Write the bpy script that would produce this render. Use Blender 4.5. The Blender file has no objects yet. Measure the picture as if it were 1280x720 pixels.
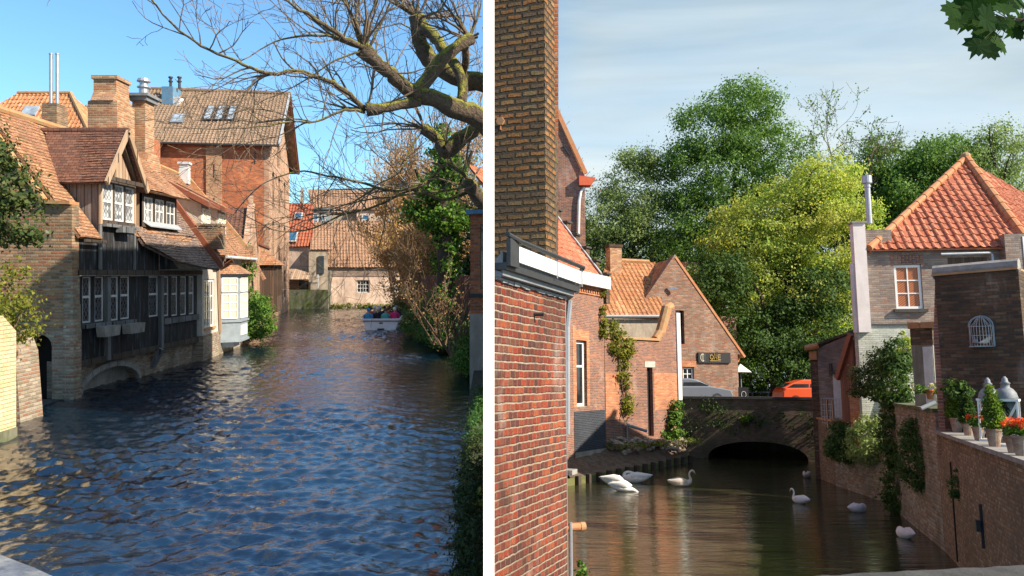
import bpy, bmesh, math, random
import numpy as np
from mathutils import Vector, Matrix
from mathutils.geometry import tessellate_polygon

random.seed(7); rng = np.random.default_rng(7)
S = bpy.context.scene
COL = S.collection
R = math.radians
F, CX, CY, EYE = 1000.0, 640.0, 340.0, 3.5      # focal length in photo pixels, principal point, eye height

# ------------------------------------------------------------------ two canals, each laid out in its own level frame
class Place:
    def __init__(s, M, eye):
        s.M = M; s.Mi = M.inverted(); s.o = s.Mi @ Vector((0, 0, EYE)); s.R3 = s.Mi.to_3x3()
    def ray(s, px, py): return s.R3 @ Vector(((px-CX)/F, 1, -(py-CY)/F))
    def at(s, px, py, Y):
        d = s.ray(px, py); return s.o + d*((Y-s.o.y)/d.y)
    def gz(s, px, py, z=0.0):
        d = s.ray(px, py); return s.o + d*((z-s.o.z)/d.z)
    def plane(s, px, py, p, n):
        d = s.ray(px, py); p = Vector(p); n = Vector(n)
        return s.o + d*((p-s.o).dot(n)/d.dot(n))
LW = Place(Matrix.Identity(4), 3.5)
RW = Place(Matrix.Translation((0, 0, EYE)) @ Matrix.Rotation(-math.atan(0.135), 4, 'X') @ Matrix.Translation((0, 0, -4.0)), 4.0)

# ------------------------------------------------------------------ mesh builder
class MB:
    def __init__(s): s.v = []; s.f = []
    def add(s, vs, fs):
        b = len(s.v); s.v += [tuple(p) for p in vs]; s.f += [tuple(b+i for i in f) for f in fs]; return s
    def box(s, x0, x1, y0, y1, z0, z1):
        return s.add([(x0,y0,z0),(x1,y0,z0),(x1,y1,z0),(x0,y1,z0),(x0,y0,z1),(x1,y0,z1),(x1,y1,z1),(x0,y1,z1)],
                     [(0,3,2,1),(4,5,6,7),(0,1,5,4),(1,2,6,5),(2,3,7,6),(3,0,4,7)])
    def bar(s, a, b, w, h, up=(0,0,1)):          # box from a to b, w across, h along up
        a = Vector(a); b = Vector(b); t = (b-a).normalized(); u = Vector(up)
        sd = t.cross(u).normalized(); u2 = sd.cross(t).normalized()
        vs = []
        for p in (a, b):
            for i, j in ((-1,-1),(1,-1),(1,1),(-1,1)): vs.append(p+sd*(i*w/2)+u2*(j*h/2))
        return s.add(vs, [(0,1,2,3),(7,6,5,4),(0,4,5,1),(1,5,6,2),(2,6,7,3),(3,7,4,0)])
    def prism(s, outer, holes, P, d):            # planar outline (with holes) pushed along d
        loops = [list(outer)] + [list(h) for h in holes]
        pts = [q for l in loops for q in l]; d = Vector(d)
        tri = tessellate_polygon([[Vector((q[0], q[1], 0)) for q in l] for l in loops])
        A = [Vector(P(*q)) for q in pts]; n = len(A)
        vs = A+[p+d for p in A]; fs = []
        for t in tri:
            fs.append(tuple(t)); fs.append(tuple(n+i for i in reversed(t)))
        b = 0
        for l in loops:
            m = len(l)
            for i in range(m):
                j = (i+1) % m; fs.append((b+i, b+j, n+b+j, n+b+i))
            b += m
        return s.add(vs, fs)
    def poly(s, outer, z0, z1):                  # footprint prism
        return s.prism(outer, [], lambda a, b: (a, b, z0), (0, 0, z1-z0))
    def wall(s, outer, holes, y0, y1):           # outline in (x,z), thickness in y
        return s.prism(outer, holes, lambda a, b: (a, y0, b), (0, y1-y0, 0))
    def wallx(s, outer, holes, x0, x1):          # outline in (y,z), thickness in x
        return s.prism(outer, holes, lambda a, b: (x0, a, b), (x1-x0, 0, 0))
    def wallgrid(s, x0, x1, z0, z1, holes, y0, y1):   # wall with rectangular openings (x0,x1,z0,z1), laid up from butted blocks
        x = x0
        for a, b, c, d in sorted(holes):
            if a > x: s.box(x, a, y0, y1, z0, z1)
            s.box(a, b, y0, y1, z0, c); s.box(a, b, y0, y1, d, z1); x = b
        s.box(x, x1, y0, y1, z0, z1); return s
    def tube(s, pts, rad, n=8, cap=True, sq=1.0):
        pts = [Vector(p) for p in pts]
        if not hasattr(rad, '__len__'): rad = [rad]*len(pts)
        vs = []; fs = []; prev = None
        for i, p in enumerate(pts):
            t = (pts[min(i+1, len(pts)-1)]-pts[max(i-1, 0)])
            t = t.normalized() if t.length > 1e-9 else Vector((0,0,1))
            if prev is None:
                a = Vector((0,0,1)) if abs(t.z) < .9 else Vector((1,0,0)); u = t.cross(a).normalized()
            else:
                u = (prev - t*prev.dot(t)); u = u.normalized() if u.length > 1e-6 else t.orthogonal().normalized()
            prev = u; w = t.cross(u)
            r = rad[i]; ru, rw = r if hasattr(r, '__len__') else (r, r*sq)
            for k in range(n):
                a = 2*math.pi*k/n; vs.append(p+u*(math.cos(a)*ru)+w*(math.sin(a)*rw))
        for i in range(len(pts)-1):
            for k in range(n):
                a = i*n+k; b = i*n+(k+1) % n; fs.append((a, b, b+n, a+n))
        if cap: fs.append(tuple(range(n-1, -1, -1))); fs.append(tuple(range((len(pts)-1)*n, len(pts)*n)))
        return s.add(vs, fs)
    def ell(s, c, r, nu=12, nv=8):
        c = Vector(c); vs = [c+Vector((0,0,r[2]))]
        for j in range(1, nv):
            ph = math.pi*j/nv
            for i in range(nu):
                a = 2*math.pi*i/nu
                vs.append(c+Vector((r[0]*math.sin(ph)*math.cos(a), r[1]*math.sin(ph)*math.sin(a), r[2]*math.cos(ph))))
        vs.append(c-Vector((0,0,r[2]))); fs = []
        for i in range(nu): fs.append((0, 1+i, 1+(i+1) % nu))
        for j in range(nv-2):
            for i in range(nu):
                a = 1+j*nu+i; b = 1+j*nu+(i+1) % nu; fs.append((a, a+nu, b+nu, b))
        l = len(vs)-1; o = 1+(nv-2)*nu
        for i in range(nu): fs.append((l, o+(i+1) % nu, o+i))
        return s.add(vs, fs)
    def lathe(s, prof, n=14, c=(0,0,0)):
        vs = []; fs = []
        for r, z in prof:
            for k in range(n):
                a = 2*math.pi*k/n; vs.append((c[0]+r*math.cos(a), c[1]+r*math.sin(a), c[2]+z))
        for i in range(len(prof)-1):
            for k in range(n):
                a = i*n+k; b = i*n+(k+1) % n; fs.append((a, b, b+n, a+n))
        fs.append(tuple(range(n-1, -1, -1))); fs.append(tuple(range((len(prof)-1)*n, len(prof)*n)))
        return s.add(vs, fs)

def auto_uv(me):                                  # box unwrap in metres: u runs level, v runs up the face
    n = len(me.polygons)
    if not n: return
    uv = me.uv_layers.new(name='UVMap')
    co = np.empty(len(me.vertices)*3, np.float32); me.vertices.foreach_get('co', co); co = co.reshape(-1, 3)
    nr = np.empty(n*3, np.float32); me.polygons.foreach_get('normal', nr); nr = nr.reshape(-1, 3)
    tot = np.empty(n, np.int32); me.polygons.foreach_get('loop_total', tot)
    li = np.empty(len(me.loops), np.int32); me.loops.foreach_get('vertex_index', li)
    t = np.stack([-nr[:,1], nr[:,0], np.zeros(n)], 1); L = np.linalg.norm(t, axis=1)
    flat = L < .15; t[flat] = (1,0,0); L[flat] = 1; t /= L[:,None]
    b = np.cross(nr, t); b[flat] = (0,1,0)
    T = np.repeat(t, tot, 0); B = np.repeat(b, tot, 0); P = co[li]
    out = np.stack([(P*T).sum(1), (P*B).sum(1)], 1).astype(np.float32)
    uv.data.foreach_set('uv', out.ravel())

def mesh_of(name, mb, m, smooth=False, bevel=0, fix=True):
    me = bpy.data.meshes.new(name); me.from_pydata(mb.v, [], mb.f)
    if fix or bevel:
        bm = bmesh.new(); bm.from_mesh(me)
        bmesh.ops.recalc_face_normals(bm, faces=bm.faces)
        if bevel: bmesh.ops.bevel(bm, geom=[e for e in bm.edges if len(e.link_faces) == 2 and e.calc_face_angle(0) > .5], offset=bevel, segments=1, affect='EDGES', clamp_overlap=True)
        bm.to_mesh(me); bm.free()
    me.materials.append(m)
    if smooth:
        me.polygons.foreach_set('use_smooth', [True]*len(me.polygons))
    me.update(); auto_uv(me)
    return me

def tag(o, label=None, cat=None, group=None, kind=None):
    if label: o['label'] = label
    if cat: o['category'] = cat
    if group: o['group'] = group
    if kind: o['kind'] = kind
    return o

def obj(name, mb, m, parent=None, smooth=False, bevel=0, M=None, fix=True):
    me = mb if isinstance(mb, bpy.types.Mesh) else mesh_of(name, mb, m, smooth, bevel, fix)
    o = bpy.data.objects.new(name, me); COL.objects.link(o)
    if parent is not None: o.parent = parent
    if M is not None: o.matrix_world = M
    return o

class Thing:
    """An Empty at the thing's base; local x runs along the front, y goes into the thing, z up."""
    def __init__(s, W, name, label, cat, base=(0,0,0), rz=0.0, group=None, p1=None, kind=None):
        s.W = W
        if p1 is not None: rz = math.atan2(p1[1]-base[1], p1[0]-base[0]); s.L = math.hypot(p1[1]-base[1], p1[0]-base[0])
        b = Vector((base[0], base[1], base[2] if len(base) > 2 else 0))
        s.T = Matrix.Translation(b) @ Matrix.Rotation(rz, 4, 'Z'); s.Ti = s.T.inverted()
        s.e = bpy.data.objects.new(name, None); COL.objects.link(s.e); s.e.matrix_world = W.M @ s.T
        s.e.empty_display_size = .3
        tag(s.e, label, cat, group, kind)
    def px(s, px, py, y=0.0):
        o = s.Ti @ s.W.o; d = s.Ti.to_3x3() @ s.W.ray(px, py); p = o+d*((y-o.y)/d.y); return p.x, p.z
    def pxx(s, px, py, x=0.0):
        o = s.Ti @ s.W.o; d = s.Ti.to_3x3() @ s.W.ray(px, py); p = o+d*((x-o.x)/d.x); return p.y, p.z
    def hit(s, px, py, P, N):
        o = s.Ti @ s.W.o; d = s.Ti.to_3x3() @ s.W.ray(px, py); return o+d*((Vector(P)-o).dot(N)/d.dot(N))
    def part(s, name, mb, m, parent=None, smooth=False, bevel=0, fix=True):
        return obj(name, mb, m, parent or s.e, smooth, bevel, None, fix)

def structure(W, name, mb, m, smooth=False, kind='structure', label=None):
    o = obj(name, mb, m, None, smooth, M=W.M.copy()); o['kind'] = kind
    if label: o['label'] = label
    return o

def solo(W, name, label, cat, mb, m, base=(0,0,0), group=None, smooth=False, bevel=0, rz=0):
    """a thing that is one mesh; mb is given relative to base"""
    o = obj(name, mb, m, None, smooth, bevel, W.M @ Matrix.Translation(base) @ Matrix.Rotation(rz, 4, 'Z')); return tag(o, label, cat, group)

def rect(x0, x1, z0, z1): return [(x0,z0),(x1,z0),(x1,z1),(x0,z1)]
def arch(x0, x1, z0, zs, rise, n=8):               # round/segmental headed opening
    c = (x0+x1)/2; h = (x1-x0)/2
    pts = [(x0,z0),(x1,z0)]
    for i in range(n+1):
        a = math.pi*i/n; pts.append((c+h*math.cos(a), zs+rise*math.sin(a)))
    return pts

# ------------------------------------------------------------------ materials
def newmat(name):
    m = bpy.data.materials.new(name); m.use_nodes = True; nt = m.node_tree
    b = nt.nodes['Principled BSDF']; return m, nt, b
def N(nt, t, **k):
    n = nt.nodes.new(t)
    for a, v in k.items():
        if a.startswith('i_'): n.inputs[a[2:].replace('_', ' ')].default_value = v
        else: setattr(n, a, v)
    return n
def mth(nt, op, a, b=None, c=None):
    n = nt.nodes.new('ShaderNodeMath'); n.operation = op
    for i, v in enumerate((a, b, c)):
        if v is None: continue
        if isinstance(v, (int, float)): n.inputs[i].default_value = v
        else: nt.links.new(v, n.inputs[i])
    return n.outputs[0]
def mixc(nt, fac, a, b, mode='MIX'):
    n = nt.nodes.new('ShaderNodeMix'); n.data_type = 'RGBA'; n.blend_type = mode
    for i, v in ((0, fac), (6, a), (7, b)):
        if isinstance(v, (int, float)): n.inputs[i].default_value = v
        elif isinstance(v, (tuple, list)): n.inputs[i].default_value = (*v[:3], 1)
        else: nt.links.new(v, n.inputs[i])
    return n.outputs[2]
def ramp(nt, fac, stops, interp='LINEAR'):
    n = nt.nodes.new('ShaderNodeValToRGB'); cr = n.color_ramp; cr.interpolation = interp
    while len(cr.elements) < len(stops): cr.elements.new(.5)
    for e, (p, c) in zip(cr.elements, stops):
        e.position = p; e.color = (*c[:3], 1) if hasattr(c, '__len__') else (c, c, c, 1)
    nt.links.new(fac, n.inputs[0]); return n.outputs[0]
def noise(nt, vec, scale, detail=4, rough=.55, dist=0, col=False):
    n = nt.nodes.new('ShaderNodeTexNoise'); n.inputs['Scale'].default_value = scale
    n.inputs['Detail'].default_value = detail; n.inputs['Roughness'].default_value = rough; n.inputs['Distortion'].default_value = dist
    nt.links.new(vec, n.inputs['Vector']); return n.outputs['Color' if col else 'Fac']
def vscale(nt, vec, s):
    n = nt.nodes.new('ShaderNodeMapping'); n.inputs['Scale'].default_value = s; nt.links.new(vec, n.inputs[0]); return n.outputs[0]
def bump(nt, b, h, strength, dist):
    n = nt.nodes.new('ShaderNodeBump'); n.inputs['Strength'].default_value = strength; n.inputs['Distance'].default_value = dist
    nt.links.new(h, n.inputs['Height']); nt.links.new(n.outputs[0], b.inputs['Normal']); return n

def palette_stops(cols):
    return [((i+.0)/len(cols), c) for i, c in enumerate(cols)]

def cells(nt, vec, w, h, gap, off=.5, wob=.006, hk=1.0):
    """brick / tile cells from a metre-scaled vector: mortar mask 0..1 (1 = unit), random value, u and v inside the cell"""
    d = noise(nt, vec, 9, 2, .5, 0, True)
    sub = nt.nodes.new('ShaderNodeVectorMath'); sub.operation = 'MULTIPLY_ADD'; nt.links.new(d, sub.inputs[0])
    sub.inputs[1].default_value = (wob*2,)*3; nt.links.new(vec, sub.inputs[2])
    sp = nt.nodes.new('ShaderNodeSeparateXYZ'); nt.links.new(sub.outputs[0], sp.inputs[0])
    v = mth(nt, 'DIVIDE', sp.outputs[1], h); row = mth(nt, 'FLOOR', v); fv = mth(nt, 'FRACT', v)
    u = mth(nt, 'ADD', mth(nt, 'DIVIDE', sp.outputs[0], w), mth(nt, 'MULTIPLY', row, off))
    colm = mth(nt, 'FLOOR', u); fu = mth(nt, 'FRACT', u)
    du = mth(nt, 'MULTIPLY', mth(nt, 'MINIMUM', fu, mth(nt, 'SUBTRACT', 1, fu)), w*hk)
    dv = mth(nt, 'MULTIPLY', mth(nt, 'MINIMUM', fv, mth(nt, 'SUBTRACT', 1, fv)), h)
    dm = mth(nt, 'MINIMUM', du, dv)
    mr = nt.nodes.new('ShaderNodeMapRange'); mr.interpolation_type = 'SMOOTHSTEP'
    mr.inputs['From Min'].default_value = gap*.35; mr.inputs['From Max'].default_value = gap*.85
    nt.links.new(dm, mr.inputs[0])
    cb = nt.nodes.new('ShaderNodeCombineXYZ'); nt.links.new(colm, cb.inputs[0]); nt.links.new(row, cb.inputs[1])
    wn = nt.nodes.new('ShaderNodeTexWhiteNoise'); wn.noise_dimensions = '2D'; nt.links.new(cb.outputs[0], wn.inputs[0])
    return mr.outputs[0], wn.outputs[0], fu, fv
def uvn(nt): return nt.nodes.new('ShaderNodeTexCoord').outputs['UV']
def obn(nt): return nt.nodes.new('ShaderNodeTexCoord').outputs['Object']

def brick_mat(name, cols, mortar, w=.22, h=.075, gap=.016, stain=(.12,.1,.08), st=.5, white=.0, bumpd=.012, rough=.92, stain_scale=.5, sat_noise=.5, wob=.006, moss=0, hk=1.3):
    m, nt, b = newmat(name); uv = uvn(nt)
    mask, rnd, fu, fv = cells(nt, uv, w, h, gap, wob=wob, hk=hk)
    c = ramp(nt, rnd, palette_stops(cols), 'CONSTANT')
    c = mixc(nt, .55, c, ramp(nt, noise(nt, uv, .9, 4, .6), [(.3, .45), (.7, 1.5)]), 'MULTIPLY')
    fine = noise(nt, uv, 38, 4, .7)
    c = mixc(nt, sat_noise, c, ramp(nt, fine, [(.25, .35), (.75, 1.6)]), 'MULTIPLY')
    mo = mixc(nt, .5, mortar, ramp(nt, noise(nt, uv, 20, 3, .6), [(.3, .5), (.7, 1.3)]), 'MULTIPLY')
    c = mixc(nt, mask, mo, c)
    big = noise(nt, vscale(nt, uv, (1, .6, 1)), stain_scale, 6, .65)
    c = mixc(nt, mth(nt, 'MULTIPLY', ramp(nt, big, [(.48, 0), (.66, 1)]), st), c, stain)
    if white:
        wz = noise(nt, vscale(nt, uv, (1, .35, 1)), 1.1, 5, .7)
        c = mixc(nt, mth(nt, 'MULTIPLY', ramp(nt, wz, [(.55, 0), (.68, 1)]), white), c, (.5,.47,.42))
    if moss:
        mz = noise(nt, uv, 1.7, 5, .7)
        c = mixc(nt, mth(nt, 'MULTIPLY', ramp(nt, mz, [(.5, 0), (.62, 1)]), moss), c, (.07,.09,.03))
    nt.links.new(c, b.inputs['Base Color']); b.inputs['Roughness'].default_value = rough
    b.inputs['Specular IOR Level'].default_value = .25
    hgt = mth(nt, 'ADD', mth(nt, 'ADD', mask, mth(nt, 'MULTIPLY', fine, .6)), mth(nt, 'MULTIPLY', rnd, .25))
    bump(nt, b, hgt, .9, bumpd)
    return m

def tile_mat(name, cols, w, h, gap=.012, off=.5, stain=(.06,.05,.04), st=.5, moss=0, bumpd=.015, lip=True, rough=.85, streak=.3, mosscol=(.16,.13,.03)):
    m, nt, b = newmat(name); uv = uvn(nt)
    mask, rnd, fu, fv = cells(nt, uv, w, h, gap, off, .003)
    c = ramp(nt, rnd, palette_stops(cols), 'CONSTANT')
    fine = noise(nt, uv, 25, 5, .7)
    c = mixc(nt, .55, c, ramp(nt, fine, [(.25, .4), (.75, 1.5)]), 'MULTIPLY')
    c = mixc(nt, mask, mixc(nt, .75, c, (.02,.015,.01)), c)
    big = noise(nt, vscale(nt, uv, (1.3, .5, 1)), .7, 6, .65)
    c = mixc(nt, mth(nt, 'MULTIPLY', ramp(nt, big, [(.47, 0), (.66, 1)]), st), c, stain)
    if moss:
        mz = noise(nt, uv, 2.2, 6, .7)
        c = mixc(nt, mth(nt, 'MULTIPLY', ramp(nt, mz, [(.52, 0), (.62, 1)]), moss), c, mosscol)
    nt.links.new(c, b.inputs['Base Color']); b.inputs['Roughness'].default_value = rough
    b.inputs['Specular IOR Level'].default_value = .3
    hgt = mth(nt, 'ADD', mth(nt, 'ADD', mask, mth(nt, 'MULTIPLY', fine, .4)), mth(nt, 'MULTIPLY', mth(nt, 'SUBTRACT', 1, fv), 1.2 if lip else .2))
    bump(nt, b, hgt, .8, bumpd)
    return m

def plain_mat(name, col, var=.35, scale=3, rough=.7, bumpd=.004, metal=0, spec=.4, stain=None, st=.5, col2=None, fine=40):
    m, nt, b = newmat(name); ob = obn(nt)
    n1 = noise(nt, ob, scale, 6, .65)
    c = mixc(nt, var, col, ramp(nt, n1, [(.25, .3), (.75, 1.5)]), 'MULTIPLY')
    if col2: c = mixc(nt, ramp(nt, noise(nt, ob, scale*.6, 5, .7), [(.42, 0), (.6, 1)]), c, col2)
    if stain: c = mixc(nt, mth(nt, 'MULTIPLY', ramp(nt, noise(nt, vscale(nt, ob, (2, 2, .5)), 1.4, 6, .7), [(.45, 0), (.65, 1)]), st), c, stain)
    nt.links.new(c, b.inputs['Base Color']); b.inputs['Roughness'].default_value = rough; b.inputs['Metallic'].default_value = metal
    b.inputs['Specular IOR Level'].default_value = spec
    if bumpd: bump(nt, b, mth(nt, 'ADD', noise(nt, ob, fine, 4, .7), noise(nt, ob, fine*.15, 4, .6)), .7, bumpd)
    return m

def board_mat(name, cols, w=.16, vertical=True, rough=.8, bumpd=.01, streak=.6, pale=(.35,.35,.36), st=.35):
    m, nt, b = newmat(name); uv = uvn(nt)
    sp = nt.nodes.new('ShaderNodeSeparateXYZ'); nt.links.new(uv, sp.inputs[0])
    a = sp.outputs[0 if vertical else 1]
    u = mth(nt, 'DIVIDE', a, w); cell = mth(nt, 'FLOOR', u); fu = mth(nt, 'FRACT', u)
    e = mth(nt, 'MINIMUM', fu, mth(nt, 'SUBTRACT', 1, fu))
    gapm = ramp(nt, e, [(.02, 0), (.07, 1)])
    wn = nt.nodes.new('ShaderNodeTexWhiteNoise'); wn.noise_dimensions = '1D'; nt.links.new(cell, wn.inputs['W'])
    c = ramp(nt, wn.outputs[0], palette_stops(cols), 'CONSTANT')
    sc = (30, 1.2, 1) if vertical else (1.2, 30, 1)
    g = noise(nt, vscale(nt, uv, sc), 1, 5, .7)
    c = mixc(nt, streak, c, ramp(nt, g, [(.25, .25), (.75, 1.7)]), 'MULTIPLY')
    sc2 = (7, .8, 1) if vertical else (.8, 7, 1)
    g2 = noise(nt, vscale(nt, uv, sc2), 1, 6, .7)
    c = mixc(nt, mth(nt, 'MULTIPLY', ramp(nt, g2, [(.52, 0), (.66, 1)]), st), c, pale)
    c = mixc(nt, gapm, (.008,.007,.006), c)
    nt.links.new(c, b.inputs['Base Color']); b.inputs['Roughness'].default_value = rough
    bump(nt, b, mth(nt, 'ADD', gapm, mth(nt, 'MULTIPLY', g, .4)), .9, bumpd)
    return m

def leaf_mat(name, cols, trans=.35, rough=.55, patch=None):
    m, nt, b = newmat(name)
    g = nt.nodes.new('ShaderNodeNewGeometry')
    c = ramp(nt, g.outputs['Random Per Island'], palette_stops(cols), 'LINEAR')
    if patch:
        c = mixc(nt, ramp(nt, noise(nt, obn(nt), patch[1], 3, .6), [(.42, 0), (.6, 1)]), c, mixc(nt, .5, c, patch[0]))
    nt.links.new(c, b.inputs['Base Color']); b.inputs['Roughness'].default_value = rough
    b.inputs['Specular IOR Level'].default_value = .12
    tr = nt.nodes.new('ShaderNodeBsdfTranslucent')
    nt.links.new(mixc(nt, 1.0, c, (1.5, 1.5, .7), 'MULTIPLY'), tr.inputs[0])
    mx = nt.nodes.new('ShaderNodeMixShader'); mx.inputs[0].default_value = trans
    nt.links.new(b.outputs[0], mx.inputs[1]); nt.links.new(tr.outputs[0], mx.inputs[2])
    nt.links.new(mx.outputs[0], nt.nodes['Material Output'].inputs[0])
    return m

def glass_mat(name, col=(.02,.025,.03), rough=.06, spec=.9, wav=.003, lead=0):
    m, nt, b = newmat(name)
    c = mixc(nt, .6, col, ramp(nt, noise(nt, obn(nt), 2.5, 2, .5), [(.3, .4), (.7, 1.6)]), 'MULTIPLY')
    if lead:
        uv = uvn(nt); mp = nt.nodes.new('ShaderNodeMapping'); mp.inputs['Rotation'].default_value = (0, 0, R(45)); mp.inputs['Scale'].default_value = (1, .8, 1)
        nt.links.new(uv, mp.inputs[0]); mask, rnd, fu, fv = cells(nt, mp.outputs[0], lead, lead, .018, 0, 0)
        c = mixc(nt, .8, c, ramp(nt, rnd, [(0, .3), (1, 2.2)]), 'MULTIPLY'); c = mixc(nt, mask, (.07,.07,.075), c)
        bump(nt, b, mth(nt, 'ADD', mth(nt, 'MULTIPLY', rnd, 1.0), mask), .5, .01)
        nt.links.new(mth(nt, 'ADD', mth(nt, 'MULTIPLY', mth(nt, 'SUBTRACT', 1, mask), .5), rough), b.inputs['Roughness'])
    else:
        bump(nt, b, noise(nt, obn(nt), 3, 2, .5), .4, wav); b.inputs['Roughness'].default_value = rough
    nt.links.new(c, b.inputs['Base Color']); b.inputs['Specular IOR Level'].default_value = spec
    return m

# ------------------------------------------------------------------ tiled roofs as real relief
def roof(name, T, O, U, V, poly, m, kind='pan', tw=.24, th=.33, amp=.03, lip=.03, thick=.07, parent=None):
    """poly: convex outline in (u,v) metres on the slope; pan = rolled pantiles, plain = flat tiles"""
    O = Vector(O); U = Vector(U).normalized(); V = Vector(V).normalized(); Nn = U.cross(V).normalized()
    us = [p[0] for p in poly]; vs = [p[1] for p in poly]
    u0, u1, v0, v1 = min(us), max(us), min(vs), max(vs)
    cu = []
    if kind == 'pan':
        k0 = math.floor(u0/tw); k1 = math.ceil(u1/tw)
        for k in range(k0, k1):
            for a in (0, .18, .36, .5, .64, .82): cu.append(((k+a)*tw, amp*max(-.25, math.cos(2*math.pi*(a-.5)))))
        cu.append((k1*tw, -amp*.25))
    else:
        k0 = math.floor(u0/tw); k1 = math.ceil(u1/tw)
        for k in range(k0, k1+1): cu.append((k*tw, random.uniform(-.006, .006)))
    rows = []; j0 = math.floor(v0/th); j1 = math.ceil(v1/th)
    for j in range(j0, j1):
        rows.append((j*th, lip)); rows.append(((j+.97)*th, .0))
    bm = bmesh.new(); grid = []; f1, f2 = random.uniform(0, 6), random.uniform(0, 6); lift = {}
    uc, vc_ = (u0+u1)/2, (v0+v1)/2
    for ri, (v, hh) in enumerate(rows):
        row = []
        for ci, (u, cc) in enumerate(cu):
            kk = (int(math.floor(u/tw+.01)), ri//2)
            if kk not in lift: lift[kk] = (random.uniform(-.004, .010) if random.random() < .9 else random.uniform(.01, .03))
            jit = random.uniform(-.003, .003)+(lift[kk] if kind == 'pan' and ri % 2 == 0 else lift[kk]*.4)
            jit += .032*math.sin(u*1.15+f1)*math.sin(v*.9+f2)+.012*math.sin(u*3.1+v*1.7+f2)
            row.append(bm.verts.new(O+U*u+V*v+Nn*(cc+hh+jit)))
        grid.append(row)
    for i in range(len(grid)-1):
        for k in range(len(cu)-1): bm.faces.new((grid[i][k], grid[i][k+1], grid[i+1][k+1], grid[i+1][k]))
    n = len(poly); area = sum(poly[i][0]*poly[(i+1) % n][1]-poly[(i+1) % n][0]*poly[i][1] for i in range(n))
    for i in range(n):
        a = poly[i]; b = poly[(i+1) % n]
        e = Vector((b[0]-a[0], b[1]-a[1])); nn = Vector((e.y, -e.x)) * (1 if area > 0 else -1)
        if nn.length < 1e-6: continue
        nn.normalize(); P = O+U*a[0]+V*a[1]
        bmesh.ops.bisect_plane(bm, geom=bm.verts[:]+bm.edges[:]+bm.faces[:], plane_co=P, plane_no=U*nn.x+V*nn.y, clear_outer=True)
    me = bpy.data.meshes.new(name); bm.to_mesh(me); bm.free()
    # under-slab joined in
    mb = MB(); mb.v = [tuple(v.co) for v in me.vertices]; mb.f = [tuple(p.vertices) for p in me.polygons]
    mb.prism(poly, [], lambda a, b: O+U*a+V*b-Nn*.012, -Nn*thick)
    bpy.data.meshes.remove(me)
    return T.part(name, mb, m, parent, fix=False) if T else mb

# ------------------------------------------------------------------ windows
def window(T, x0, x1, z0, z1, y, cols, rows, fm, gm, fw=.06, depth=.06, mull=.035, sill=None, sm=None, arched=0, split=None, name='window'):
    mb = MB(); yf = y+.0
    mb.box(x0, x0+fw, yf, yf+depth, z0, z1); mb.box(x1-fw, x1, yf, yf+depth, z0, z1)
    mb.box(x0+fw, x1-fw, yf, yf+depth, z0, z0+fw); mb.box(x0+fw, x1-fw, yf, yf+depth, z1-fw, z1)
    for i in range(1, cols):
        c = x0+fw+(x1-x0-2*fw)*i/cols; mb.box(c-mull/2, c+mull/2, yf+.006, yf+depth-.006, z0+fw, z1-fw)
    for j in range(1, rows):
        c = z0+fw+(z1-z0-2*fw)*(j/rows if split is None else split); mb.box(x0+fw, x1-fw, yf+.010, yf+depth-.010, c-mull/2, c+mull/2)
    w = T.part(name, mb, fm)
    T.part('pane', MB().box(x0+fw-.004, x1-fw+.004, yf+depth*.45, yf+depth*.6, z0+fw-.004, z1-fw+.004), gm, w)
    if sill: T.part('sill', MB().box(x0-.06, x1+.06, y-sill, y+.03, z0-.09, z0-.002), sm or fm, w)
    return w

# ------------------------------------------------------------------ foliage
def np_mesh(name, V, k, m):                     # V (n*k,3) -> n polygons with k corners
    n = len(V)//k; me = bpy.data.meshes.new(name)
    me.vertices.add(len(V)); me.vertices.foreach_set('co', V.astype(np.float32).ravel())
    me.loops.add(len(V)); me.loops.foreach_set('vertex_index', np.arange(len(V), dtype=np.int32))
    me.polygons.add(n); me.polygons.foreach_set('loop_start', np.arange(0, len(V), k, dtype=np.int32))
    me.materials.append(m); me.update(calc_edges=True); return me

def leaf_cards(C, size, up=.4, aspect=.6, jit=.5, norm=None):
    n = len(C); nrm = rng.normal(size=(n, 3)); nrm[:, 2] += up
    if norm is not None: nrm += norm
    nrm /= np.linalg.norm(nrm, axis=1)[:, None]
    a = rng.normal(size=(n, 3)); t = np.cross(nrm, a); t /= np.linalg.norm(t, axis=1)[:, None]; b = np.cross(nrm, t)
    s = (size*(1+jit*(rng.random(n)-.5)*2))[:, None]
    fold = nrm*s*.18
    P = [C-t*s*.5, C+b*s*aspect*.5-fold-t*s*.05, C+t*s*.5, C-b*s*aspect*.5-fold-t*s*.05]
    return np.stack(P, 1).reshape(-1, 3)

CN = {}
def crown_points(blobs, n, clump=.5, shell=.55, per=40, low=0.0, squash=.7):
    """leaf centres gathered in clumps that sit towards the outside of a union of ellipsoids"""
    vol = np.array([b[1][0]*b[1][1]*b[1][2] for b in blobs])**(2/3); pr = vol/vol.sum()
    nc = max(1, n//per); out = []; cen = []; nn_ = []
    idx = rng.choice(len(blobs), nc, p=pr)
    for i in idx:
        c, r = blobs[i]; d = rng.normal(size=3); d /= np.linalg.norm(d)
        if d[2] < -.3: d[2] *= .5
        rad = shell+(1.08-shell)*rng.random()**.7
        p = np.array(c)+d*np.array(r)*rad; cen.append(p)
        cs = clump*(.55+.9*rng.random()); k = int(per*(.4+1.2*rng.random()))
        q = rng.normal(size=(k, 3))*cs*.5; q[:, 2] *= squash; out.append(p+q)
        o_ = q/(np.linalg.norm(q, axis=1)[:, None]+1e-6); nn_.append(o_*1.5+d*1.0)
    CN['n'] = np.concatenate(nn_)
    return np.concatenate(out), np.array(cen)

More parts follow.
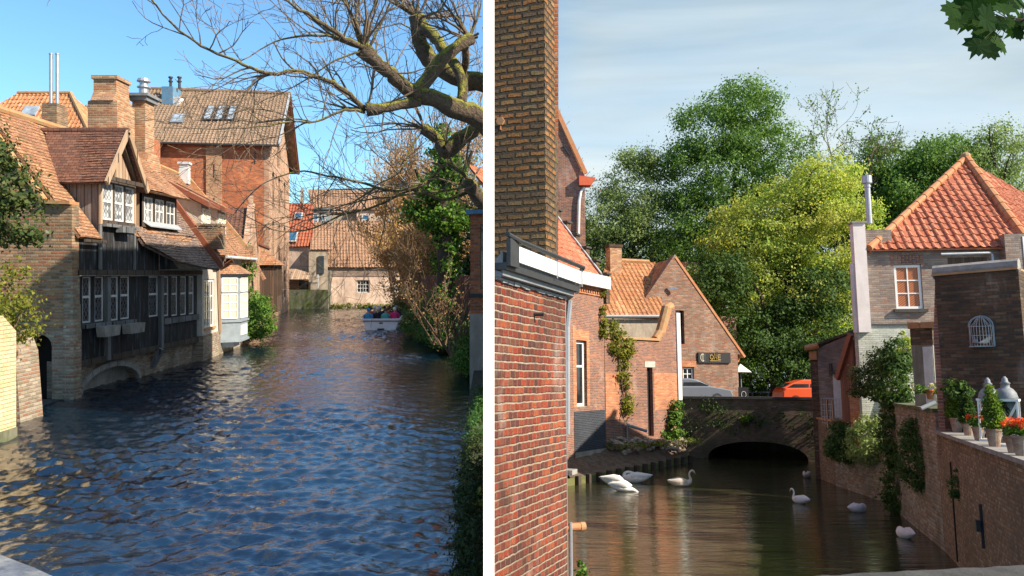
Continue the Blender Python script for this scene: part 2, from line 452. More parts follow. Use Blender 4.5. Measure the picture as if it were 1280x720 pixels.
def branches(mb, p, d, L, r, lvl, spread=.6, up=.15, kids=3, wig=.18, seg=5, ratio=.68, sides=5, minr=.004, droop=0):
    p = Vector(p); d = Vector(d).normalized(); pts = [p.copy()]; rad = [r]
    for i in range(seg):
        d = (d+Vector((random.gauss(0, wig), random.gauss(0, wig), random.gauss(0, wig)+up*.3-droop*(i/seg)*.5))).normalized()
        p = p+d*(L/seg); pts.append(p.copy()); rad.append(max(minr, r*(1-.62*(i+1)/seg)))
    mb.tube(pts, rad, sides if lvl > 1 else 3, cap=False)
    if lvl <= 0: return
    for k in range(kids):
        i = random.randint(max(1, seg//3), seg); q = pts[i]; t = (pts[i]-pts[i-1]).normalized()
        o = Vector((random.gauss(0, 1), random.gauss(0, 1), random.gauss(0, 1)+up)); o = (o-t*o.dot(t)).normalized()
        nd = (t*(1-spread*.5)+o*spread).normalized()
        branches(mb, q, nd, L*ratio*random.uniform(.7, 1.15), max(minr, rad[i]*.72), lvl-1, spread, up, kids, wig, seg, ratio, sides, minr, droop)

def tree(W, name, label, cat, base, height, blobs, nleaf, size, lm, bm_, group=None, clump=.8, tr=.3, shell=.55, per=40, limbs=12, up=.4, aspect=.6, twigs=0, squash=.7):
    """blobs are given relative to the tree's foot"""
    T = Thing(W, name, label, cat, base, 0, group)
    mb = MB(); top = height*.72
    pts = [(math.sin(i*1.3)*tr*.5, math.cos(i*1.7)*tr*.4, top*i/6) for i in range(7)]
    mb.tube(pts, [tr*(1.25 if i == 0 else 1-.12*i) for i in range(7)], 9, cap=False)
    T.part('trunk', mb, bm_, smooth=True)
    P, cen = crown_points(blobs, nleaf, clump, shell, per, squash=squash); CNt = CN['n']
    lb = MB()
    for c in cen[rng.choice(len(cen), min(limbs, len(cen)), replace=False)]:
        z0 = max(top*.25, min(top*.95, c[2]-.5*math.hypot(c[0], c[1]))); a = Vector((0, 0, z0)); b = Vector(c)
        k = []
        for i in range(6):
            t = i/5; k.append(a.lerp(b, t)+Vector((random.gauss(0, .12), random.gauss(0, .12), math.sin(t*math.pi)*.1*(b-a).length)))
        lb.tube(k, [tr*.42*(1-.85*i/5)+.01 for i in range(6)], 5, cap=False)
        if twigs: branches(lb, b, (b-a), twigs, .03, 2, .6, .2, 3, .2, 4)
    T.part('limbs', lb, bm_, smooth=True)
    me = np_mesh('crown', leaf_cards(P, size, up, aspect, norm=CNt), 4, lm)
    obj('crown', me, lm, T.e)
    return T

def bush(W, name, label, cat, base, blobs, nleaf, size, lm, stem=None, group=None, clump=.25, shell=.6, per=30, up=.4, aspect=.6, rz=0):
    T = Thing(W, name, label, cat, base, rz, group)
    P, cen = crown_points(blobs, nleaf, clump, shell, per); CNt = CN['n']
    if stem is not None:
        mb = MB()
        for c in cen[:10]:
            mb.tube([(random.gauss(0, .05), random.gauss(0, .05), -.05), (c[0]*.4, c[1]*.4, c[2]*.5), tuple(c)], [.03, .02, .006], 5, cap=False)
        T.part('stems', mb, stem)
    obj('foliage', np_mesh('foliage', leaf_cards(P, size, up, aspect, norm=CNt), 4, lm), lm, T.e)
    return T
# ------------------------------------------------------------------ material library
M_ = {}
M_['brick_old'] = brick_mat('old_buff_brick', [(.30,.175,.095),(.36,.215,.12),(.23,.14,.085),(.40,.26,.15),(.32,.135,.07),(.19,.125,.085)], (.28,.225,.16), .23, .085, .022, st=.55, stain=(.10,.09,.07), bumpd=.015)
M_['brick_low'] = brick_mat('mossy_pale_brick', [(.30,.24,.18),(.36,.28,.2),(.25,.19,.14),(.30,.16,.10),(.40,.34,.26)], (.30,.27,.22), .23, .085, .024, st=.5, stain=(.07,.07,.05), white=.3, moss=.35)
M_['brick_chim'] = brick_mat('orange_chimney_brick', [(.42,.20,.10),(.50,.27,.14),(.34,.16,.09),(.52,.33,.19),(.40,.17,.08)], (.42,.34,.24), .22, .08, .02, st=.35, stain=(.24,.16,.10), white=.15)
M_['brick_red'] = brick_mat('red_house_brick', [(.46,.13,.05),(.52,.16,.06),(.38,.115,.05),(.54,.20,.085),(.33,.11,.06)], (.40,.24,.16), .24, .09, .02, st=.45, stain=(.20,.08,.05), stain_scale=.35)
M_['brick_pale'] = brick_mat('rosy_gable_brick', [(.46,.26,.16),(.52,.31,.20),(.40,.22,.14),(.56,.38,.27),(.38,.17,.10)], (.46,.36,.27), .24, .09, .02, st=.3, stain=(.25,.16,.11), white=.3)
M_['brick_gable'] = brick_mat('stock_brick_gable', [(.27,.135,.085),(.33,.17,.105),(.22,.12,.085),(.36,.215,.14),(.25,.17,.13),(.30,.11,.06)], (.30,.25,.20), .24, .08, .016, st=.5, stain=(.17,.12,.09), white=.25, stain_scale=.6)
M_['brick_near'] = brick_mat('near_red_brick', [(.19,.036,.020),(.25,.046,.022),(.11,.034,.026),(.15,.038,.026),(.27,.07,.03),(.09,.036,.030),(.20,.045,.026),(.14,.055,.036),(.23,.06,.032),(.17,.042,.028),(.12,.036,.026)], (.34,.27,.20), .11, .076, .014, hk=2.6, st=.75, stain=(.045,.03,.025), white=.35, bumpd=.018, stain_scale=.8, wob=.013, sat_noise=.8)
M_['brick_stack'] = brick_mat('weathered_chimney_brick', [(.24,.13,.055),(.29,.16,.065),(.20,.11,.05),(.31,.14,.05),(.26,.17,.08),(.17,.105,.06),(.22,.12,.05)], (.085,.065,.045), .18, .078, .026, st=.5, stain=(.10,.065,.035), bumpd=.04, wob=.018, sat_noise=.9)
M_['brick_mix'] = brick_mat('purple_red_brick', [(.27,.11,.075),(.22,.095,.075),(.32,.13,.085),(.19,.10,.085),(.35,.15,.09)], (.38,.30,.24), .23, .075, .016, st=.4, stain=(.22,.13,.10), white=.3, moss=.06)
M_['brick_orange'] = brick_mat('orange_patch_brick', [(.50,.17,.075),(.55,.20,.09),(.44,.15,.07),(.58,.25,.12)], (.5,.36,.26), .23, .075, .014, st=.2, stain=(.3,.17,.11), white=.2)
M_['brick_black'] = brick_mat('tarred_brick', [(.04,.045,.06),(.05,.055,.07),(.035,.04,.05)], (.10,.11,.13), .23, .075, .016, st=.2, stain=(.09,.09,.09), rough=.6)
M_['brick_grey'] = brick_mat('grey_brown_brick', [(.26,.20,.17),(.31,.245,.205),(.22,.175,.155),(.34,.26,.20),(.28,.17,.125)], (.27,.24,.215), .24, .075, .014, st=.45, stain=(.12,.10,.09), white=.2)
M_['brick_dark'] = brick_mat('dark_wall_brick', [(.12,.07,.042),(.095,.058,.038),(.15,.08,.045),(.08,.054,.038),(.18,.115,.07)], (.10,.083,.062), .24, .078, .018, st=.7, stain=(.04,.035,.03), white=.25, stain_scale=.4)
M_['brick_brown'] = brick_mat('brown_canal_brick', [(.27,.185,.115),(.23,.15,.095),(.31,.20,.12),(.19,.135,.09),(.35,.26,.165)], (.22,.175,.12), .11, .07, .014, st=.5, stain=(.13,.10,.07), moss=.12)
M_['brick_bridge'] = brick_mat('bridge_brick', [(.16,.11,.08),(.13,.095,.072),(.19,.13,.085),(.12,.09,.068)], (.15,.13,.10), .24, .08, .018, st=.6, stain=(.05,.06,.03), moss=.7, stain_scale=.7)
M_['brick_white'] = brick_mat('whitewashed_brick', [(.50,.52,.45),(.56,.57,.50),(.45,.47,.41)], (.42,.43,.38), .24, .075, .012, st=.35, stain=(.30,.32,.26))
M_['brick_gold'] = brick_mat('golden_whitewashed_brick', [(.74,.58,.35),(.77,.62,.40),(.71,.55,.32),(.72,.54,.30)], (.68,.54,.34), .24, .085, .02, st=.45, stain=(.30,.24,.10), white=.5, bumpd=.03, moss=.12)
M_['plaster'] = plain_mat('pale_render', (.55,.50,.44), .4, 1.5, .9, .006, stain=(.28,.25,.20), st=.5)
M_['plaster_pink'] = plain_mat('pinkish_render', (.72,.55,.44), .4, 1.2, .9, .01, stain=(.32,.20,.13), st=.55, col2=(.48,.37,.31))
M_['plaster_gold'] = plain_mat('yellowed_render', (.62,.50,.32), .4, 2.5, .9, .01, stain=(.25,.22,.10), st=.5)
M_['plaster_grey'] = plain_mat('dirty_grey_render', (.26,.24,.20), .6, 1.2, .95, .012, stain=(.08,.08,.05), st=.7)
M_['plaster_old'] = plain_mat('crumbling_render', (.40,.34,.27), .5, 1.4, .95, .015, stain=(.22,.18,.14), st=.6)
M_['mossy'] = plain_mat('algae_stained_stone', (.17,.17,.12), .7, 1.5, .95, .02, stain=(.04,.06,.02), st=.8, col2=(.10,.13,.04))
M_['stone'] = plain_mat('grey_stone', (.30,.29,.27), .5, 4, .85, .01, stain=(.13,.12,.10), st=.5)
M_['stone_blue'] = plain_mat('blue_grey_coping_stone', (.12,.14,.18), .8, 14, .9, .012, col2=(.24,.25,.26))
M_['stone_dark'] = plain_mat('dark_coping_stone', (.06,.058,.055), .6, 5, .8, .01)
M_['white'] = plain_mat('white_paint', (.80,.80,.78), .12, 3, .5, .002, stain=(.6,.58,.52), st=.25)
M_['divider'] = plain_mat('smooth_white_render', (.93,.93,.93), .0, 3, .6, 0)
M_['white_dull'] = plain_mat('weathered_white_paint', (.62,.63,.64), .3, 5, .6, .003, stain=(.4,.4,.38), st=.4)
M_['cream'] = plain_mat('cream_paint', (.74,.66,.50), .2, 3, .6, .003)
M_['curtain'] = plain_mat('cream_curtain', (.75,.68,.48), .3, 8, .8, .01)
M_['greywin'] = plain_mat('grey_blue_paint', (.26,.31,.35), .3, 4, .5, .003)
M_['lead'] = plain_mat('lead_sheet', (.20,.22,.24), .5, 5, .55, .01, spec=.5)
M_['lead_pale'] = plain_mat('bright_lead_apron', (.36,.39,.42), .3, 6, .5, .01)
M_['zinc'] = plain_mat('zinc', (.45,.47,.50), .3, 5, .4, .003, metal=.6)
M_['darkmetal'] = plain_mat('dark_iron', (.05,.052,.055), .4, 6, .5, .003, metal=.3)
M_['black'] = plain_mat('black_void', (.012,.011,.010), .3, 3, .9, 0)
M_['bluebox'] = plain_mat('blue_grey_cladding', (.12,.25,.38), .3, 2, .6, .003, stain=(.1,.18,.28), st=.3)
M_['terracotta'] = plain_mat('terracotta', (.52,.19,.075), .4, 6, .75, .006, col2=(.45,.24,.12))
M_['ridge'] = plain_mat('ridge_tile_clay', (.47,.22,.10), .55, 5, .85, .01, col2=(.38,.27,.14))
M_['orangepaint'] = plain_mat('orange_red_paint', (.58,.12,.05), .2, 4, .55, .002)
M_['soil'] = plain_mat('bare_soil', (.11,.075,.05), .8, 6, 1, .03, fine=25, col2=(.16,.12,.085))
M_['mud'] = plain_mat('bank_earth', (.07,.06,.035), .7, 4, 1, .03, fine=20, col2=(.05,.07,.025))
M_['asphalt'] = plain_mat('asphalt', (.055,.055,.055), .4, 8, .9, .004)
M_['board_dark'] = board_mat('black_weathered_boards', [(.014,.013,.013),(.020,.018,.018),(.010,.010,.011),(.026,.024,.023)], .17, pale=(.15,.19,.25), st=.6, streak=.8)
M_['board_grey'] = board_mat('silvered_boards', [(.20,.16,.14),(.26,.21,.19),(.15,.12,.11)], .22, pale=(.36,.33,.33), st=.5, streak=.7)
M_['board_tan'] = board_mat('tan_boards', [(.42,.29,.19),(.36,.24,.16),(.46,.33,.23)], .2, pale=(.5,.42,.34), st=.3)
M_['board_brown'] = board_mat('brown_boards', [(.085,.05,.032),(.11,.065,.04),(.065,.04,.028)], .15, pale=(.16,.13,.11), st=.3)
M_['board_red'] = board_mat('red_brown_cladding', [(.19,.075,.045),(.23,.09,.055),(.16,.065,.04)], .14, pale=(.25,.12,.08), st=.2)
M_['beam'] = board_mat('dark_oak_beam', [(.055,.04,.03),(.07,.05,.037)], .6, pale=(.2,.17,.15), st=.4)
M_['beam_tan'] = board_mat('pale_oak_beam', [(.36,.24,.15),(.42,.29,.19)], .6, pale=(.5,.42,.33), st=.4)
M_['beam_grey'] = board_mat('grey_oak_post', [(.10,.105,.11),(.14,.145,.15)], .6, pale=(.28,.32,.36), st=.5)
M_['beam_red'] = plain_mat('red_brown_paint', (.24,.08,.045), .3, 4, .6, .003)
M_['tile_orange'] = tile_mat('orange_plain_tiles', [(.41,.20,.105),(.46,.24,.13),(.36,.165,.085),(.48,.28,.165),(.33,.185,.115)], .18, .13, st=.7, stain=(.25,.15,.10), moss=.6, mosscol=(.16,.11,.06))
M_['tile_brown'] = tile_mat('brown_plain_tiles', [(.17,.075,.05),(.20,.09,.06),(.13,.065,.05),(.23,.11,.07)], .18, .11, st=.5, stain=(.12,.065,.05))
M_['tile_grey'] = tile_mat('grey_brown_plain_tiles', [(.22,.155,.13),(.27,.19,.155),(.18,.135,.12),(.31,.22,.17)], .18, .11, st=.5, stain=(.26,.15,.09))
M_['pan_orange'] = tile_mat('orange_pantiles', [(.52,.21,.09),(.58,.26,.12),(.46,.18,.08),(.56,.31,.17)], .24, .33, .008, 0, st=.5, stain=(.28,.13,.07), lip=False, moss=.2)
M_['pan_brown'] = tile_mat('brown_pantiles', [(.25,.17,.115),(.30,.205,.14),(.21,.145,.105),(.34,.24,.165)], .24, .33, .008, 0, st=.6, stain=(.15,.10,.075), lip=False, moss=.35, mosscol=(.2,.16,.09))
M_['pan_tavern'] = tile_mat('warm_pantiles', [(.44,.19,.085),(.50,.24,.11),(.38,.16,.075),(.52,.30,.16)], .24, .33, .008, 0, st=.6, stain=(.20,.10,.06), lip=False, moss=.3, mosscol=(.22,.16,.05))
M_['pan_red'] = tile_mat('red_hip_pantiles', [(.46,.145,.075),(.54,.18,.095),(.40,.12,.065),(.58,.24,.14),(.48,.17,.10)], .24, .33, .008, 0, st=.4, stain=(.30,.10,.06), lip=False, moss=.15, rough=.55)
M_['pan_far'] = tile_mat('faded_far_pantiles', [(.34,.20,.13),(.39,.24,.16),(.29,.17,.11)], .24, .33, .008, 0, st=.5, stain=(.28,.18,.12), lip=False, moss=.2)
M_['pan_farred'] = tile_mat('red_far_pantiles', [(.38,.11,.06),(.43,.14,.075),(.33,.10,.055)], .24, .33, .008, 0, st=.4, stain=(.22,.09,.06), lip=False)
M_['glass'] = glass_mat('dark_glass')
M_['glass_lead'] = glass_mat('leaded_glass', (.035,.04,.05), .15, lead=.13)
M_['glass_pale'] = glass_mat('pale_leaded_glass', (.30,.32,.34), .2, lead=.12)
M_['glass_sky'] = glass_mat('skylight_glass', (.30,.36,.42), .12)
M_['glass_blue'] = glass_mat('blue_skylight_glass', (.05,.16,.30), .1)
M_['glass_car'] = glass_mat('car_glass', (.03,.035,.04), .05)
M_['bark'] = plain_mat('bare_bark', (.13,.095,.065), .6, 5, .95, .012, fine=18, col2=(.21,.16,.11))
m, nt, b = newmat('mossy_bark'); ob = obn(nt)
gm = nt.nodes.new('ShaderNodeNewGeometry'); gs = nt.nodes.new('ShaderNodeSeparateXYZ'); nt.links.new(gm.outputs['Normal'], gs.inputs[0])
nz = noise(nt, ob, 9, 5, .7); nb = noise(nt, ob, 24, 4, .7)
mo = ramp(nt, mth(nt, 'ADD', mth(nt, 'MULTIPLY', gs.outputs[2], .45), nz), [(.55, 0), (.72, 1)])       # moss sits on the upper side of the limbs
c = mixc(nt, .7, (.125,.090,.062), ramp(nt, nb, [(.25, .3), (.75, 1.7)]), 'MULTIPLY')
c = mixc(nt, mo, c, ramp(nt, nb, [(.3, (.12,.12,.02)), (.7, (.36,.34,.06))]))
nt.links.new(c, b.inputs['Base Color']); b.inputs['Roughness'].default_value = .95
bump(nt, b, mth(nt, 'ADD', mth(nt, 'MULTIPLY', mo, .8), mth(nt, 'ADD', nb, nz)), 1.0, .05)
M_['bark_moss'] = m
M_['bark_dark'] = plain_mat('dark_bark', (.05,.04,.03), .5, 4, .95, .015, fine=18)
M_['twig_tan'] = plain_mat('tan_twigs', (.36,.23,.13), .4, 3, .95, 0)
M_['twig_brown'] = plain_mat('brown_twigs', (.16,.10,.06), .4, 3, .95, 0)
M_['leaf_dark'] = leaf_mat('dark_evergreen_leaf', [(.018,.040,.014),(.03,.065,.02),(.045,.085,.025),(.06,.10,.03)], .2)
M_['leaf_holly'] = leaf_mat('holly_leaf', [(.018,.04,.015),(.035,.07,.02),(.075,.10,.03),(.10,.12,.04)], .2, .35)
M_['leaf_ivy'] = leaf_mat('ivy_leaf', [(.03,.08,.015),(.06,.14,.025),(.10,.21,.035),(.16,.27,.05)], .3, .4)
M_['leaf_lime'] = leaf_mat('yellow_green_leaf', [(.16,.18,.03),(.24,.25,.04),(.32,.30,.06),(.12,.15,.03)], .4)
M_['leaf_hedge'] = leaf_mat('hedge_leaf', [(.03,.075,.02),(.05,.125,.03),(.08,.17,.04)], .2)
M_['leaf_brown'] = leaf_mat('dry_hedge_leaf', [(.035,.04,.015),(.065,.055,.022),(.02,.045,.014),(.045,.07,.02)], .2)
M_['leaf_amber'] = leaf_mat('amber_bud', [(.42,.25,.10),(.50,.32,.14),(.34,.19,.08),(.46,.33,.17)], .3, .8)
M_['leaf_tall'] = leaf_mat('tall_tree_leaf', [(.08,.16,.035),(.125,.23,.05),(.18,.30,.07),(.10,.19,.04)], .35)
M_['leaf_yellow'] = leaf_mat('yellowing_leaf', [(.20,.31,.06),(.32,.44,.08),(.46,.56,.12),(.60,.62,.19),(.24,.36,.07)], .45, .5, ((.42,.36,.10), .3))
M_['leaf_grey'] = leaf_mat('grey_green_leaf', [(.17,.24,.09),(.24,.32,.12),(.31,.38,.16),(.20,.28,.10)], .35)
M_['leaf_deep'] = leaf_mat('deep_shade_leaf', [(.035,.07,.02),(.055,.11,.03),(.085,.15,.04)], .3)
M_['leaf_bright'] = leaf_mat('bright_conifer_leaf', [(.07,.14,.02),(.11,.20,.03),(.17,.26,.04)], .35)
M_['leaf_conifer'] = leaf_mat('dark_conifer_leaf', [(.03,.07,.02),(.05,.10,.025),(.07,.13,.03)], .3)
M_['leaf_maple'] = leaf_mat('plane_leaf', [(.012,.035,.010),(.018,.05,.013),(.028,.07,.014)], .35, .9)
M_['petal'] = leaf_mat('orange_petal', [(.75,.13,.03),(.85,.2,.05),(.8,.10,.04)], .2)
M_['petal_w'] = leaf_mat('white_petal', [(.7,.65,.6),(.75,.6,.55),(.4,.5,.2)], .3)
M_['grass'] = leaf_mat('bank_grass_blade', [(.14,.18,.03),(.24,.25,.05),(.10,.14,.03)], .3)
M_['weed'] = leaf_mat('dry_weed_blade', [(.22,.19,.10),(.30,.25,.14),(.14,.16,.05)], .3)
M_['skin'] = plain_mat('skin', (.55,.33,.24), .2, 5, .6, 0)
for k, c in dict(red=(.55,.05,.04), blue=(.04,.25,.45), navy=(.02,.025,.05), black=(.015,.015,.018), pink=(.60,.03,.16), teal=(.10,.38,.34), cream=(.62,.55,.45), grey=(.25,.26,.28), brown=(.12,.07,.05), white=(.75,.74,.72), lilac=(.4,.4,.55)).items():
    M_['cloth_'+k] = plain_mat(k+'_cloth', c, .25, 9, .85, .004)
M_['feather'] = plain_mat('white_feathers', (.78,.77,.74), .2, 9, .75, .01, fine=30, stain=(.6,.55,.48), st=.3)
M_['feather_b'] = plain_mat('cygnet_brown_feathers', (.62,.55,.46), .3, 7, .8, .012, fine=30)
M_['beak'] = plain_mat('orange_beak', (.65,.2,.06), .2, 9, .5, 0)
M_['car_orange'] = plain_mat('orange_car_paint', (.72,.10,.03), .05, 2, .25, 0, spec=.6)
M_['car_dark'] = plain_mat('dark_car_paint', (.19,.21,.25), .05, 2, .22, 0, spec=.7)
M_['rubber'] = plain_mat('tyre_rubber', (.02,.02,.02), .2, 8, .8, .002)
M_['chrome'] = plain_mat('silver_rim', (.5,.5,.5), .1, 8, .3, 0, metal=.8)
M_['woodgreen'] = plain_mat('algae_green_timber', (.17,.17,.06), .6, 4, .9, .01, col2=(.10,.11,.04))
M_['sign'] = plain_mat('dark_sign_board', (.02,.02,.022), .2, 4, .5, .002)
M_['gold'] = plain_mat('gold_lettering', (.62,.42,.10), .1, 4, .5, 0)
M_['boat'] = plain_mat('boat_white', (.84,.83,.86), .15, 3, .4, .002)
M_['boat_trim'] = plain_mat('boat_mauve_trim', (.35,.16,.20), .2, 3, .5, 0)

# far-right window: reflection of a tiled roof painted into the pane colour
m, nt, b = newmat('glass_with_painted_roof_reflection'); uv = uvn(nt)
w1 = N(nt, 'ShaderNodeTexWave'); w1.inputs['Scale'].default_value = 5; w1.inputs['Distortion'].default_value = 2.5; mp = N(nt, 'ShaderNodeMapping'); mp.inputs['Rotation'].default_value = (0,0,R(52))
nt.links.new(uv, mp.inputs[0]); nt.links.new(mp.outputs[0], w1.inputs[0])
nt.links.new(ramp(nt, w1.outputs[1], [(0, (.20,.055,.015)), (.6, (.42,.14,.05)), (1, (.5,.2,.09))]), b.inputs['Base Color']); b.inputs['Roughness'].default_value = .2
M_['glass_roof_reflection'] = m

def water_mat(name, base, s1, s2, strength, stretch=(1,1,1), rough=.03, rot=0):
    m, nt, b = newmat(name); ob = obn(nt)
    mp = N(nt, 'ShaderNodeMapping'); mp.inputs['Scale'].default_value = stretch; mp.inputs['Rotation'].default_value = (0,0,R(rot)); nt.links.new(ob, mp.inputs[0]); v = mp.outputs[0]
    n1 = noise(nt, v, s1, 3, .5, .6); n2 = noise(nt, v, s2, 4, .6, .8); n3 = noise(nt, v, s2*4.5, 3, .55, .3)
    gust = ramp(nt, noise(nt, ob, .12, 3, .5), [(.35, .45), (.65, 1.15)])
    h = mth(nt, 'ADD', mth(nt, 'MULTIPLY', n1, 1.0), mth(nt, 'ADD', mth(nt, 'MULTIPLY', n2, .38), mth(nt, 'MULTIPLY', n3, .07)))
    h = mth(nt, 'MULTIPLY', h, gust)
    murk = mixc(nt, ramp(nt, noise(nt, ob, .25, 4, .6), [(.4, 0), (.65, 1)]), base, tuple(c*1.6 for c in base))
    nt.links.new(murk, b.inputs['Base Color']); b.inputs['Roughness'].default_value = rough; b.inputs['IOR'].default_value = 1.33
    b.inputs['Specular IOR Level'].default_value = .6
    bump(nt, b, h, 1.0, strength)
    return m
M_['water_l'] = water_mat('choppy_canal_water', (.002,.009,.019), 4.0, 12.0, .025, (.8,1.3,1), .02)
M_['water_l'].node_tree.nodes['Principled BSDF'].inputs['IOR'].default_value = 2.5
M_['water_r'] = water_mat('calm_green_canal_water', (.030,.028,.014), .9, 2.6, .035, (.45,2.2,1), .03)
M_['water_r'].node_tree.nodes['Principled BSDF'].inputs['IOR'].default_value = 1.55
# ================================================================== LEFT CANAL
W = LW
# water, beds, banks
wp = [(-13.0,-1),(-.1,-1),(-.1,3),(-.29,8),(-.5,17),(-.7,24),(-2.4,33),(-4.2,40),(-8,60),(-6,78),(-60,78),(-60,-1)]
wp = [(-60,-1),(-.05,-1),(-.10,3),(-.28,8.5),(-.60,18),(-.86,25.5),(-2.0,34),(-3.0,42),(-5.0,60),(-5.0,79),(-60,79)]
def wave_sheet(name, m, ys, xl, xr, nx, nwave, lam, slope, ang, sharp, seed, lull=.5):
    # a real rippled surface: a sum of many short wave trains, finer near the bridge
    g = np.random.default_rng(seed); ny = len(ys)
    s = np.linspace(0, 1, nx); Y = np.repeat(ys, nx).reshape(ny, nx); L = xl(Y); X = L+(xr(Y)-L)*s[None, :]
    Z = np.zeros_like(X)
    gust = .8+.5*np.sin(X*.31+Y*.17+1)+.25*np.sin(X*-.23+Y*.41)+.2*np.sin(Y*.9+X*.6)
    for i in range(nwave):
        l = lam[0]*(lam[1]/lam[0])**g.random(); a = R(ang[0]+g.normal()*ang[1]); k = 2*math.pi/l
        ph = k*(X*math.cos(a)+Y*math.sin(a))+g.random()*6.28+1.0*np.sin(X*1.3*g.random()+Y*1.1*g.random()+g.random()*6)
        # waves too short for the local grid fade out
        w = np.clip((l-.0016*Y*2.2)/.1, 0, 1)
        Z += w*(slope/k/math.sqrt(nwave/2))*(np.sin(ph)+sharp*np.cos(2*ph)*.35)
    Z *= np.clip(gust, .25, 1.7)*(1+1.6*np.exp(-((X+7.75+.02*(47-Y))/(1.0+.16*np.abs(47-Y)))**2)*((Y < 47) & (Y > 30))*np.clip((Y-30)/10, 0, 1))
    V = np.stack([X, Y, Z], 2).reshape(-1, 3)
    i = np.arange(ny-1)[:, None]*nx+np.arange(nx-1)[None, :]
    Q = np.stack([i, i+1, i+1+nx, i+nx], 2).reshape(-1, 4)
    me = bpy.data.meshes.new(name); me.vertices.add(len(V)); me.vertices.foreach_set('co', V.astype(np.float32).ravel())
    me.loops.add(Q.size); me.loops.foreach_set('vertex_index', Q.astype(np.int32).ravel()); me.polygons.add(len(Q)); me.polygons.foreach_set('loop_start', np.arange(0, Q.size, 4, dtype=np.int32))
    me.polygons.foreach_set('use_smooth', [True]*len(Q)); me.materials.append(m); me.update(calc_edges=True); me.validate()
    return me
bx_ = np.array([p[0] for p in wp[1:9]]); by_ = np.array([p[1] for p in wp[1:9]])
ys_ = np.concatenate([np.linspace(-1, 5, 30), 5*np.exp(np.linspace(.006, math.log(79/5), 620))])
me = wave_sheet('water', M_['water_l'], ys_, lambda Y: -np.maximum(14, .70*Y+4), lambda Y: np.interp(Y, by_, bx_), 700, 130, (.10, .95), .205, (80, 36), .8, 3)
o = obj('water', me, None, None, M=W.M.copy()); o['kind'] = 'structure'
g = [(-.42,8.8),(-.28,8.8),(.25,12),(1.5,25),(3,45),(4,84),(-6,84),(-7.6,60),(-6.4,52),(-3.7,40),(-2.3,32.5),(-1.2,26),(-1.0,18.5)]
mb = MB(); mb.prism(g[::1], [], lambda a,b:(a,b,-.6), (0,0,1.15)); structure(W, 'river_bank', mb, M_['mud'])
structure(W, 'ground', MB().prism([(-60,79.3),(40,79.3),(40,140),(-60,140)], [], lambda a,b:(a,b,.2), (0,0,.2)), M_['mud'])

# ---- timber house (the black boarded house hanging over the water)
H1 = Thing(W, 'timber_house', 'dark timber-boarded canal house with gabled dormer, leaded windows and orange tiled roof', 'house', (-12.1,22), p1=(-12.1,31.2))
P = H1.part
OW = M_['beam']
yarch = []
# gable end to the camera
P('gable_wall', MB().wallx([(0,1.9),(4.4,1.9),(4.4,5.2),(2.6,7.9),(.8,5.35),(.0,5.35)], [], 0, .35), M_['brick_old'])
P('lower_gable_wall', MB().wallx([(0,-.4),(4.4,-.4),(4.4,1.895),(0,1.895)], [list(reversed(arch(.52,1.2,-.39,1.45,.34)))], -.06, .36), M_['brick_low'])
P('doorway', MB().box(.37,.42,.4,1.4,-.4,2.0), M_['black'])
P('corner_quoin', MB().box(-.10,.30,-.10,.16,-.4,1.9).box(-.07,.30,-.08,.2,1.9,2.6).box(-.04,.30,-.05,.2,2.6,3.4), M_['brick_low'])
mb = MB(); mb.bar((.12,.0,5.40),(.12,.75,5.42),.5,.09); mb.bar((.12,.72,5.41),(.12,2.7,8.12),.42,.10,(0,-1,0)); P('gable_coping', mb, M_['ridge'])
# masonry plinth with a relieving arch
x0,_ = H1.px(98,480,.35); x1,_ = H1.px(170,480,.35)
P('plinth', MB().wall([(.36,-.4),(9.1,-.4),(9.1,.86),(.36,1.0)], [list(reversed(arch(x0,x1,-.39,-.05,.62,10)))], .32, .9), M_['brick_low'])
P('arch_back', MB().box(x0,x1,.55,.6,-.4,.6), M_['stone'])
ab = MB()
for i in range(11):
    a0 = math.pi*i/11; a1 = math.pi*(i+.92)/11; c=(x0+x1)/2; h=(x1-x0)/2
    ab.bar((c+(h+.09)*math.cos(a0),.30,-.05+.71*math.sin(a0)),(c+(h+.09)*math.cos(a1),.30,-.05+.71*math.sin(a1)),.14,.17,(math.cos(a0),0,math.sin(a0)))
P('arch_ring', ab, M_['stone'])
P('floor_beam', MB().box(.36,9.15,.10,.34,.80,.98), M_['beam'])
P('bracket', MB().bar((5.6,.32,.25),(5.6,-.02,.85),.2,.16).bar((5.6,.3,.2),(5.6,.3,.9),.2,.12), M_['beam_grey'])
# lower storey windows
wins = []
def lower(pxa, pxb, ya, yb):
    a,_ = H1.px(pxa,372,.15); b,_ = H1.px(pxb,372,.15); _,zt = H1.px((pxa+pxb)/2,ya,.15); _,zb = H1.px((pxa+pxb)/2,yb,.15); return [a,b,zb,zt]
for a,b,yb in ((103,114,404),(118.5,130,402),(137,148,401),(150.5,162,399),(186,198,396),(203,211,395.5),(214.5,222,395),(225.5,233,394),(236,242.5,393)):
    wins.append(lower(a,b,345,yb))
P('lower_boards', MB().wallgrid(.36,9.1,.98,3.36, wins, .15, .3), M_['board_dark'])
for a,b,z0,z1 in wins:
    window(H1, a+.01, b-.01, z0+.01, z1-.01, .17, 1, 2, M_['white_dull'], M_['glass_lead'], .045, .06, .07, name='casement', split=.56)
for a,b in ((.36,1.1),(5.0,5.2)): pass
for px_ in (88,134,201):
    a,_ = H1.px(px_,400,.1); P('post', MB().box(a-.10,a+.10,.03,.15,.85,3.36), M_['beam_grey'])
P('rail', MB().box(5.7,9.1,.06,.15,z0-.22,z0-.02), M_['beam_grey'])
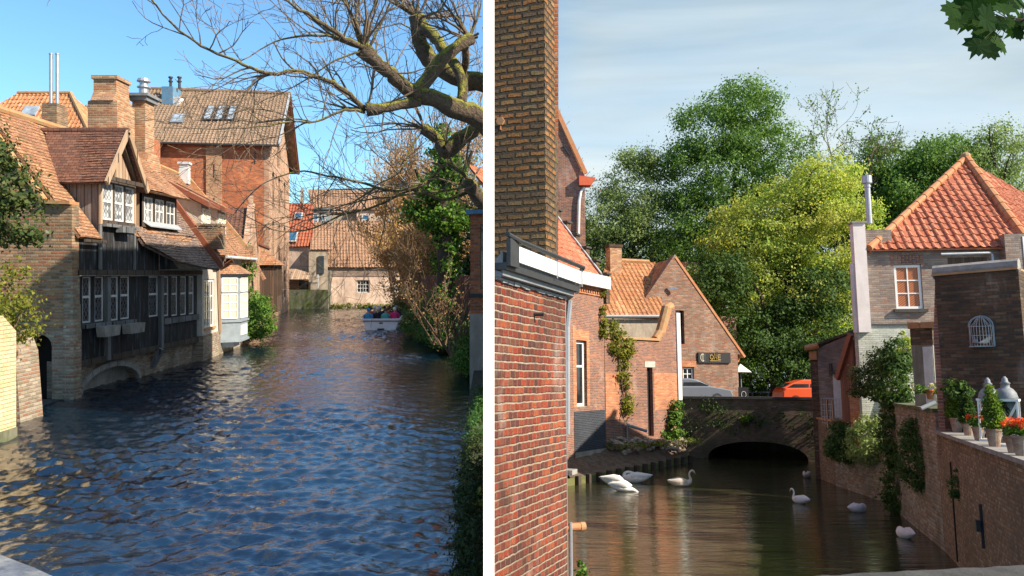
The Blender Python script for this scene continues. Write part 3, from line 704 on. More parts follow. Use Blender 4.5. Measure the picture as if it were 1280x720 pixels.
for a,b in ((0,1),(2,3)):
    xx0 = wins[a][0]-.1; xx1 = wins[b][1]+.15; zb = wins[a][2]
    P('sill', MB().box(xx0,xx1,-.02,.15,zb-.14,zb-.02), M_['beam_grey'])
    s = P('flower_box', MB().prism([(xx0+.55,zb-.42),(xx1-.05,zb-.42),(xx1+.02,zb-.12),(xx0+.48,zb-.12)],[],lambda q,r:(q,-.28,r),(0,.25,0)), M_['stone'])
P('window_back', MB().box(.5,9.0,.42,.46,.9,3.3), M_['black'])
# jetty and upper storey
P('jetty_beam', MB().box(.30,9.15,-.06,.34,3.40,3.56), M_['beam'])
xd0 = 1.45; xd1 = 3.52
P('upper_boards', MB().wall([(.36,3.56),(xd0,3.56),(xd0,4.5),(.36,4.5)],[],.0,.12).wall([(xd0+.01,3.56),(xd1,3.56),(xd1,4.95),(xd0+.01,4.95)],[],-.03,.12).wall([(xd1+.01,3.56),(5.4,3.56),(5.4,4.75),(xd1+.01,4.75)],[],.0,.12), M_['board_dark'])
P('corner_post', MB().box(xd0-.09,xd0+.03,-.09,.0,4.9,6.3), M_['beam_tan']); P('corner_post', MB().box(xd1-.06,xd1+.06,-.09,.0,4.7,6.3), M_['beam_tan'])
P('lower_post', MB().box(xd0-.10,xd0+.02,-.08,-.0,3.57,4.89), M_['beam_grey']); P('lower_post', MB().box(xd1-.03,xd1+.09,-.08,.0,3.57,4.69), M_['beam_grey'])
# main roof, pitch 1.36
sl = 1.36; L_ = math.hypot(1, sl); Vv = (0, 1/L_, sl/L_)
def ron(px_,py_,T=H1,O=(0,0,4.7)):
    n = Vector((1,0,0)).cross(Vector(Vv)); q = T.hit(px_,py_,O,n) - Vector(O); return (q.x, q.dot(Vector(Vv)))
for pl_ in ([(.12,-.28),(xd0-.1,-.28),(xd0-.1,4.22),(.12,4.22)],[(xd0-.1,1.2),(xd1+.06,1.2),(xd1+.06,4.22),(xd0-.1,4.22)],[(xd1+.06,-.1),(9.2,-.1),(9.2,4.22),(xd1+.06,4.22)]):
    roof('roof', H1, (0,0,4.7), (1,0,0), Vv, pl_, M_['tile_orange'], 'plain', .18, .13, lip=.022)
P('ridge', MB().tube([(.0,2.52,8.14),(9.2,2.52,8.14)], .12, 8), M_['ridge'])
P('back_roof', MB().prism([(.1,2.5),(9.2,2.5),(9.2,5.2),(.1,5.2)],[],lambda a,b:(a,b,8.08-(b-2.5)*1.3),(0,0,-.1)), M_['tile_orange'])
# catslide over the right half
roof('catslide_roof', H1, (0,0,4.7), (1,0,0), Vv, [(5.55,-1.05),(8.9,-1.38),(8.9,.1),(3.85,.1),(3.85,-.40)], M_['tile_grey'], 'plain', .18, .12, lip=.02)
roof('catslide_roof', H1, (0,0,4.72), (1,0,0), Vv, [(3.8,.12),(9.15,.12),(9.15,1.5),(3.8,1.5)], M_['tile_grey'], 'plain', .18, .12, lip=.022)
P('catslide_soffit', MB().prism([(5.5,0),(8.95,0),(8.95,-.78),(5.5,-.62)],[],lambda a,b:(a,b,3.60),(0,0,.08)), M_['beam'])
P('catslide_cheek', MB().wallx([(0,3.58),(-.62,3.6),(0,4.6)],[],5.48,5.54), M_['board_dark'])
P('mossy_eave_board', MB().bar((.3,-.2,4.38),(xd0,-.2,4.38),.06,.08), M_['beam'])
P('party_verge', MB().bar((9.05,-.85,3.68),(9.05,2.5,8.22),.16,.26,(0,-1,1)), M_['beam_red'])
# gabled dormer
DX = (xd0+xd1)/2; dz = 6.28; az = 7.72
P('dormer_cheek', MB().wallx([(.02,4.6),(.02,6.25),(1.35,6.25)],[],xd0,xd0+.06), M_['board_grey']); P('dormer_cheek', MB().wallx([(.02,4.6),(.02,6.25),(1.35,6.25)],[],xd1-.06,xd1), M_['board_grey'])
tw_ = (xd1-xd0-.30)/3
P('dormer_frame', MB().box(xd0+.03,xd1-.03,-.10,.0,4.93,5.03).box(xd0+.03,xd1-.03,-.10,.0,6.16,6.30).box(xd0+.66,xd0+.76,-.08,.0,5.03,6.16).box(xd0+1.34,xd0+1.44,-.08,.0,5.03,6.16), M_['beam'])
for i in range(3):
    a = xd0+.06+i*.68; window(H1, a, a+.60, 5.05, 6.15, -.06, 1, 2, M_['white'], M_['glass_pale'], .05, .06, .06, name='dormer_casement')
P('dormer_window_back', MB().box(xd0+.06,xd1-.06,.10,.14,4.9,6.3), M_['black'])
P('dormer_sill', MB().box(xd0+.0,xd1-.05,-.22,-.03,4.84,4.93), M_['beam_grey']); P('flower_box', MB().box(xd0+.75,xd0+1.55,-.34,-.12,4.70,4.88), M_['beam_grey'])
P('dormer_gable_boards', MB().wall([(xd0+.0,dz+.02),(xd1-.0,dz+.02),(DX,az-.05)],[],-.02,.06), M_['board_tan'])
pe = .40; rs = (az-dz)/((xd1-xd0)/2)
gb = MB(); gb.bar((DX,-.36,az+.07),(xd0-.28,-.36,dz-.20),.07,.17,(-1,0,1)); P('barge_board', gb, M_['beam_tan'])
P('barge_board', MB().bar((DX,-.36,az+.07),(xd1+.28,-.36,dz-.20),.07,.17,(1,0,1)), M_['beam_tan'])
P('gable_strut', MB().bar((DX-.12,-.10,az-.15),(DX-.45,-.10,dz+.1),.07,.1,(0,1,0)).bar((DX+.02,-.12,az-.2),(xd1-.05,-.12,dz+.12),.08,.12,(0,1,0)).bar((xd0-.1,-.30,dz-.02),(xd1+.1,-.30,dz-.02),.08,.12), M_['beam'])
lenr = 2.35
for sgn, xe in ((-1, xd0-.28), (1, xd1+.28)):
    V3 = Vector((DX-xe, 0, az+.10-(dz-.22))); Ls = V3.length
    if sgn < 0: roof('dormer_roof', H1, (xe,2.0,dz-.18), (0,-1,0), V3, [(0,0),(2.36,0),(2.36,Ls),(-.1,Ls)], M_['tile_brown'], 'plain', .17, .105, lip=.02)
    else: roof('dormer_roof', H1, (xe,-.36,dz-.18), (0,1,0), V3, [(0,0),(2.36,0),(2.4,Ls),(0,Ls)], M_['tile_brown'], 'plain', .17, .105, lip=.02)
P('dormer_ridge', MB().tube([(DX,-.38,az+.13),(DX,2.3,az+.13)], .07, 7), M_['tile_brown'])
# shed dormer
sa = 4.45; sb = 7.15
P('shed_dormer_front', MB().wall([(sa,5.0),(sb,5.0),(sb,6.2),(sa,6.2)],[rect(sa+.12,sa+.78,5.15,6.02)[::-1],rect(sa+.96,sa+1.66,5.15,6.02)[::-1],rect(sa+1.84,sa+2.56,5.15,6.02)[::-1]],.12,.22), M_['beam'])
for i, a in enumerate((sa+.12, sa+.96, sa+1.84)):
    window(H1, a+.01, a+(.65,.69,.71)[i], 5.16, 6.01, .13, 2, 2, M_['white'], M_['glass_pale'] if i < 2 else M_['glass_lead'], .05, .05, .035, name='shed_dormer_window')
P('shed_dormer_cheek', MB().wallx([(.14,4.9),(.14,6.2),(1.1,6.2)],[],sa,sa+.08), M_['board_tan']); P('shed_dormer_cheek', MB().wallx([(.14,4.9),(.14,6.2),(1.1,6.2)],[],sb-.08,sb), M_['beam_grey'])
V3 = Vector((0,2.35,1.95)).normalized()
roof('shed_dormer_roof', H1, (0,-.25,6.17), (1,0,0), V3, [(3.85,.0),(7.55,0),(7.3,2.6),(3.8,2.6)], M_['tile_orange'], 'plain', .18, .13, lip=.02)
P('lead_apron', MB().prism([(sa+.05,.12),(sb+.1,.12),(sb+.2,.0),(sa+.35,.0)],[],lambda a,b:(a,b,5.02+b*1.25),(0,0,.04)), M_['lead_pale'])

# ---- chimneys of the timber house
def stack(T, name, x0, x1, y0, y1, z0, z1, zc, out, m, mc):
    c = P_ = T.part(name, MB().box(x0,x1,y0,y1,z0,z1), m)
    T.part('chimney_cap', MB().box(x0-out,x1+out,y0-out,y1+out,z1,z1+.10).box(x0+out,x1-out,y0+out,y1-out,z1+.10,zc), mc, c); return c
ch = P('chimney', MB().box(6.0,7.3,1.72,2.75,5.9,9.5).box(5.85,7.6,1.50,2.9,5.9,7.0), M_['brick_chim'])
H1.part('chimney_cap', MB().prism([(5.94,9.5),(7.36,9.5),(7.12,9.85),(7.12,10.30),(6.18,10.30),(6.18,9.85)],[],lambda a,b:(a,1.84,b),(0,.80,0)).box(6.12,7.18,1.78,2.70,10.301,10.42), M_['brick_chim'], ch)
ch = P('chimney', MB().box(7.7,8.45,1.52,2.0,5.6,9.85).prism([(7.5,5.4),(8.75,5.4),(8.75,7.5),(8.45,7.95),(7.7,7.95),(7.5,7.5)],[],lambda a,b:(a,1.38,b),(0,.75,0)), M_['brick_chim'])
H1.part('chimney_cap', MB().box(7.6,8.6,1.42,2.1,9.86,10.02).box(7.52,8.7,1.34,2.18,10.02,10.12), M_['lead'], ch)
H1.part('chimney_pot', MB().lathe([(.17,0),(.17,.30),(.24,.32),(.24,.36),(.15,.40),(.15,.52),(.25,.55),(.20,.66),(.02,.68)],12,(8.15,1.78,10.12)), M_['zinc'], ch)

# ---- sunlit near wall, buttress
nw = Thing(W, 'canal_wall', 'sunlit yellowed plaster wall rising from the water at the far left edge', 'wall', (-10.5,11), p1=(-10.5,16.95))
nw.part('rendered_face', MB().wall([(0,-.4),(5.94,-.4),(5.94,2.25),(5.5,2.6),(0,2.9)],[],0,.5), M_['brick_gold'])
nw.part('algae_band', MB().box(0,5.95,-.02,.1,-.4,.22), M_['mossy'])
nw.part('return_wall', MB().box(5.6,5.93,.5,5,-.4,2.15), M_['plaster_gold'])
bt = MB(); bt.prism([(-11.95,18.9),(-11.5,18.9),(-11.5,19.6),(-11.95,19.6)],[],lambda a,b:(a,b,-.4),(0,0,2.2)); 
bt = MB(); bt.prism([(-.3,-.4),(.35,-.4),(.2,1.6),(.05,2.0),(-.3,2.0)],[],lambda a,b:(a,0,b),(0,.9,0))
solo(W, 'buttress', 'grey-brown mossy masonry buttress between sunlit wall and arched doorway', 'buttress', bt, M_['brick_low'], (-11.75,18.6,0))
solo(W, 'landing', 'dark masonry landing at the water under the arched doorway', 'landing', MB().box(-1.3,.72,1.0,3.2,-.5,.02), M_['stone_dark'], (-13.0,18.7,0))
bush(W, 'evergreen_shrub', 'dark evergreen shrub overhanging the brick gable at the far left edge', 'shrub', (-11.75,18.6,4.3), [((-.4,0,1.1),(1.0,.9,1.0)),((.2,0,.3),(.75,.7,.8)),((-.7,0,2.0),(.6,.6,.8))], 5200, .11, M_['leaf_holly'], M_['bark_dark'], clump=.3)
bush(W, 'climbing_plant', 'yellow-green climber hanging on the brick wall at the far left edge', 'climber', (-11.2,17.9,2.1), [((0,0,.9),(.45,.5,.7)),((.15,0,.2),(.6,.5,.6)),((-.5,0,.3),(.5,.4,.8))], 2300, .085, M_['leaf_lime'], M_['bark'], clump=.3)

# ---- stone parapet at the very bottom left
sp = MB()
pr = [(-.5,-.4),(-.5,.06),(-.42,.11),(-.2,.13),(.15,.12),(.36,.085),(.46,.0),(.5,-.4)]
nseg = 26; vs=[]; fs=[]
for i in range(nseg+1):
    t=i/nseg*4.0-2.0
    for (a,b) in pr: vs.append((t, a+random.uniform(-.006,.006), b+random.uniform(-.005,.005)))
for i in range(nseg):
    for k in range(len(pr)-1): q=i*len(pr)+k; fs.append((q,q+1,q+1+len(pr),q+len(pr)))
fs.append(tuple(range(len(pr)))); fs.append(tuple(nseg*len(pr)+k for k in reversed(range(len(pr)))))
sp.add(vs,fs)
pa = W.at(0,689,2.2); pb = W.at(92,722,2.0); an = math.atan2(pb.y-pa.y, pb.x-pa.x)
solo(W, 'stone_parapet', 'rounded blue-grey stone parapet coping at the bottom left corner', 'parapet', sp, M_['stone_blue'], (pb.x+.46*math.sin(an), pb.y-.46*math.cos(an), pa.z-.03), smooth=True, rz=an)

# ---- H0: hipped orange roof behind
H0 = Thing(W, 'rear_house', 'house with hipped orange pantile roof and small skylight behind the timber house', 'house', (-30.5,47,0), p1=(-23.5,47))
zE = H0.px(118,185,0)[1]; zR = 3.5+ (340-117)/1000*50
xr = H0.px(88,117,3)[0]; xe = H0.px(121,176,0)[0]
H0.part('wall', MB().box(-6,xe-.1,.1,7,0,zE+.1), M_['brick_pale'])
V3 = Vector((0,3,zR-zE)); Ls=V3.length
a = (-6,0); b=(xe,0); 
roof('roof', H0, (0,0,zE), (1,0,0), V3, [(H0.px(22,117,3)[0]-4.2,0),(xe+.1,0),(xr,Ls),(H0.px(22,117,3)[0],Ls)], M_['pan_orange'], 'pan', .26, .36, amp=.04)
c0=Vector((xe,0,zE)); c1=Vector((xr,3,zR)); c2=Vector((xe+.2,6.4,zE))
H0.part('hip_roof', MB().add([c0,c2,c1,c0+Vector((0,0,-.1)),c2+Vector((0,0,-.1)),c1+Vector((0,0,-.1))],[(0,1,2),(5,4,3),(0,3,4,1),(1,4,5,2),(2,5,3,0)]), M_['pan_orange'])
H0.part('ridge', MB().tube([c1+Vector((0,0,.05)),c0+Vector((0,0,.05))],.13,7).tube([c1+Vector((0,0,.05)),(H0.px(22,117,3)[0],3,zR+.05)],.12,7), M_['ridge'])
q = H0.hit(38,141,(0,0,zE),Vector((1,0,0)).cross(V3.normalized()))
H0.part('skylight', MB().prism([(-.45,-.4),(.45,-.4),(.45,.4),(-.45,.4)],[],lambda u,v:q+Vector((1,0,0))*u+V3.normalized()*v+Vector((0,-.02,.06)),(0,-.05,.08)), M_['glass_sky'])
cs = Thing(W, 'brick_chimney', 'squat brick chimney carrying two tall steel flues above the orange roofs', 'chimney', (-20.9,36.2,6.5))
cs.part('stack', MB().box(-.38,.30,0,.9,0,zz:=cs.px(62,129,0)[1]), M_['brick_old'])
for dx in (-.19,.10): cs.part('flue', MB().lathe([(.075,0),(.075,2.35),(.09,2.35),(.09,2.42),(.07,2.42)],12,(dx,.4,zz-.05)), M_['zinc'])
roof_b = Thing(W, 'rear_roof', 'small brown pantiled roof seen between the orange hip and the big brick chimney', 'roof', (-27,54,0))
roof('tiles', roof_b, (-3,0,13.0), (1,0,0), (0,.7,.7), [(0,0),(4.5,0),(4.5,3.2),(0,3.2)], M_['pan_brown'], 'pan')
roof_b.part('wall', MB().box(-3,1.5,.2,4,0,13), M_['brick_red'])
# a mossy tree crown edge behind
# ---- H2 pale rendered house with oriel
H2 = Thing(W, 'rendered_house', 'pale plastered canal house with orange tiled roof, white dormer windows and grey oriel bay', 'house', (-12.1,31.25), p1=(-12.95,38.4))
P2 = H2.part; L2 = H2.L
w0 = H2.px(243,395)[0]+.15
hs = [rect(.35,1.75,1.0,3.05)[::-1]]
P2('front_wall', MB().wall([(0,1.0),(L2,1.0),(L2,4.7),(0,4.7)],[[(.3,1.25),(.3,3.2),(1.9,3.2),(1.9,1.25)]],.0,.3), M_['plaster'])
P2('plinth', MB().box(-.05,L2,-.04,.34,-.4,.995), M_['brick_low'])
window(H2, .32,1.88,1.27,3.18,.04,4,3,M_['white'],M_['glass'],.07,.07,.04,sill=.1,sm=M_['ridge'])
P2('side_wall', MB().box(L2-.3,L2,.3,5,-.4,4.7), M_['brick_pale'])
P2('timber_brace', MB().bar((2.15,-.03,4.4),(2.6,-.03,.95),.10,.2,(0,1,0)), M_['beam_tan'])
P2('eave_bracket', MB().bar((3.3,-.55,4.25),(2.5,.0,3.55),.1,.12).box(1.9,2.05,-.5,0,4.05,4.2), M_['beam_red'])
# oriel
oa, ob_ = 2.75, 5.1
or_ = P2('oriel', MB().poly([(oa,0),(oa+.35,-.75),(ob_-.35,-.75),(ob_,0)],.55,3.35).poly([(oa-.06,0),(oa+.32,-.82),(ob_-.32,-.82),(ob_+.06,0)],1.35,1.43).poly([(oa-.06,0),(oa+.32,-.82),(ob_-.32,-.82),(ob_+.06,0)],.50,.60).poly([(oa-.06,0),(oa+.32,-.82),(ob_-.32,-.82),(ob_+.06,0)],3.32,3.42).poly([(oa+.3,0),(oa+.6,-.45),(ob_-.6,-.45),(ob_-.3,0)],.25,.5), M_['greywin'])
def oriel_pane(a, b, nx, inset=.12):
    a=Vector((a[0],a[1],0)); b=Vector((b[0],b[1],0)); d=(b-a); u=d.normalized(); n=Vector((u.y,-u.x,0)); A=a+u*inset; Bq=b-u*inset; w=(Bq-A).length
    for zz0,zz1,ny in ((1.52,2.55,3),(2.66,3.24,2)):
        fr=MB(); pn=MB()
        pn.prism([(0,zz0),(w,zz0),(w,zz1),(0,zz1)],[],lambda q,r:A+u*q+Vector((0,0,r)),n*.012)
        for i in range(nx+1):
            q=A+u*(w*i/nx)+n*.02; fr.bar(q+Vector((0,0,zz0)),q+Vector((0,0,zz1)),.045,.035,n)
        for j in range(ny+1):
            zq=zz0+(zz1-zz0)*j/ny; fr.bar(A+n*.02+Vector((0,0,zq)),Bq+n*.02+Vector((0,0,zq)),.035,.045)
        o=H2.part('oriel_window',fr,M_['white'],or_)
        H2.part('pane',pn,M_['curtain'] if nx==3 or nx==2 else M_['glass'],o)
oriel_pane((oa,0),(oa+.35,-.75),2,.1); oriel_pane((oa+.35,-.75),(ob_-.35,-.75),3); 
H2.part('oriel_panel', MB().box(oa+.55,ob_-.55,-.785,-.75,.75,1.2), M_['white_dull'], or_)
c=Vector(((oa+ob_)/2,0,4.1)); rb=[(oa-.22,0.0),(oa+.25,-.98),(ob_-.25,-.98),(ob_+.22,0.0)]
H2.part('oriel_roof', MB().add([(x,y,3.42) for x,y in rb]+[(oa+.6,.0,4.05),(ob_-.6,0,4.05)],[(0,1,4),(1,2,5,4),(2,3,5),(3,2,1,0),(0,4,5,3)]), M_['tile_orange'], or_)
sl2=1.2; L22=math.hypot(1,sl2); V2=(0,1/L22,sl2/L22)
roof('roof', H2, (0,-.55,4.15), (1,0,0), V2, [(-.1,0),(L2+.1,0),(L2+.1,5.0),(-.1,5.0)], M_['tile_orange'], 'plain', .18, .13, lip=.022)
P2('gutter', MB().tube([(1.3,-.62,4.12),(L2+.2,-.62,4.12)],.06,7), M_['white_dull'])
P2('ridge', MB().tube([(-.1,2.68,8.05),(L2+.1,2.68,8.05)],.11,7), M_['ridge'])
P2('verge', MB().bar((L2+.05,-.5,4.3),(L2+.05,2.65,8.12),.25,.22,(0,-1,1)), M_['ridge'])
P2('kneeler', MB().box(L2-.15,L2+.25,-.55,.2,3.95,4.75), M_['brick_chim'])
P2('back_roof', MB().prism([(-.1,2.65),(L2+.1,2.65),(L2+.1,5.6),(-.1,5.6)],[],lambda a,b:(a,b,8.0-(b-2.65)*1.2),(0,0,-.1)), M_['tile_orange'])
P2('small_chimney', MB().box(L2-1.1,L2-.7,2.2,2.6,7.6,8.5).box(L2-1.16,L2-.64,2.14,2.66,8.5,8.6), M_['white_dull'])
for xa,xb in ((1.2,2.6),(3.9,5.3)):
    d = P2('dormer', MB().wallx([(.35,4.9),(.35,6.25),(1.9,7.0),(1.9,6.0)],[],xa,xb), M_['plaster'])
    H2.part('dormer_roof', MB().prism([(.05,6.2),(2.2,7.35),(2.2,7.45),(.0,6.30)],[],lambda a,b:(xa-.18,a,b),(xb-xa+.36,0,0)), M_['tile_orange'], d)
    H2.part('dormer_fascia', MB().wallx([(.02,6.12),(.02,6.34),(2.0,7.38),(2.0,7.14)],[],xa-.24,xa-.18).box(xa-.2,xb+.2,-.02,.05,6.14,6.32), M_['beam_red'], d)
    window(H2, xa+.12, xb-.12, 5.0, 6.1, .29, 3, 3, M_['white'], M_['curtain'], .06, .07, .035, name='dormer_window')
P2('parapet_block', MB().box(-.2,.55,-.75,.1,4.4,5.3).box(-.28,.62,-.8,.15,5.3,5.38), M_['brick_old'])

# ---- H3 small brick gable house
H3 = Thing(W, 'gabled_house', 'small brick gabled house with brown tiled roof, partly under ivy, beside the oriel house', 'house', (-13.6,41.5), p1=(-15.9,50))
L3=H3.L
H3.part('gable_wall', MB().wall([(0,-.4),(L3,-.4),(L3,4.7),(L3/2,7.2),(0,4.7)],[rect(1.6,3.1,1.4,3.3)[::-1]],0,.35), M_['brick_pale'])
H3.part('end_wall', MB().box(0,.35,.35,7,-.4,4.7), M_['brick_chim'])
window(H3,1.62,3.08,1.42,3.28,.12,3,3,M_['beam_red'],M_['glass'],.08,.08,.05,sill=.1,sm=M_['stone'])
V3=Vector((L3/2+.2,0,2.55)); 
roof('roof', H3, (-.2,7,4.6), (0,-1,0), V3, [(0,0),(6.75,0),(6.75,V3.length),(0,V3.length)], M_['tile_brown'], 'pan', .24, .3)
H3.part('back_roof', MB().prism([(L3/2,7.15),(L3+.2,4.6),(L3+.2,4.5),(L3/2,7.0)],[],lambda a,b:(a,.3,b),(0,6.7,0)), M_['tile_brown'])
H3.part('gable_coping', MB().bar((-.1,.15,4.75),(L3/2,.15,7.35),.4,.12,(-1,0,1)).bar((L3+.1,.15,4.75),(L3/2,.15,7.35),.4,.12,(1,0,1)), M_['brick_pale'])
H3.part('finial', MB().box(L3/2-.12,L3/2+.12,.05,.3,7.3,7.9), M_['brick_pale'])
H3.part('lean_to_roof', MB().prism([(3.6,3.1),(1.3,3.1),(1.3,4.4),(3.2,3.6)],[],lambda a,b:(a,-.7+(b-3.1)*.5,b),(0,.1,-.05)), M_['tile_orange'])
# bay house between gable and big house
H3b = Thing(W, 'bay_house', 'narrow brick house with a brown boarded bay window under an orange bay roof', 'house', (-15.9,50.1), p1=(-18.15,59.8))
L3b=H3b.L
H3b.part('wall', MB().box(0,L3b,0,4,-.4,5.2), M_['brick_pale'])
H3b.part('stone_base', MB().box(0,L3b,-.12,.0,-.4,.7).box(.3,1.1,-.5,-.12,-.4,.45), M_['plaster_gold'])
bay = H3b.part('bay', MB().box(1.2,6.2,-1.1,-.01,.9,1.9), M_['board_brown'])
H3b.part('bay_frame', MB().box(1.2,1.36,-1.1,-.01,1.9,3.95).box(6.04,6.2,-1.1,-.01,1.9,3.95).box(1.36,6.04,-1.1,-.9,3.75,3.95).box(2.9,3.05,-1.1,-.95,1.9,3.75).box(4.5,4.65,-1.1,-.95,1.9,3.75).box(1.2,1.36,-1.1,-.01,3.75,3.95), M_['board_brown'], bay)
H3b.part('bay_window', MB().box(1.38,6.02,-1.02,-.98,1.9,3.75).box(1.26,1.30,-.95,-.15,1.95,3.7), M_['glass'], bay)
H3b.part('bay_roof', MB().add([(.95,-1.35,3.95),(6.45,-1.35,3.95),(6.45,0,3.95),(.95,0,3.95),(1.6,0,5.1),(5.8,0,5.1)],[(0,1,5,4),(1,2,5),(0,4,3),(3,2,1,0),(3,4,5,2)]), M_['tile_orange'], bay)
H3b.part('roof', MB().prism([(0,5.2),(L3b,5.2),(L3b,5.3),(0,5.3)],[],lambda a,b:(a,-.1,b),(0,4.2,0)), M_['tile_brown'])

# ---- H4 big brick house
H4 = Thing(W, 'tall_brick_house', 'tall red brick house with brown pantile roof and skylights, the tallest on the left canal', 'house', (-18.2,60), p1=(-20.3,72.9))
L4=H4.L; EZ=13.1; RZ=18.2
cw=[]
fl=[(1.3,3.3),(4.4,7.1),(8.3,10.9)]
for cx_ in (2.2,5.9,9.6):
    for (z0,z1) in fl: cw.append((cx_,1.25,z0,z1))
H4.part('canal_wall', MB().wall([(0,-.4),(L4,-.4),(L4,EZ),(L4/2,RZ-.3),(0,EZ)],[list(reversed(arch(c-w/2,c+w/2,z0,z1,.4))) for c,w,z0,z1 in cw]+[list(reversed(arch(4.6,6.2,11.9,13.6,.5)))],0,.4), M_['brick_pale'])
for c,w,z0,z1 in cw+[(5.4,1.5,11.95,13.6)]:
    window(H4,c-w/2+.04,c+w/2-.04,z0+.03,z1+.3,.16,2,4,M_['board_brown'],M_['glass'],.09,.09,.06,sill=.12,sm=M_['white_dull'])
H4.part('front_wall', MB().box(-.01,.4,.41,10.5,-.4,EZ), M_['brick_red'])
x_,_=0,0
H4.part('pilaster', MB().box(-.14,-.012,3.4,4.5,-.4,EZ-.1), M_['brick_chim'])
if 0: H4.part('soot_streak', MB().box(-.02,-.012,2.55,3.3,3,EZ-.2), M_['brick_dark'])
for yy,zc in ((1.0,EZ-1.5),(3.9,EZ-2.6),(3.9,8)): H4.part('wall_anchor', MB().box(-.17 if yy==3.9 else -.05,-.012,yy,yy+.06,zc,zc+1.0), M_['darkmetal'])
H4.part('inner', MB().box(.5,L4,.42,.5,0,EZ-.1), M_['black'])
H4.part('far_wall', MB().box(L4-.4,L4,.41,10,-.4,EZ), M_['brick_red'])
V4=Vector((L4/2+.5,0,RZ-EZ+.25)); Ls=V4.length
roof('roof', H4, (-.5,10.5,EZ-.15), (0,-1,0), V4, [(0,0),(11.2,0),(11.2,Ls),(0,Ls)], M_['pan_brown'], 'pan', .27, .36, amp=.05)
H4.part('far_roof', MB().prism([(L4/2,RZ+.1),(L4+.6,EZ-.4),(L4+.6,EZ-.55),(L4/2,RZ-.1)],[],lambda a,b:(a,-.9,b),(0,11,0)), M_['pan_brown'])
H4.part('barge_board', MB().bar((L4/2,-.75,RZ+.02),(L4+.6,-.75,EZ-.5),.1,.45,(1,0,1)), M_['beam_red'])
H4.part('barge_board', MB().bar((L4/2,-.75,RZ+.02),(-.5,-.75,EZ-.2),.1,.35,(-1,0,1)), M_['lead_pale'])
H4.part('eave_soffit', MB().box(L4,L4+.55,-.85,9,EZ-.62,EZ-.45), M_['board_brown'])
H4.part('gutter', MB().tube([(-.55,-.8,EZ-.2),(-.55,10.4,EZ-.2)],.09,7), M_['darkmetal'])
H4.part('ridge', MB().tube([(L4/2,-.85,RZ+.17),(L4/2,10.4,RZ+.17)],.15,7), M_['pan_brown'])
Nn4=Vector((0,-1,0)).cross(V4.normalized())
def onroof4(px_,py_): return H4.hit(px_,py_,(-.5,0,EZ-.15),Nn4)
a=onroof4(251,152); b=onroof4(294,152); c=onroof4(256,134)
for i in range(3):
    s=(b-a)/3; u=s.normalized(); A=a+s*i+u*.08; w=s.length-.16; vv=V4.normalized(); hh=(c-a).dot(vv)
    f=H4.part('skylight', MB().prism([(0,0),(w,0),(w,hh),(0,hh)],[],lambda q,r:A+u*q+vv*r+Nn4*.05,Nn4*.12), M_['darkmetal'])
    H4.part('skylight_glass', MB().prism([(.12,.12),(w-.12,.12),(w-.12,hh-.12),(.12,hh-.12)],[],lambda q,r:A+u*q+vv*r+Nn4*.171,Nn4*.02), M_['glass_sky'], f)
a=onroof4(212,155); u=(onroof4(228,155)-a); w=u.length; u.normalize(); hh=(onroof4(216,144)-a).dot(V4.normalized())
f=H4.part('skylight', MB().prism([(0,0),(w,0),(w,hh),(0,hh)],[],lambda q,r:a+u*q+V4.normalized()*r+Nn4*.05,Nn4*.12), M_['lead'])
H4.part('skylight_glass', MB().prism([(.15,.15),(w-.15,.15),(w-.15,hh-.15),(.15,hh-.15)],[],lambda q,r:a+u*q+V4.normalized()*r+Nn4*.171,Nn4*.02), M_['glass_sky'], f)
# clad chimney box with two pots
p=W.at(211,140,63); q0=W.at(202,108,63); q1=W.at(216,108,63)
bx=Thing(W,'clad_chimney','blue-grey clad chimney box with two dark flues on the big brown roof','chimney',(p.x,63,12))
bx.part('box', MB().box(q0.x-p.x,q1.x-p.x,0,1.6,0,q0.z-12), M_['bluebox'])
bx.part('side_cladding', MB().box(q1.x-p.x+.01,q1.x-p.x+.5,.05,1.5,0,q0.z-12.8), M_['white_dull'])
for dx in (-.15,.55): bx.part('flue', MB().lathe([(.11,0),(.11,.5),(.18,.52),(.18,.6),(.11,.62),(.11,.8),(.2,.84),(.15,.95)],10,(dx,.7,q0.z-12)), M_['darkmetal'])
rr=Thing(W,'side_roof','low blue-grey roof left of the clad chimney box','roof',(-27.9,62.5,0)); rr.part('cladding',MB().box(-2.5,.1,0,3,8,14.8),M_['bluebox'])
# sliver of moss tree behind H2 ridge
bush(W,'roof_moss','yellow-green bush showing above the ridge below the red brick house','bush',(W.at(203,205,40).x,40,8.2),[((0,0,.1),(.8,.5,.5))],500,.14,M_['leaf_lime'],None)

# ---- ivy on H2/H3
bush(W,'ivy_bush','dense dark green ivy mound hanging to the water beside the oriel bay','ivy',(-12.9,39.6,0),[((.15,0,.9),(.75,1.6,1.2)),((.0,.3,1.6),(.6,1.5,.75))],9000,.12,M_['leaf_ivy'],None,clump=.3,shell=.8)
bush(W,'ivy_climber','green ivy climbing the brick wall between oriel house and gabled house','ivy',(-13.05,39.2,2.4),[((0,0,1.2),(.25,.7,1.1)),((-.1,0,.2),(.2,.5,.8))],2500,.12,M_['leaf_ivy'],M_['bark'],clump=.25)

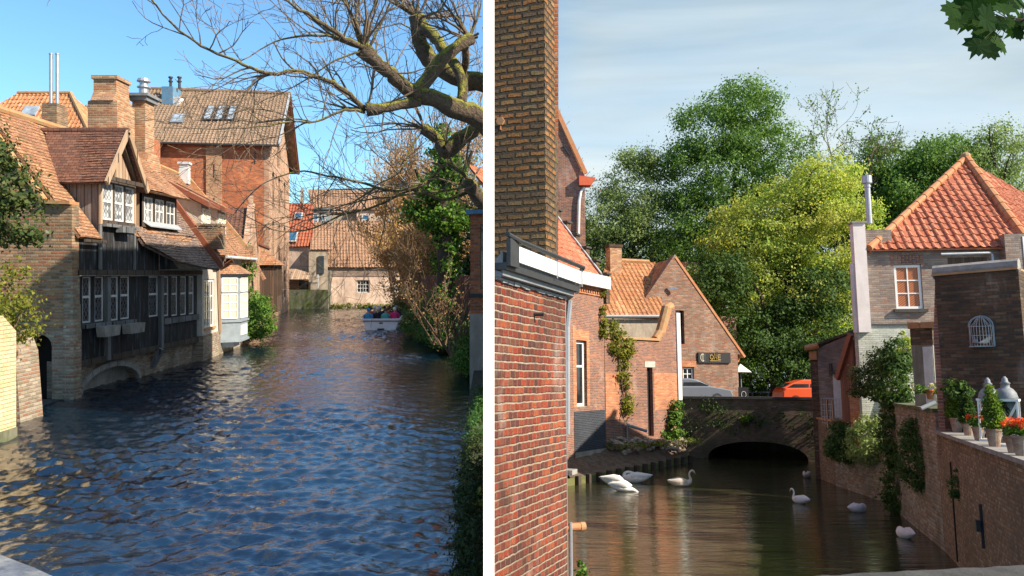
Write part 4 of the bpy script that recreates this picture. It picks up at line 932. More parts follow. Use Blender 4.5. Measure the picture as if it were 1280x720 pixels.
# ---- far waterfront
FW = Thing(W,'rear_waterfront_house','distant pinkish rendered house with faded pantile roof at the end of the left canal','house',(-20.9,76.9),p1=(-9,79.7))
def fx(px_,py_,y=0,T=FW): return T.px(px_,py_,y)
xa,zt=fx(411,334); xb,_=fx(520,334); 
wa,wz=fx(446,350); wb,wz0=fx(462,366); wc,_=fx(493,350); wd,_=fx(508,366)
FW.part('wall', MB().wall([(xa,-.3),(xb+3,-.3),(xb+3,zt),(xa,zt)],[rect(wa,wb,wz0,wz)[::-1],rect(wc,wd,wz0,wz)[::-1]],0,.4), M_['plaster_pink'])
FW.part('brick_band', MB().box(xa,xb+3,-.05,.0,zt-.9,zt), M_['brick_grey'])
FW.part('quoin', MB().box(xa-.5,xa,-.06,.4,-.3,zt-.3), M_['brick_chim'])
for a_,b_ in ((wa,wb),(wc,wd)): window(FW,a_+.02,b_-.02,wz0+.02,wz-.02,.15,4,3,M_['white_dull'],M_['glass'],.08,.08,.05,sill=.12,sm=M_['stone'])
FW.part('back', MB().box(xa,xb+3,.5,.6,0,zt), M_['black'])
zr=fx(440,279,3)[1]; V5=Vector((0,3,zr-zt)); roof('lower_roof', FW, (0,-.3,zt), (1,0,0), V5, [(xa-.3,0),(xb+3,0),(xb+3,V5.length*1.05),(xa+.5,V5.length*1.05)], M_['pan_far'], 'pan', .3, .4, amp=.05)
# taller block behind
xa2,ze=fx(388,264,5); xb2,_=fx(486,264,5); zr2=fx(400,236,9)[1]; zm=fx(400,300,5)[1]
FW.part('upper_wall', MB().box(xa2-.8,xb2,5,9,0,ze), M_['plaster_old'])
V6=Vector((0,4,zr2-ze)); roof('upper_roof', FW, (0,4.8,ze-.1), (1,0,0), V6, [(xa2+.1,0),(xb2+.5,0),(xb2-.5,V6.length),(xa2-.3,V6.length)], M_['pan_far'], 'pan', .3, .4, amp=.05)
FW.part('gable_end', MB().wallx([(5,0),(9,0),(13,0),(13,ze),(9,zr2),(5,ze)],[],xa2-1.1,xa2-.8), M_['plaster_old'])
for a_,b_,y0_,y1_ in ((391,398,267,283),(401,407,268,283),(452,462,268,282)):
    u0,v1=fx(a_,y0_,4.6); u1,v0=fx(b_,y1_,4.6)
    dd=FW.part('dormer', MB().box(u0-.5,u1+.5,4.5,6.5,v0-.6,v1+.5), M_['greywin'] if a_<430 else M_['plaster_pink'])
    FW.part('dormer_roof', MB().box(u0-.8,u1+.8,4.2,6.8,v1+.5,v1+.65), M_['lead'] if a_<430 else M_['pan_far'], dd)
    window(FW,u0,u1,v0,v1,4.40,1,2,M_['white_dull'],M_['glass_blue'],.12,.08,.1,name='dormer_window')
FW.part('upper_window', MB().box(*[fx(398,325,-.5)[0],fx(405,325,-.5)[0]],-.6,-.5,fx(398,342,-.5)[1],fx(398,320,-.5)[1]), M_['glass'])
FW.part('centre_wall', MB().box(fx(386,320,-.45)[0],xa-.1,-.45,4,-.3,fx(400,312,-.4)[1]), M_['plaster_old'])
V7=Vector((0,3.4,2.6)); roof('centre_roof', FW, (fx(388,312,-.6)[0],-.6,fx(400,312,-.5)[1]), (1,0,0), V7, [(0,0),(2.0,0),(2.0,4.6),(0,4.6)], M_['pan_far'], 'pan', .3, .4, amp=.05)
FW.part('downpipe', MB().tube([(xa-.3,-.12,.3),(xa-.3,-.12,zt+1)],.06,6), M_['white_dull'])
FT = Thing(W,'terrace_house','distant house with red pantile roof, two blue skylights and a canal terrace','house',(-23,76.5),p1=(-19,76.5))
def ft(px_,py_,y=0): return FT.px(px_,py_,y)
x0_,_=ft(355,360); x1_,zr_=ft(386,339)
FT.part('retaining_wall', MB().box(x0_-1,ft(411,362)[0],-.3,0,-.3,ft(380,362)[1]), M_['mossy'])
FT.part('rendered_wall', MB().box(x0_-1,x1_,1.2,1.6,0,ft(370,308,1.2)[1]), M_['plaster_pink'])
FT.part('brick_room', MB().box(x0_-1,x1_,.3,1.18,ft(370,361)[1],ft(370,349)[1]), M_['brick_orange'])
FT.part('dark_opening', MB().box(ft(374,350,.28)[0],ft(385,350,.28)[0],.24,.29,ft(375,361)[1],ft(375,351)[1]), M_['black'])
FT.part('awning', MB().prism([(x0_-1,ft(370,349)[1]),(x1_+.1,ft(370,349)[1]),(x1_+.1,ft(370,336)[1]),(x0_-1,ft(370,336)[1])],[],lambda a,b:(a,-.6+(b-ft(370,349)[1])*1.4,b),(0,.05,-.08)), M_['board_tan'])
FT.part('railing', MB().box(x0_-1,ft(398,362)[0],-.25,-.2,ft(380,362)[1]+.6,ft(380,362)[1]+.68), M_['darkmetal'])
FT.part('door', MB().box(ft(392,350,.0)[0],ft(396,350,0)[0],.6,.7,ft(392,361)[1],ft(392,343)[1]).box(x1_,ft(411,340)[0],.7,1.1,0,ft(400,338)[1]), M_['plaster_grey'])
FT.part('white_post', MB().box(ft(396,350,-.1)[0],ft(398.5,350,-.1)[0],-.15,-.05,ft(392,361)[1],ft(392,343)[1]), M_['white'])
ze_=ft(370,308,1.0)[1]; V8=Vector((0,3.2,ft(370,254,4.2)[1]-ze_)); 
roof('roof', FT, (0,1.0,ze_), (1,0,0), V8, [(x0_-1,0),(x1_+.1,0),(x1_-.6,V8.length),(x0_-1,V8.length)], M_['pan_farred'], 'pan', .3, .4, amp=.05)
for (a_,b_,y0_,y1_) in ((359,371,292,304),(368,378,268,275)):
    n8=Vector((1,0,0)).cross(V8.normalized()); A=FT.hit(a_,y1_,(0,1,ze_),n8); B=FT.hit(b_,y1_,(0,1,ze_),n8); C=FT.hit(a_,y0_,(0,1,ze_),n8); hh=(C-A).dot(V8.normalized()); w=(B-A).length
    f=FT.part('skylight', MB().prism([(0,0),(w,0),(w,hh),(0,hh)],[],lambda q,r:A+Vector((q,0,0))+V8.normalized()*r-n8*-.02+Vector((0,-.1,.1)),Vector((0,-.05,.06))), M_['white_dull'])
    FT.part('skylight_glass', MB().prism([(.12,.12),(w-.12,.12),(w-.12,hh-.12),(.12,hh-.12)],[],lambda q,r:A+Vector((q,0,0))+V8.normalized()*r+Vector((0,-.18,.20)),Vector((0,-.02,.02))), M_['glass_blue'], f)
# grass strip at the foot of the far wall
P_,_c=crown_points([((-15,77.3,.15),(3.6,.25,.3)),((-12,77.2,.15),(3.0,.25,.3))],2600,.25,.3,26)
o=obj('grass', np_mesh('grass', leaf_cards(P_,.22,1.2,.3),4,M_['grass']), M_['grass'], None, M=W.M.copy()); o['kind']='stuff'

# ---- brick pavilion on the right bank
PV = Thing(W,'brick_pavilion','red brick canal-side building with pale stone base at the right edge of the left picture','building',(W.at(588,340,24).x,24),p1=(1.2,24))
z=lambda py: PV.px(596,py)[1]
xw=PV.px(600.5,340)[0]
PV.part('wall', MB().wall([(0,z(378)),(2.1,z(378)),(2.1,z(268)),(0,z(268))],[rect(xw,xw+.6,z(362),z(280))[::-1]],0,.3), M_['brick_red'])
PV.part('side_wall', MB().box(0,.3,.3,5,0,z(268)), M_['brick_red'])
PV.part('string_course', MB().box(-.06,2.1,-.08,.0,z(372),z(367)), M_['stone_dark'])
PV.part('stone_base', MB().box(-.02,2.1,-.03,.3,0,z(392)), M_['plaster_old']); PV.part('lower_brickwork', MB().box(-.01,2.1,-.012,.3,z(392)+.001,z(378)-.001), M_['brick_red'])
PV.part('window', MB().box(xw,xw+.6,.15,.2,z(362),z(280)), M_['glass'])
PV.part('gutter', MB().bar((-.12,-.14,z(266)),(2.1,-.14,z(262)),.14,.12), M_['bluebox'])
PV.part('roof', MB().box(-.15,2.1,-.1,5,z(264),z(262)), M_['lead'])

HL = Thing(W,'added_shade_block','tall plain brick block added behind the pavilion to shade the timber house, almost unseen','building',(-.50,16.4,0))  # almost unseen block, added to cast shade on the timber house
HL.part('walls', MB().poly([(0,0),(1.45,0),(1.9,11),(-.35,11)],0,13.6), M_['brick_red']); HL.part('flat_roof', MB().poly([(0,0),(1.45,0),(1.9,11),(-.35,11)],13.61,13.8), M_['lead'])
GF = Thing(W,'garden_fence','reddish-brown board fence behind the bare shrubs of the right bank','fence',(-5.2,46,.3),p1=(.6,43)); GF.part('boards', MB().box(0,6.5,0,.08,0,3.0), M_['board_red'])
bush(W,'boundary_hedge','tall dark evergreen hedge behind the reddish fence on the right bank','hedge',(-1.6,47.5,.3),[((-1.6,0,2.6),(1.8,.8,2.6)),((.6,-1,2.9),(1.8,.8,2.9))],9000,.2,M_['leaf_dark'],M_['bark_dark'],clump=.5)

# ---- right bank planting
def lb(px_,py_,zb=.3,name='hedge',label='',blobs=None,n=3000,size=.1,lm='leaf_hedge',**k):
    p=W.gz(px_,py_,0); return bush(W,name,label,'hedge',(p.x+k.pop('dx',0),p.y,zb),blobs,n,size,M_[lm],M_['bark_dark'],**k)
lb(512,401,.2,label='clipped dark green hedge mound by the boat, farthest along the right bank',blobs=[((.3,0,.7),(1.5,2.2,1.3)),((1.6,-2,.5),(1.5,2.2,1.2))],n=13000,size=.16,clump=.4,shell=.75)
lb(535,420,.2,label='low dark green hedge under the brown shrubs on the right bank',blobs=[((.1,0,.5),(1.3,2.6,1.15)),((.8,-3,.4),(1.0,2.4,1.0))],n=12000,size=.13,clump=.35,shell=.75)
lb(560,437,.2,label='dark green shrub below the ivy-clad trunk at the waterline',blobs=[((.0,0,.6),(1.0,2.2,1.0))],n=9000,size=.11,clump=.3,shell=.75)
lb(592,458,.1,label='rounded green shrub below the brick pavilion at the waterline',blobs=[((.1,0,.65),(.72,1.6,.95)),((.1,-2.4,.4),(.6,1.4,.8))],n=12000,size=.09,clump=.25,shell=.75,lm='leaf_ivy')
bush(W,'hanging_hedge','brownish hanging hedge along the wall at the bottom right of the left canal','hedge',(-.45,9.6,-.2),[((.02,0,.5),(.22,1.3,.95)),((-.02,1.5,.35),(.24,1.3,.85)),((-.10,3.2,.25),(.28,1.4,.75)),((.05,-1.0,.3),(.22,1.0,.9))],16000,.045,M_['leaf_brown'],None,clump=.12,shell=.8)
bush(W,'hanging_hedge','green hanging hedge along the wall, just beyond the brownish one','hedge',(-.72,14.8,0),[((.12,0,.3),(.16,1.6,.8)),((.08,2.8,.2),(.2,1.8,.7))],9000,.05,M_['leaf_hedge'],None,clump=.15,shell=.8)
bush(W,'leafy_sprig','bright green leafy sprig standing out of the brownish hanging hedge','plant',(W.at(601,620,8.8).x,8.8,.85),[((0,0,.1),(.06,.08,.16))],60,.08,M_['leaf_lime'],None,clump=.06,per=10)
# ivy-clad tree
p=W.at(556,412,35); 
IT=Thing(W,'ivy_clad_tree','tree trunk thickly wrapped in bright green ivy on the right bank','tree',(p.x,35,.4))
mb=MB(); mb.tube([(0,0,-.2),(.0,0,2.5),(.05,0,4.5),(-.1,0,6.5),(-.1,0,8.2)],[.45,.38,.36,.3,.2],9,cap=False)
for e in ((1.5,.2,5.9),(-1.8,-.2,6.3),(-1.3,.1,7.6),(1.2,0,8.4)): mb.tube([(0,0,4.2),(e[0]*.5,e[1]*.5,(4.6+e[2])/2),e],[.2,.14,.07],6,cap=False)
IT.part('trunk',mb,M_['bark_dark'],smooth=True)
P_,_c=crown_points([((0,0,1.6),(.50,.5,1.8)),((0,0,3.6),(.6,.6,1.3)),((.1,0,5.3),(1.15,1.0,.9)),((-.5,0,6.6),(.8,.8,.8)),((.3,0,7.4),(.7,.7,.9)),((-.2,0,8.6),(.55,.5,1.0)),((1.3,0,5.2),(.5,.6,.6)),((-1.3,0,5.6),(.5,.5,.5))],13500,.32,.62,40)
obj('ivy',np_mesh('ivy',leaf_cards(P_,.13,.2,.8),4,M_['leaf_ivy']),M_['leaf_ivy'],IT.e)
# bare brown shrubs
def bare_shrub(label,px_,Y,zb,n,L,lvl,m,spread=.5,r=.035,fan=1.0,lean=0,kids=3,buds=0,name='bare_shrub',seed=1,dz=1.0,cat='shrub',minr=.009,bs=.075):
    random.seed(seed); p=W.at(px_,400,Y); T=Thing(W,name,label,cat,(p.x,Y,zb)); mb=MB()
    for i in range(n):
        d=(random.gauss(lean,.5)*fan,random.gauss(0,.5)*fan,dz)
        branches(mb,(random.gauss(0,.25),random.gauss(0,.25),0),d,L*random.uniform(.7,1.1),r*random.uniform(.7,1.1),lvl,spread,.25,kids,.13,5,.62,5,minr)
    T.part('stems',mb,M_[m])
    if buds:
        V=np.array(mb.v); idx=rng.choice(len(V),buds); P=V[idx]+rng.normal(size=(buds,3))*(.10 if bs<.1 else .35)
        obj('buds',np_mesh('buds',leaf_cards(P,bs,.2,.7),4,M_['leaf_amber']),M_['leaf_amber'],T.e)['kind']='stuff'
    return T
bare_shrub('brown leafless many-stemmed shrub leaning over the water behind the boat',535,40,.5,9,2.8,3,'twig_brown',fan=1.0,lean=-.45,buds=600,seed=3)
bare_shrub('brown leafless shrub in front of the ivy-clad trunk',548,33,.5,8,2.3,3,'twig_brown',fan=.9,lean=-.3,buds=400,seed=5)
bare_shrub('upright reddish-brown leafless shrub between ivy trunk and brick pavilion',577,28,.5,12,2.0,2,'twig_brown',fan=.45,seed=6,kids=2)
# winter trees beyond, tinged amber
for i,(px_,Y,hh,lab) in enumerate(((500,64,10.5,'hazy amber-twigged winter tree above the boat, leftmost of the amber trees'),(545,66,13.5,'tall amber-twigged winter tree behind the ivy-clad trunk'),(590,60,12.5,'amber-twigged winter tree behind the brick pavilion'),(520,54,6.5,'low amber-twigged tree right of the pale far wall'))):
    T=bare_shrub(lab,px_,Y,.4,6,hh*.72,4,'twig_tan',spread=.5,r=.14,fan=.38,kids=4,buds=9000,name='winter_tree',seed=20+i,cat='tree',dz=1.2,minr=.022,bs=.16); T.e['group']='amber winter trees on the right bank'

# ---- the big near pollard reaching in from the right (its trunk stands behind the brick chimney)
random.seed(11)
BT=Thing(W,'pollarded_tree','large bare mossy pollarded tree stretching knobbly limbs across the top of the left picture','tree',(.15,10.6,-.2))
base=Vector((.15,10.6,-.2)); mb=MB(); tw=MB()
def tp(px_,py_,Y): return W.at(px_,py_,Y)-base
def limb(pts,rad,n=10):
    q=[tp(*p) for p in pts]; out=[]; rr=[]
    for i in range(len(q)-1):
        for k in range(4):
            t=k/4; a=q[max(i-1,0)]; b=q[i]; c=q[i+1]; d=q[min(i+2,len(q)-1)]
            out.append(.5*((2*b)+(c-a)*t+(2*a-5*b+4*c-d)*t*t+(3*b-a-3*c+d)*t**3)+Vector((random.gauss(0,.006),)*3)); rr.append((rad[i]*(1-t)+rad[i+1]*t)*random.uniform(.93,1.08))
    out.append(q[-1]); rr.append(rad[-1]); rr=[v*.88 for v in rr]; mb.tube(out,rr,n,cap=True); return out
mb.tube([(0,0,0),(.05,0,2.0),(.05,0,3.8),(.15,.1,5.2),(.1,.2,7.5)],[.55,.42,.4,.32,.2],12)
limb([(648,200,10.5),(604,150,10.3),(572,138,10.1),(545,124,9.9),(522,118,9.8)],[.22,.165,.15,.13,.11],12)
limb([(525,122,9.8),(505,108,9.7),(488,92,9.5),(470,78,9.4),(452,60,9.3)],[.11,.10,.095,.085,.12],10)
limb([(524,126,9.8),(500,131,9.7),(478,136,9.6),(458,137,9.6)],[.09,.07,.065,.10],8)
limb([(520,118,9.8),(533,100,9.9),(552,75,10.0),(572,58,10.1),(588,48,10.2)],[.12,.10,.10,.085,.10],10)
limb([(650,120,11),(604,104,11),(575,98,11),(548,84,11),(533,70,11),(524,45,11),(521,20,11)],[.19,.155,.15,.13,.14,.11,.13],11)
limb([(528,32,11),(545,48,10.8),(556,65,10.6),(576,92,10.3),(577,130,10.1)],[.10,.085,.08,.075,.08],8)
limb([(580,50,10.2),(582,75,10.4),(578,98,10.8)],[.06,.055,.06],7)
limb([(592,164,11.2),(575,174,11),(558,188,11),(548,175,11),(530,160,11)],[.10,.12,.14,.09,.10],9)
limb([(650,262,11.8),(615,255,11.6),(598,246,11.5),(590,236,11.4),(586,226,11.4)],[.20,.15,.13,.11,.09],9)
# long arching boughs
B_=[([(455,60,9.3),(430,48,9.0),(405,30,8.8),(375,12,8.6),(348,-6,8.4)],.055),([(452,58,9.3),(425,48,9.2),(390,44,9.1),(350,50,9.0),(325,62,8.9)],.035),
([(455,58,9.3),(446,30,9.2),(432,6,9.0),(424,-8,9)],.04),([(460,56,9.3),(464,28,9.3),(474,-5,9.3)],.03),([(463,57,9.3),(480,22,9.4),(492,-6,9.4)],.03),
([(456,137,9.6),(430,112,9.4),(400,98,9.2),(370,88,9.0),(340,93,8.9),(305,80,8.7),(262,62,8.6),(225,38,8.4),(190,0,8.3)],.05),
([(456,140,9.6),(430,138,9.4),(395,152,9.2),(365,152,9.0),(330,158,8.8),(290,160,8.7)],.032),([(458,62,9.3),(420,75,9.1),(385,98,9.0),(350,118,8.9)],.026),
([(590,230,11.5),(560,205,11.2),(530,230,11),(490,238,10.8),(450,228,10.6),(420,222,10.5),(380,214,10.4),(345,222,10.3)],.05),
([(585,240,11.5),(552,250,11.2),(515,238,11),(470,258,10.8),(430,268,10.6),(395,284,10.4),(368,290,10.3)],.045),
([(588,232,11.5),(556,238,11),(520,242,10.8),(478,247,10.6),(440,254,10.5),(404,264,10.4),(372,272,10.3)],.03),
([(530,160,11),(512,190,10.8),(500,215,10.6),(470,232,10.4),(440,255,10.2)],.022),([(521,20,11),(505,8,10.8),(488,-8,10.7)],.03),([(520,22,11),(522,0,11),(518,-10,11)],.05),([(524,18,11),(533,0,11),(540,-10,11)],.03),
([(586,48,10.2),(572,25,10.1),(552,2,10),(545,-10,10)],.035),([(588,45,10.2),(598,20,10.3),(603,-5,10.4)],.03),([(585,50,10.2),(570,45,10),(558,50,9.9),(520,60,9.8)],.02),
([(574,44,10.2),(580,18,10.2),(577,-8,10.2)],.022),([(520,40,11),(500,30,10.8),(470,35,10.6),(440,28,10.4)],.02),([(480,140,9.6),(478,165,9.6),(484,185,9.6)],.018)]
for pts,r in B_:
    n=len(pts); r*=.70; o=limb(pts,[r*(1-.72*i/(n-1)) for i in range(n)],6)
    for j in range(2,len(o)-1):
        if random.random()<.5:
            t=(o[j+1]-o[j-1]).normalized(); s=Vector((random.gauss(-.2,.7),random.gauss(0,.5),random.gauss(.35,.7)))
            rr=r*(1-.72*j/len(o)); branches(tw,o[j],t*.8+s,random.uniform(.35,1.0),max(.0045,rr*.5),2,.6,.15,3,.16,6,.6,4,.0028)
    branches(tw,o[-1],o[-1]-o[-3],.9,max(.005,r*.3),2,.55,.2,3,.16,6,.65,4,.0028)
for c,k,Ld,r in (((452,60,9.3),9,1.1,.02),((458,137,9.6),7,1.0,.016),((588,48,10.2),8,.7,.02),((521,22,11),10,1.1,.022),((530,160,11),7,.9,.014),((490,92,9.5),5,.8,.012),((560,190,11),6,.8,.012),((590,235,11.5),5,.9,.015),((545,85,11),5,.8,.014)):
    for i in range(k):
        a=random.uniform(0,2*math.pi); branches(tw,tp(*c),(math.cos(a)-.35,random.gauss(0,.4),abs(math.sin(a))*.9-.1),Ld*random.uniform(.6,1.2),r,2,.55,.3,3,.14,6,.62,4,.0028)
# drooping fine twigs low on the left
for i in range(22):
    c=random.choice([(430,138,9.4),(395,152,9.2),(365,152,9.0),(400,98,9.2),(470,235,10.6),(430,265,10.5),(500,240,10.8),(340,93,8.9)])
    branches(tw,tp(c[0]+random.uniform(-15,15),c[1],c[2]),(random.gauss(-.6,.5),random.gauss(0,.3),random.gauss(-.35,.35)),random.uniform(.7,1.3),.009,3,.55,-.1,2,.18,6,.62,4,.0026)
# keep every shoot on its own side of the white wall
V=np.array(tw.v)+np.array(base); px_=CX+F*V[:,0]/V[:,1]; bad=px_>603
tw.f=[f for f in tw.f if not any(bad[i] for i in f)]
mb_bad=None
BT.part('trunk',mb,M_['bark_moss'],smooth=True); BT.part('twigs',tw,M_['bark'],fix=False)

# ---- tour boat
def person(W,label,x,y,z,coat,head,hat,rz,group,lean=0,sc=1.0):
    """seated passenger: one continuous body from hips to head with arms on the lap"""
    T=Thing(W,'person',label,'person',(x,y,z),rz,group)
    prof=[(.02,-.02),(.19,.0),(.20,.12),(.175,.25),(.19,.38),(.205,.46),(.15,.53),(.065,.565),(.058,.61),(.075,.64),(.10,.69),(.105,.75),(.09,.81),(.045,.855),(.008,.865)]
    mb=MB(); n=12; vs=[]; fs=[]
    for r,zz in prof:
        d=.62 if .05<zz<.55 else 1.0
        for k in range(n):
            a=2*math.pi*k/n; yy=r*d*math.sin(a)*(1.08 if zz>.63 else 1)-lean*zz*.4
            vs.append((r*math.cos(a)*(.86 if zz>.63 else 1),yy,zz))
    for i in range(len(prof)-1):
        for k in range(n): a=i*n+k; b=i*n+(k+1)%n; fs.append((a,b,b+n,a+n))
    fs.append(tuple(reversed(range(n)))); fs.append(tuple(range((len(prof)-1)*n,len(prof)*n))); mb.add(vs,fs)
    for s in (-1,1): mb.tube([(s*.07,-.02,.04),(s*.10,-.25,.06),(s*.10,-.42,.04),(s*.10,-.44,-.2),(s*.10,-.44,-.40),(s*.10,-.54,-.44)],[.09,.085,.07,.055,.045,.035],8)
    b=T.part('body',mb,M_['skin'],smooth=True)
    c=MB(); vs=[]; fs=[]
    pr=[(r+.02,zz) for r,zz in prof[1:8]]+[(.075,.60)]
    for r,zz in pr:
        for k in range(n):
            a=2*math.pi*k/n; vs.append((r*math.cos(a),r*.68*math.sin(a)-lean*zz*.4,zz))
    for i in range(len(pr)-1):
        for k in range(n): a=i*n+k; bb=i*n+(k+1)%n; fs.append((a,bb,bb+n,a+n))
    c.add(vs,fs)
    for s in (-1,1): c.tube([(s*.16,-lean*.2,.47),(s*.235,.0,.40),(s*.26,-.04,.22),(s*.19,-.20,.14),(s*.08,-.27,.15)],[.07,.068,.06,.05,.04],8)
    T.part('coat',c,M_[coat],smooth=True)
    h=MB(); off=-lean*.75*.4; h.ell((0,.02+off,.765),(.108,.118,.115) if hat is None else (.115,.122,.12),12,8)
    T.part('hair' if hat is None else 'hat',h,M_[head if hat is None else hat],smooth=True)
    f=MB(); f.tube([(0,-.10+off,.72),(0,-.125+off,.70)],[.016,.012],6); f.ell((-.035,-.095+off,.745),(.012,.008,.008),6,4).ell((.035,-.095+off,.745),(.012,.008,.008),6,4)
    T.part('face',f,M_['skin'])
    return T
bp=W.gz(476,412.5,0); bY=bp.y; bx0=bp.x; hd=R(6)
BO=Thing(W,'tour_boat','open white tour boat full of passengers, motoring away down the left canal','boat',(bx0,bY,0),hd)
hl=7.0; st=[(0,.95,1.08),(.5,1.02,1.12),(3.5,1.08,1.12),(5.4,.85,1.12),(6.5,.4,1.12),(7.0,.03,1.12)]
vs=[];fs=[]
for (yy,a,b) in st:
    for q in ((-b*(a/1.0 if yy>3.5 else 1),.62),(-a*.93,0.02),(-a*.5,-.15),(a*.5,-.15),(a*.93,.02),(b*(a/1.0 if yy>3.5 else 1),.62)): vs.append((q[0],yy,q[1]))
for i in range(len(st)-1):
    for k in range(5): a=i*6+k; fs.append((a,a+1,a+7,a+6))
fs.append((0,1,2,3,4,5)); 
hull=MB(); hull.add(vs,fs); hull.add([(-1.0,.1,.15),(1.0,.1,.15),(1.0,6,.15),(-1.0,6,.15)],[(0,1,2,3)])
bh=BO.part('hull',hull,M_['boat'],fix=False)
BO.part('gunwale',MB().bar((-1.12,-.03,.64),(1.12,-.03,.64),.14,.09).bar((-1.12,0,.64),(-1.14,3.5,.64),.10,.09).bar((1.12,0,.64),(1.14,3.5,.64),.10,.09).bar((-1.14,3.5,.64),(-.4,6.5,.66),.1,.09).bar((1.14,3.5,.64),(.4,6.5,.66),.1,.09),M_['boat'])
BO.part('trim_stripe',MB().box(-1.10,1.10,-.025,-.003,.50,.54),M_['boat_trim'])
BO.part('registration_plate',MB().box(-.09,.12,-.028,-.003,.38,.45),M_['darkmetal'])
for yy in (.7,1.6,2.5,3.4,4.3): BO.part('bench',MB().box(-.98,.98,yy,yy+.32,.36,.42),M_['boat'])
BO.part('engine',MB().box(-.2,.2,-.22,-.03,-.3,.1),M_['darkmetal'])
pp=[(-.80,.8,'cloth_blue','cloth_blue','cloth_blue','passenger in light blue jacket with hood, rear row left'),(-.25,.85,'cloth_black','cloth_cream','cloth_cream','passenger in black coat with cream knitted hat, rear row'),(.25,.8,'cloth_teal','cloth_brown',None,'passenger in teal jacket, middle of the rear row'),(.80,.8,'cloth_pink','cloth_white','cloth_white','passenger in magenta jacket and pale hat, rear row right'),
(-.75,1.7,'cloth_red','cloth_red','cloth_navy','passenger in red jacket at the left rail'),(-.2,1.72,'cloth_navy','cloth_grey','cloth_lilac','passenger in navy coat and lilac hat, second row'),(.35,1.7,'cloth_red','cloth_brown',None,'brown-haired passenger in red, second row'),(.82,1.68,'cloth_navy','cloth_black',None,'dark-haired passenger in navy coat at the right rail'),
(-.8,2.6,'cloth_black','cloth_red','cloth_red','passenger with red hat, third row left'),(-.2,2.62,'cloth_black','cloth_white','cloth_white','passenger with white hat, third row'),(.4,2.6,'cloth_navy','cloth_black',None,'passenger in navy coat, third row right'),(.8,3.5,'cloth_navy','cloth_grey','cloth_grey','passenger with grey hat, fourth row right'),(-.6,3.5,'cloth_grey','cloth_white','cloth_white','passenger in grey coat with white hat, fourth row left'),(0,4.3,'cloth_black','cloth_black',None,'dark-haired passenger in black, front row')]
ca,sa_=math.cos(hd),math.sin(hd)
for i,(x,y,co,hc,hat,lab) in enumerate(pp):
    random.seed(100+i); person(W,lab+' of the boat',bx0+ca*x-sa_*y,bY+sa_*x+ca*y,.43+random.uniform(-.02,.05),co,hc,hat,hd+math.pi+random.uniform(-.5,.5),'passengers in the tour boat',random.uniform(-.05,.2))
for a,b_,lab in (): pass
# ================================================================== RIGHT CANAL
W = RW
def V2p(p): return (p.x, p.y)
# water and ground
wp=[(-.15,4.0),(22,-1.0),(22,20),(15,33),(17,60),(-2,60),(-2,14),(-.32,9)]
wp=[(-.06,3.0),(-.06,-.5),(14,-.5),(14,26),(26,38),(26,62),(1.2,62),(-.20,8.3)]
structure(W,'water',MB().add([(x,y,0) for x,y in wp],[tuple(range(len(wp)))]),M_['water_r'])
structure(W,'road',MB().add([(-4,43.4,2.45),(8,43.4,2.45),(20,39.6,2.45),(60,39.6,2.45),(60,53,2.45),(-4,53,2.45)],[(0,1,2,3,4,5)]),M_['asphalt'])
structure(W,'park_ground',MB().prism([(-5,53),(70,53),(70,120),(-5,120)],[],lambda a,b:(a,b,-1),(0,0,3.5)),M_['mossy'])

# ---- near left brick building
n0=W.at(617.5,600,7.2); n1=W.at(708.5,600,9.0)
NB=Thing(W,'brick_outbuilding','near red brick building with white fascia and dark gutter, left edge of the right picture','building',(n0.x,n0.y,0),p1=(n1.x,n1.y))
Ti=NB.Ti
def lc(x,y): q=Ti@Vector((x,y,0)); return (q.x,q.y)
LN=NB.L
NB.part('wall',MB().poly([(0,0),(LN,0),lc(.50,10.4),lc(-.24,10.4),lc(-.19,7.9)],-.5,4.93),M_['brick_near'])
NB.part('corner_pier',MB().poly([(LN+.05,.06),(LN+.13,.06),(LN+.55,.40),(LN+.3,.6)],-.5,4.85),M_['brick_orange'])
NB.part('flat_roof',MB().poly([(.0,-.08),(LN+.08,-.08),lc(.62,10.4),lc(-.24,10.4),lc(-.19,7.9)],4.94,5.16),M_['lead'])
fx0=.18
NB.part('fascia',MB().box(fx0,LN+.12,-.16,-.13,5.08,5.23).prism([(LN+.12,5.08),(LN+.42,5.0),(LN+.42,5.16),(LN+.12,5.23)],[],lambda a,b:(a,-.16+(a-LN-.12)*.5,b),(0,.03,0)),M_['white'])
NB.part('fascia_joint',MB().box(1.22,1.245,-.168,-.159,5.05,5.25).box(LN+.10,LN+.125,-.168,-.159,5.05,5.25),M_['zinc'])
NB.part('gutter',MB().tube([(-.05,-.15,5.30),(fx0,-.18,5.27),(LN+.12,-.18,5.27),(LN+.45,.0,5.22)],.025,8),M_['darkmetal'])
NB.part('soffit',MB().box(-.03,LN+.12,-.13,-.002,4.99,5.05).box(-.03,fx0,-.17,-.13,5.02,5.27),M_['darkmetal'])
fl=MB(); random.seed(2)
for i in range(14):
    a=i*(LN/14); fl.prism([(a,4.93),(a+LN/14-.004,4.93),(a+LN/14-.004,4.895+random.uniform(-.015,.012)),(a,4.895+random.uniform(-.015,.012))],[],lambda q,r:(q,-.022+random.uniform(-.006,.006),r),(0,.02,0))
NB.part('lead_flashing',fl,M_['lead'])
NB.part('downpipe',MB().tube([(LN+.10,-.02,4.9),(LN+.11,.02,4.6),(LN+.11,.03,3.4)],.035,8).tube([(LN+.09,-.01,2.45),(LN+.09,-.01,1.2)],.02,8).box(LN-.01,LN+.02,-.0,.03,1.5,4.9),M_['zinc'])
NB.part('vent_pipe',MB().tube([(.98,.02,4.66),(1.0,-.10,4.66)],.02,8),M_['darkmetal'])
q=NB.px(719,656,0)
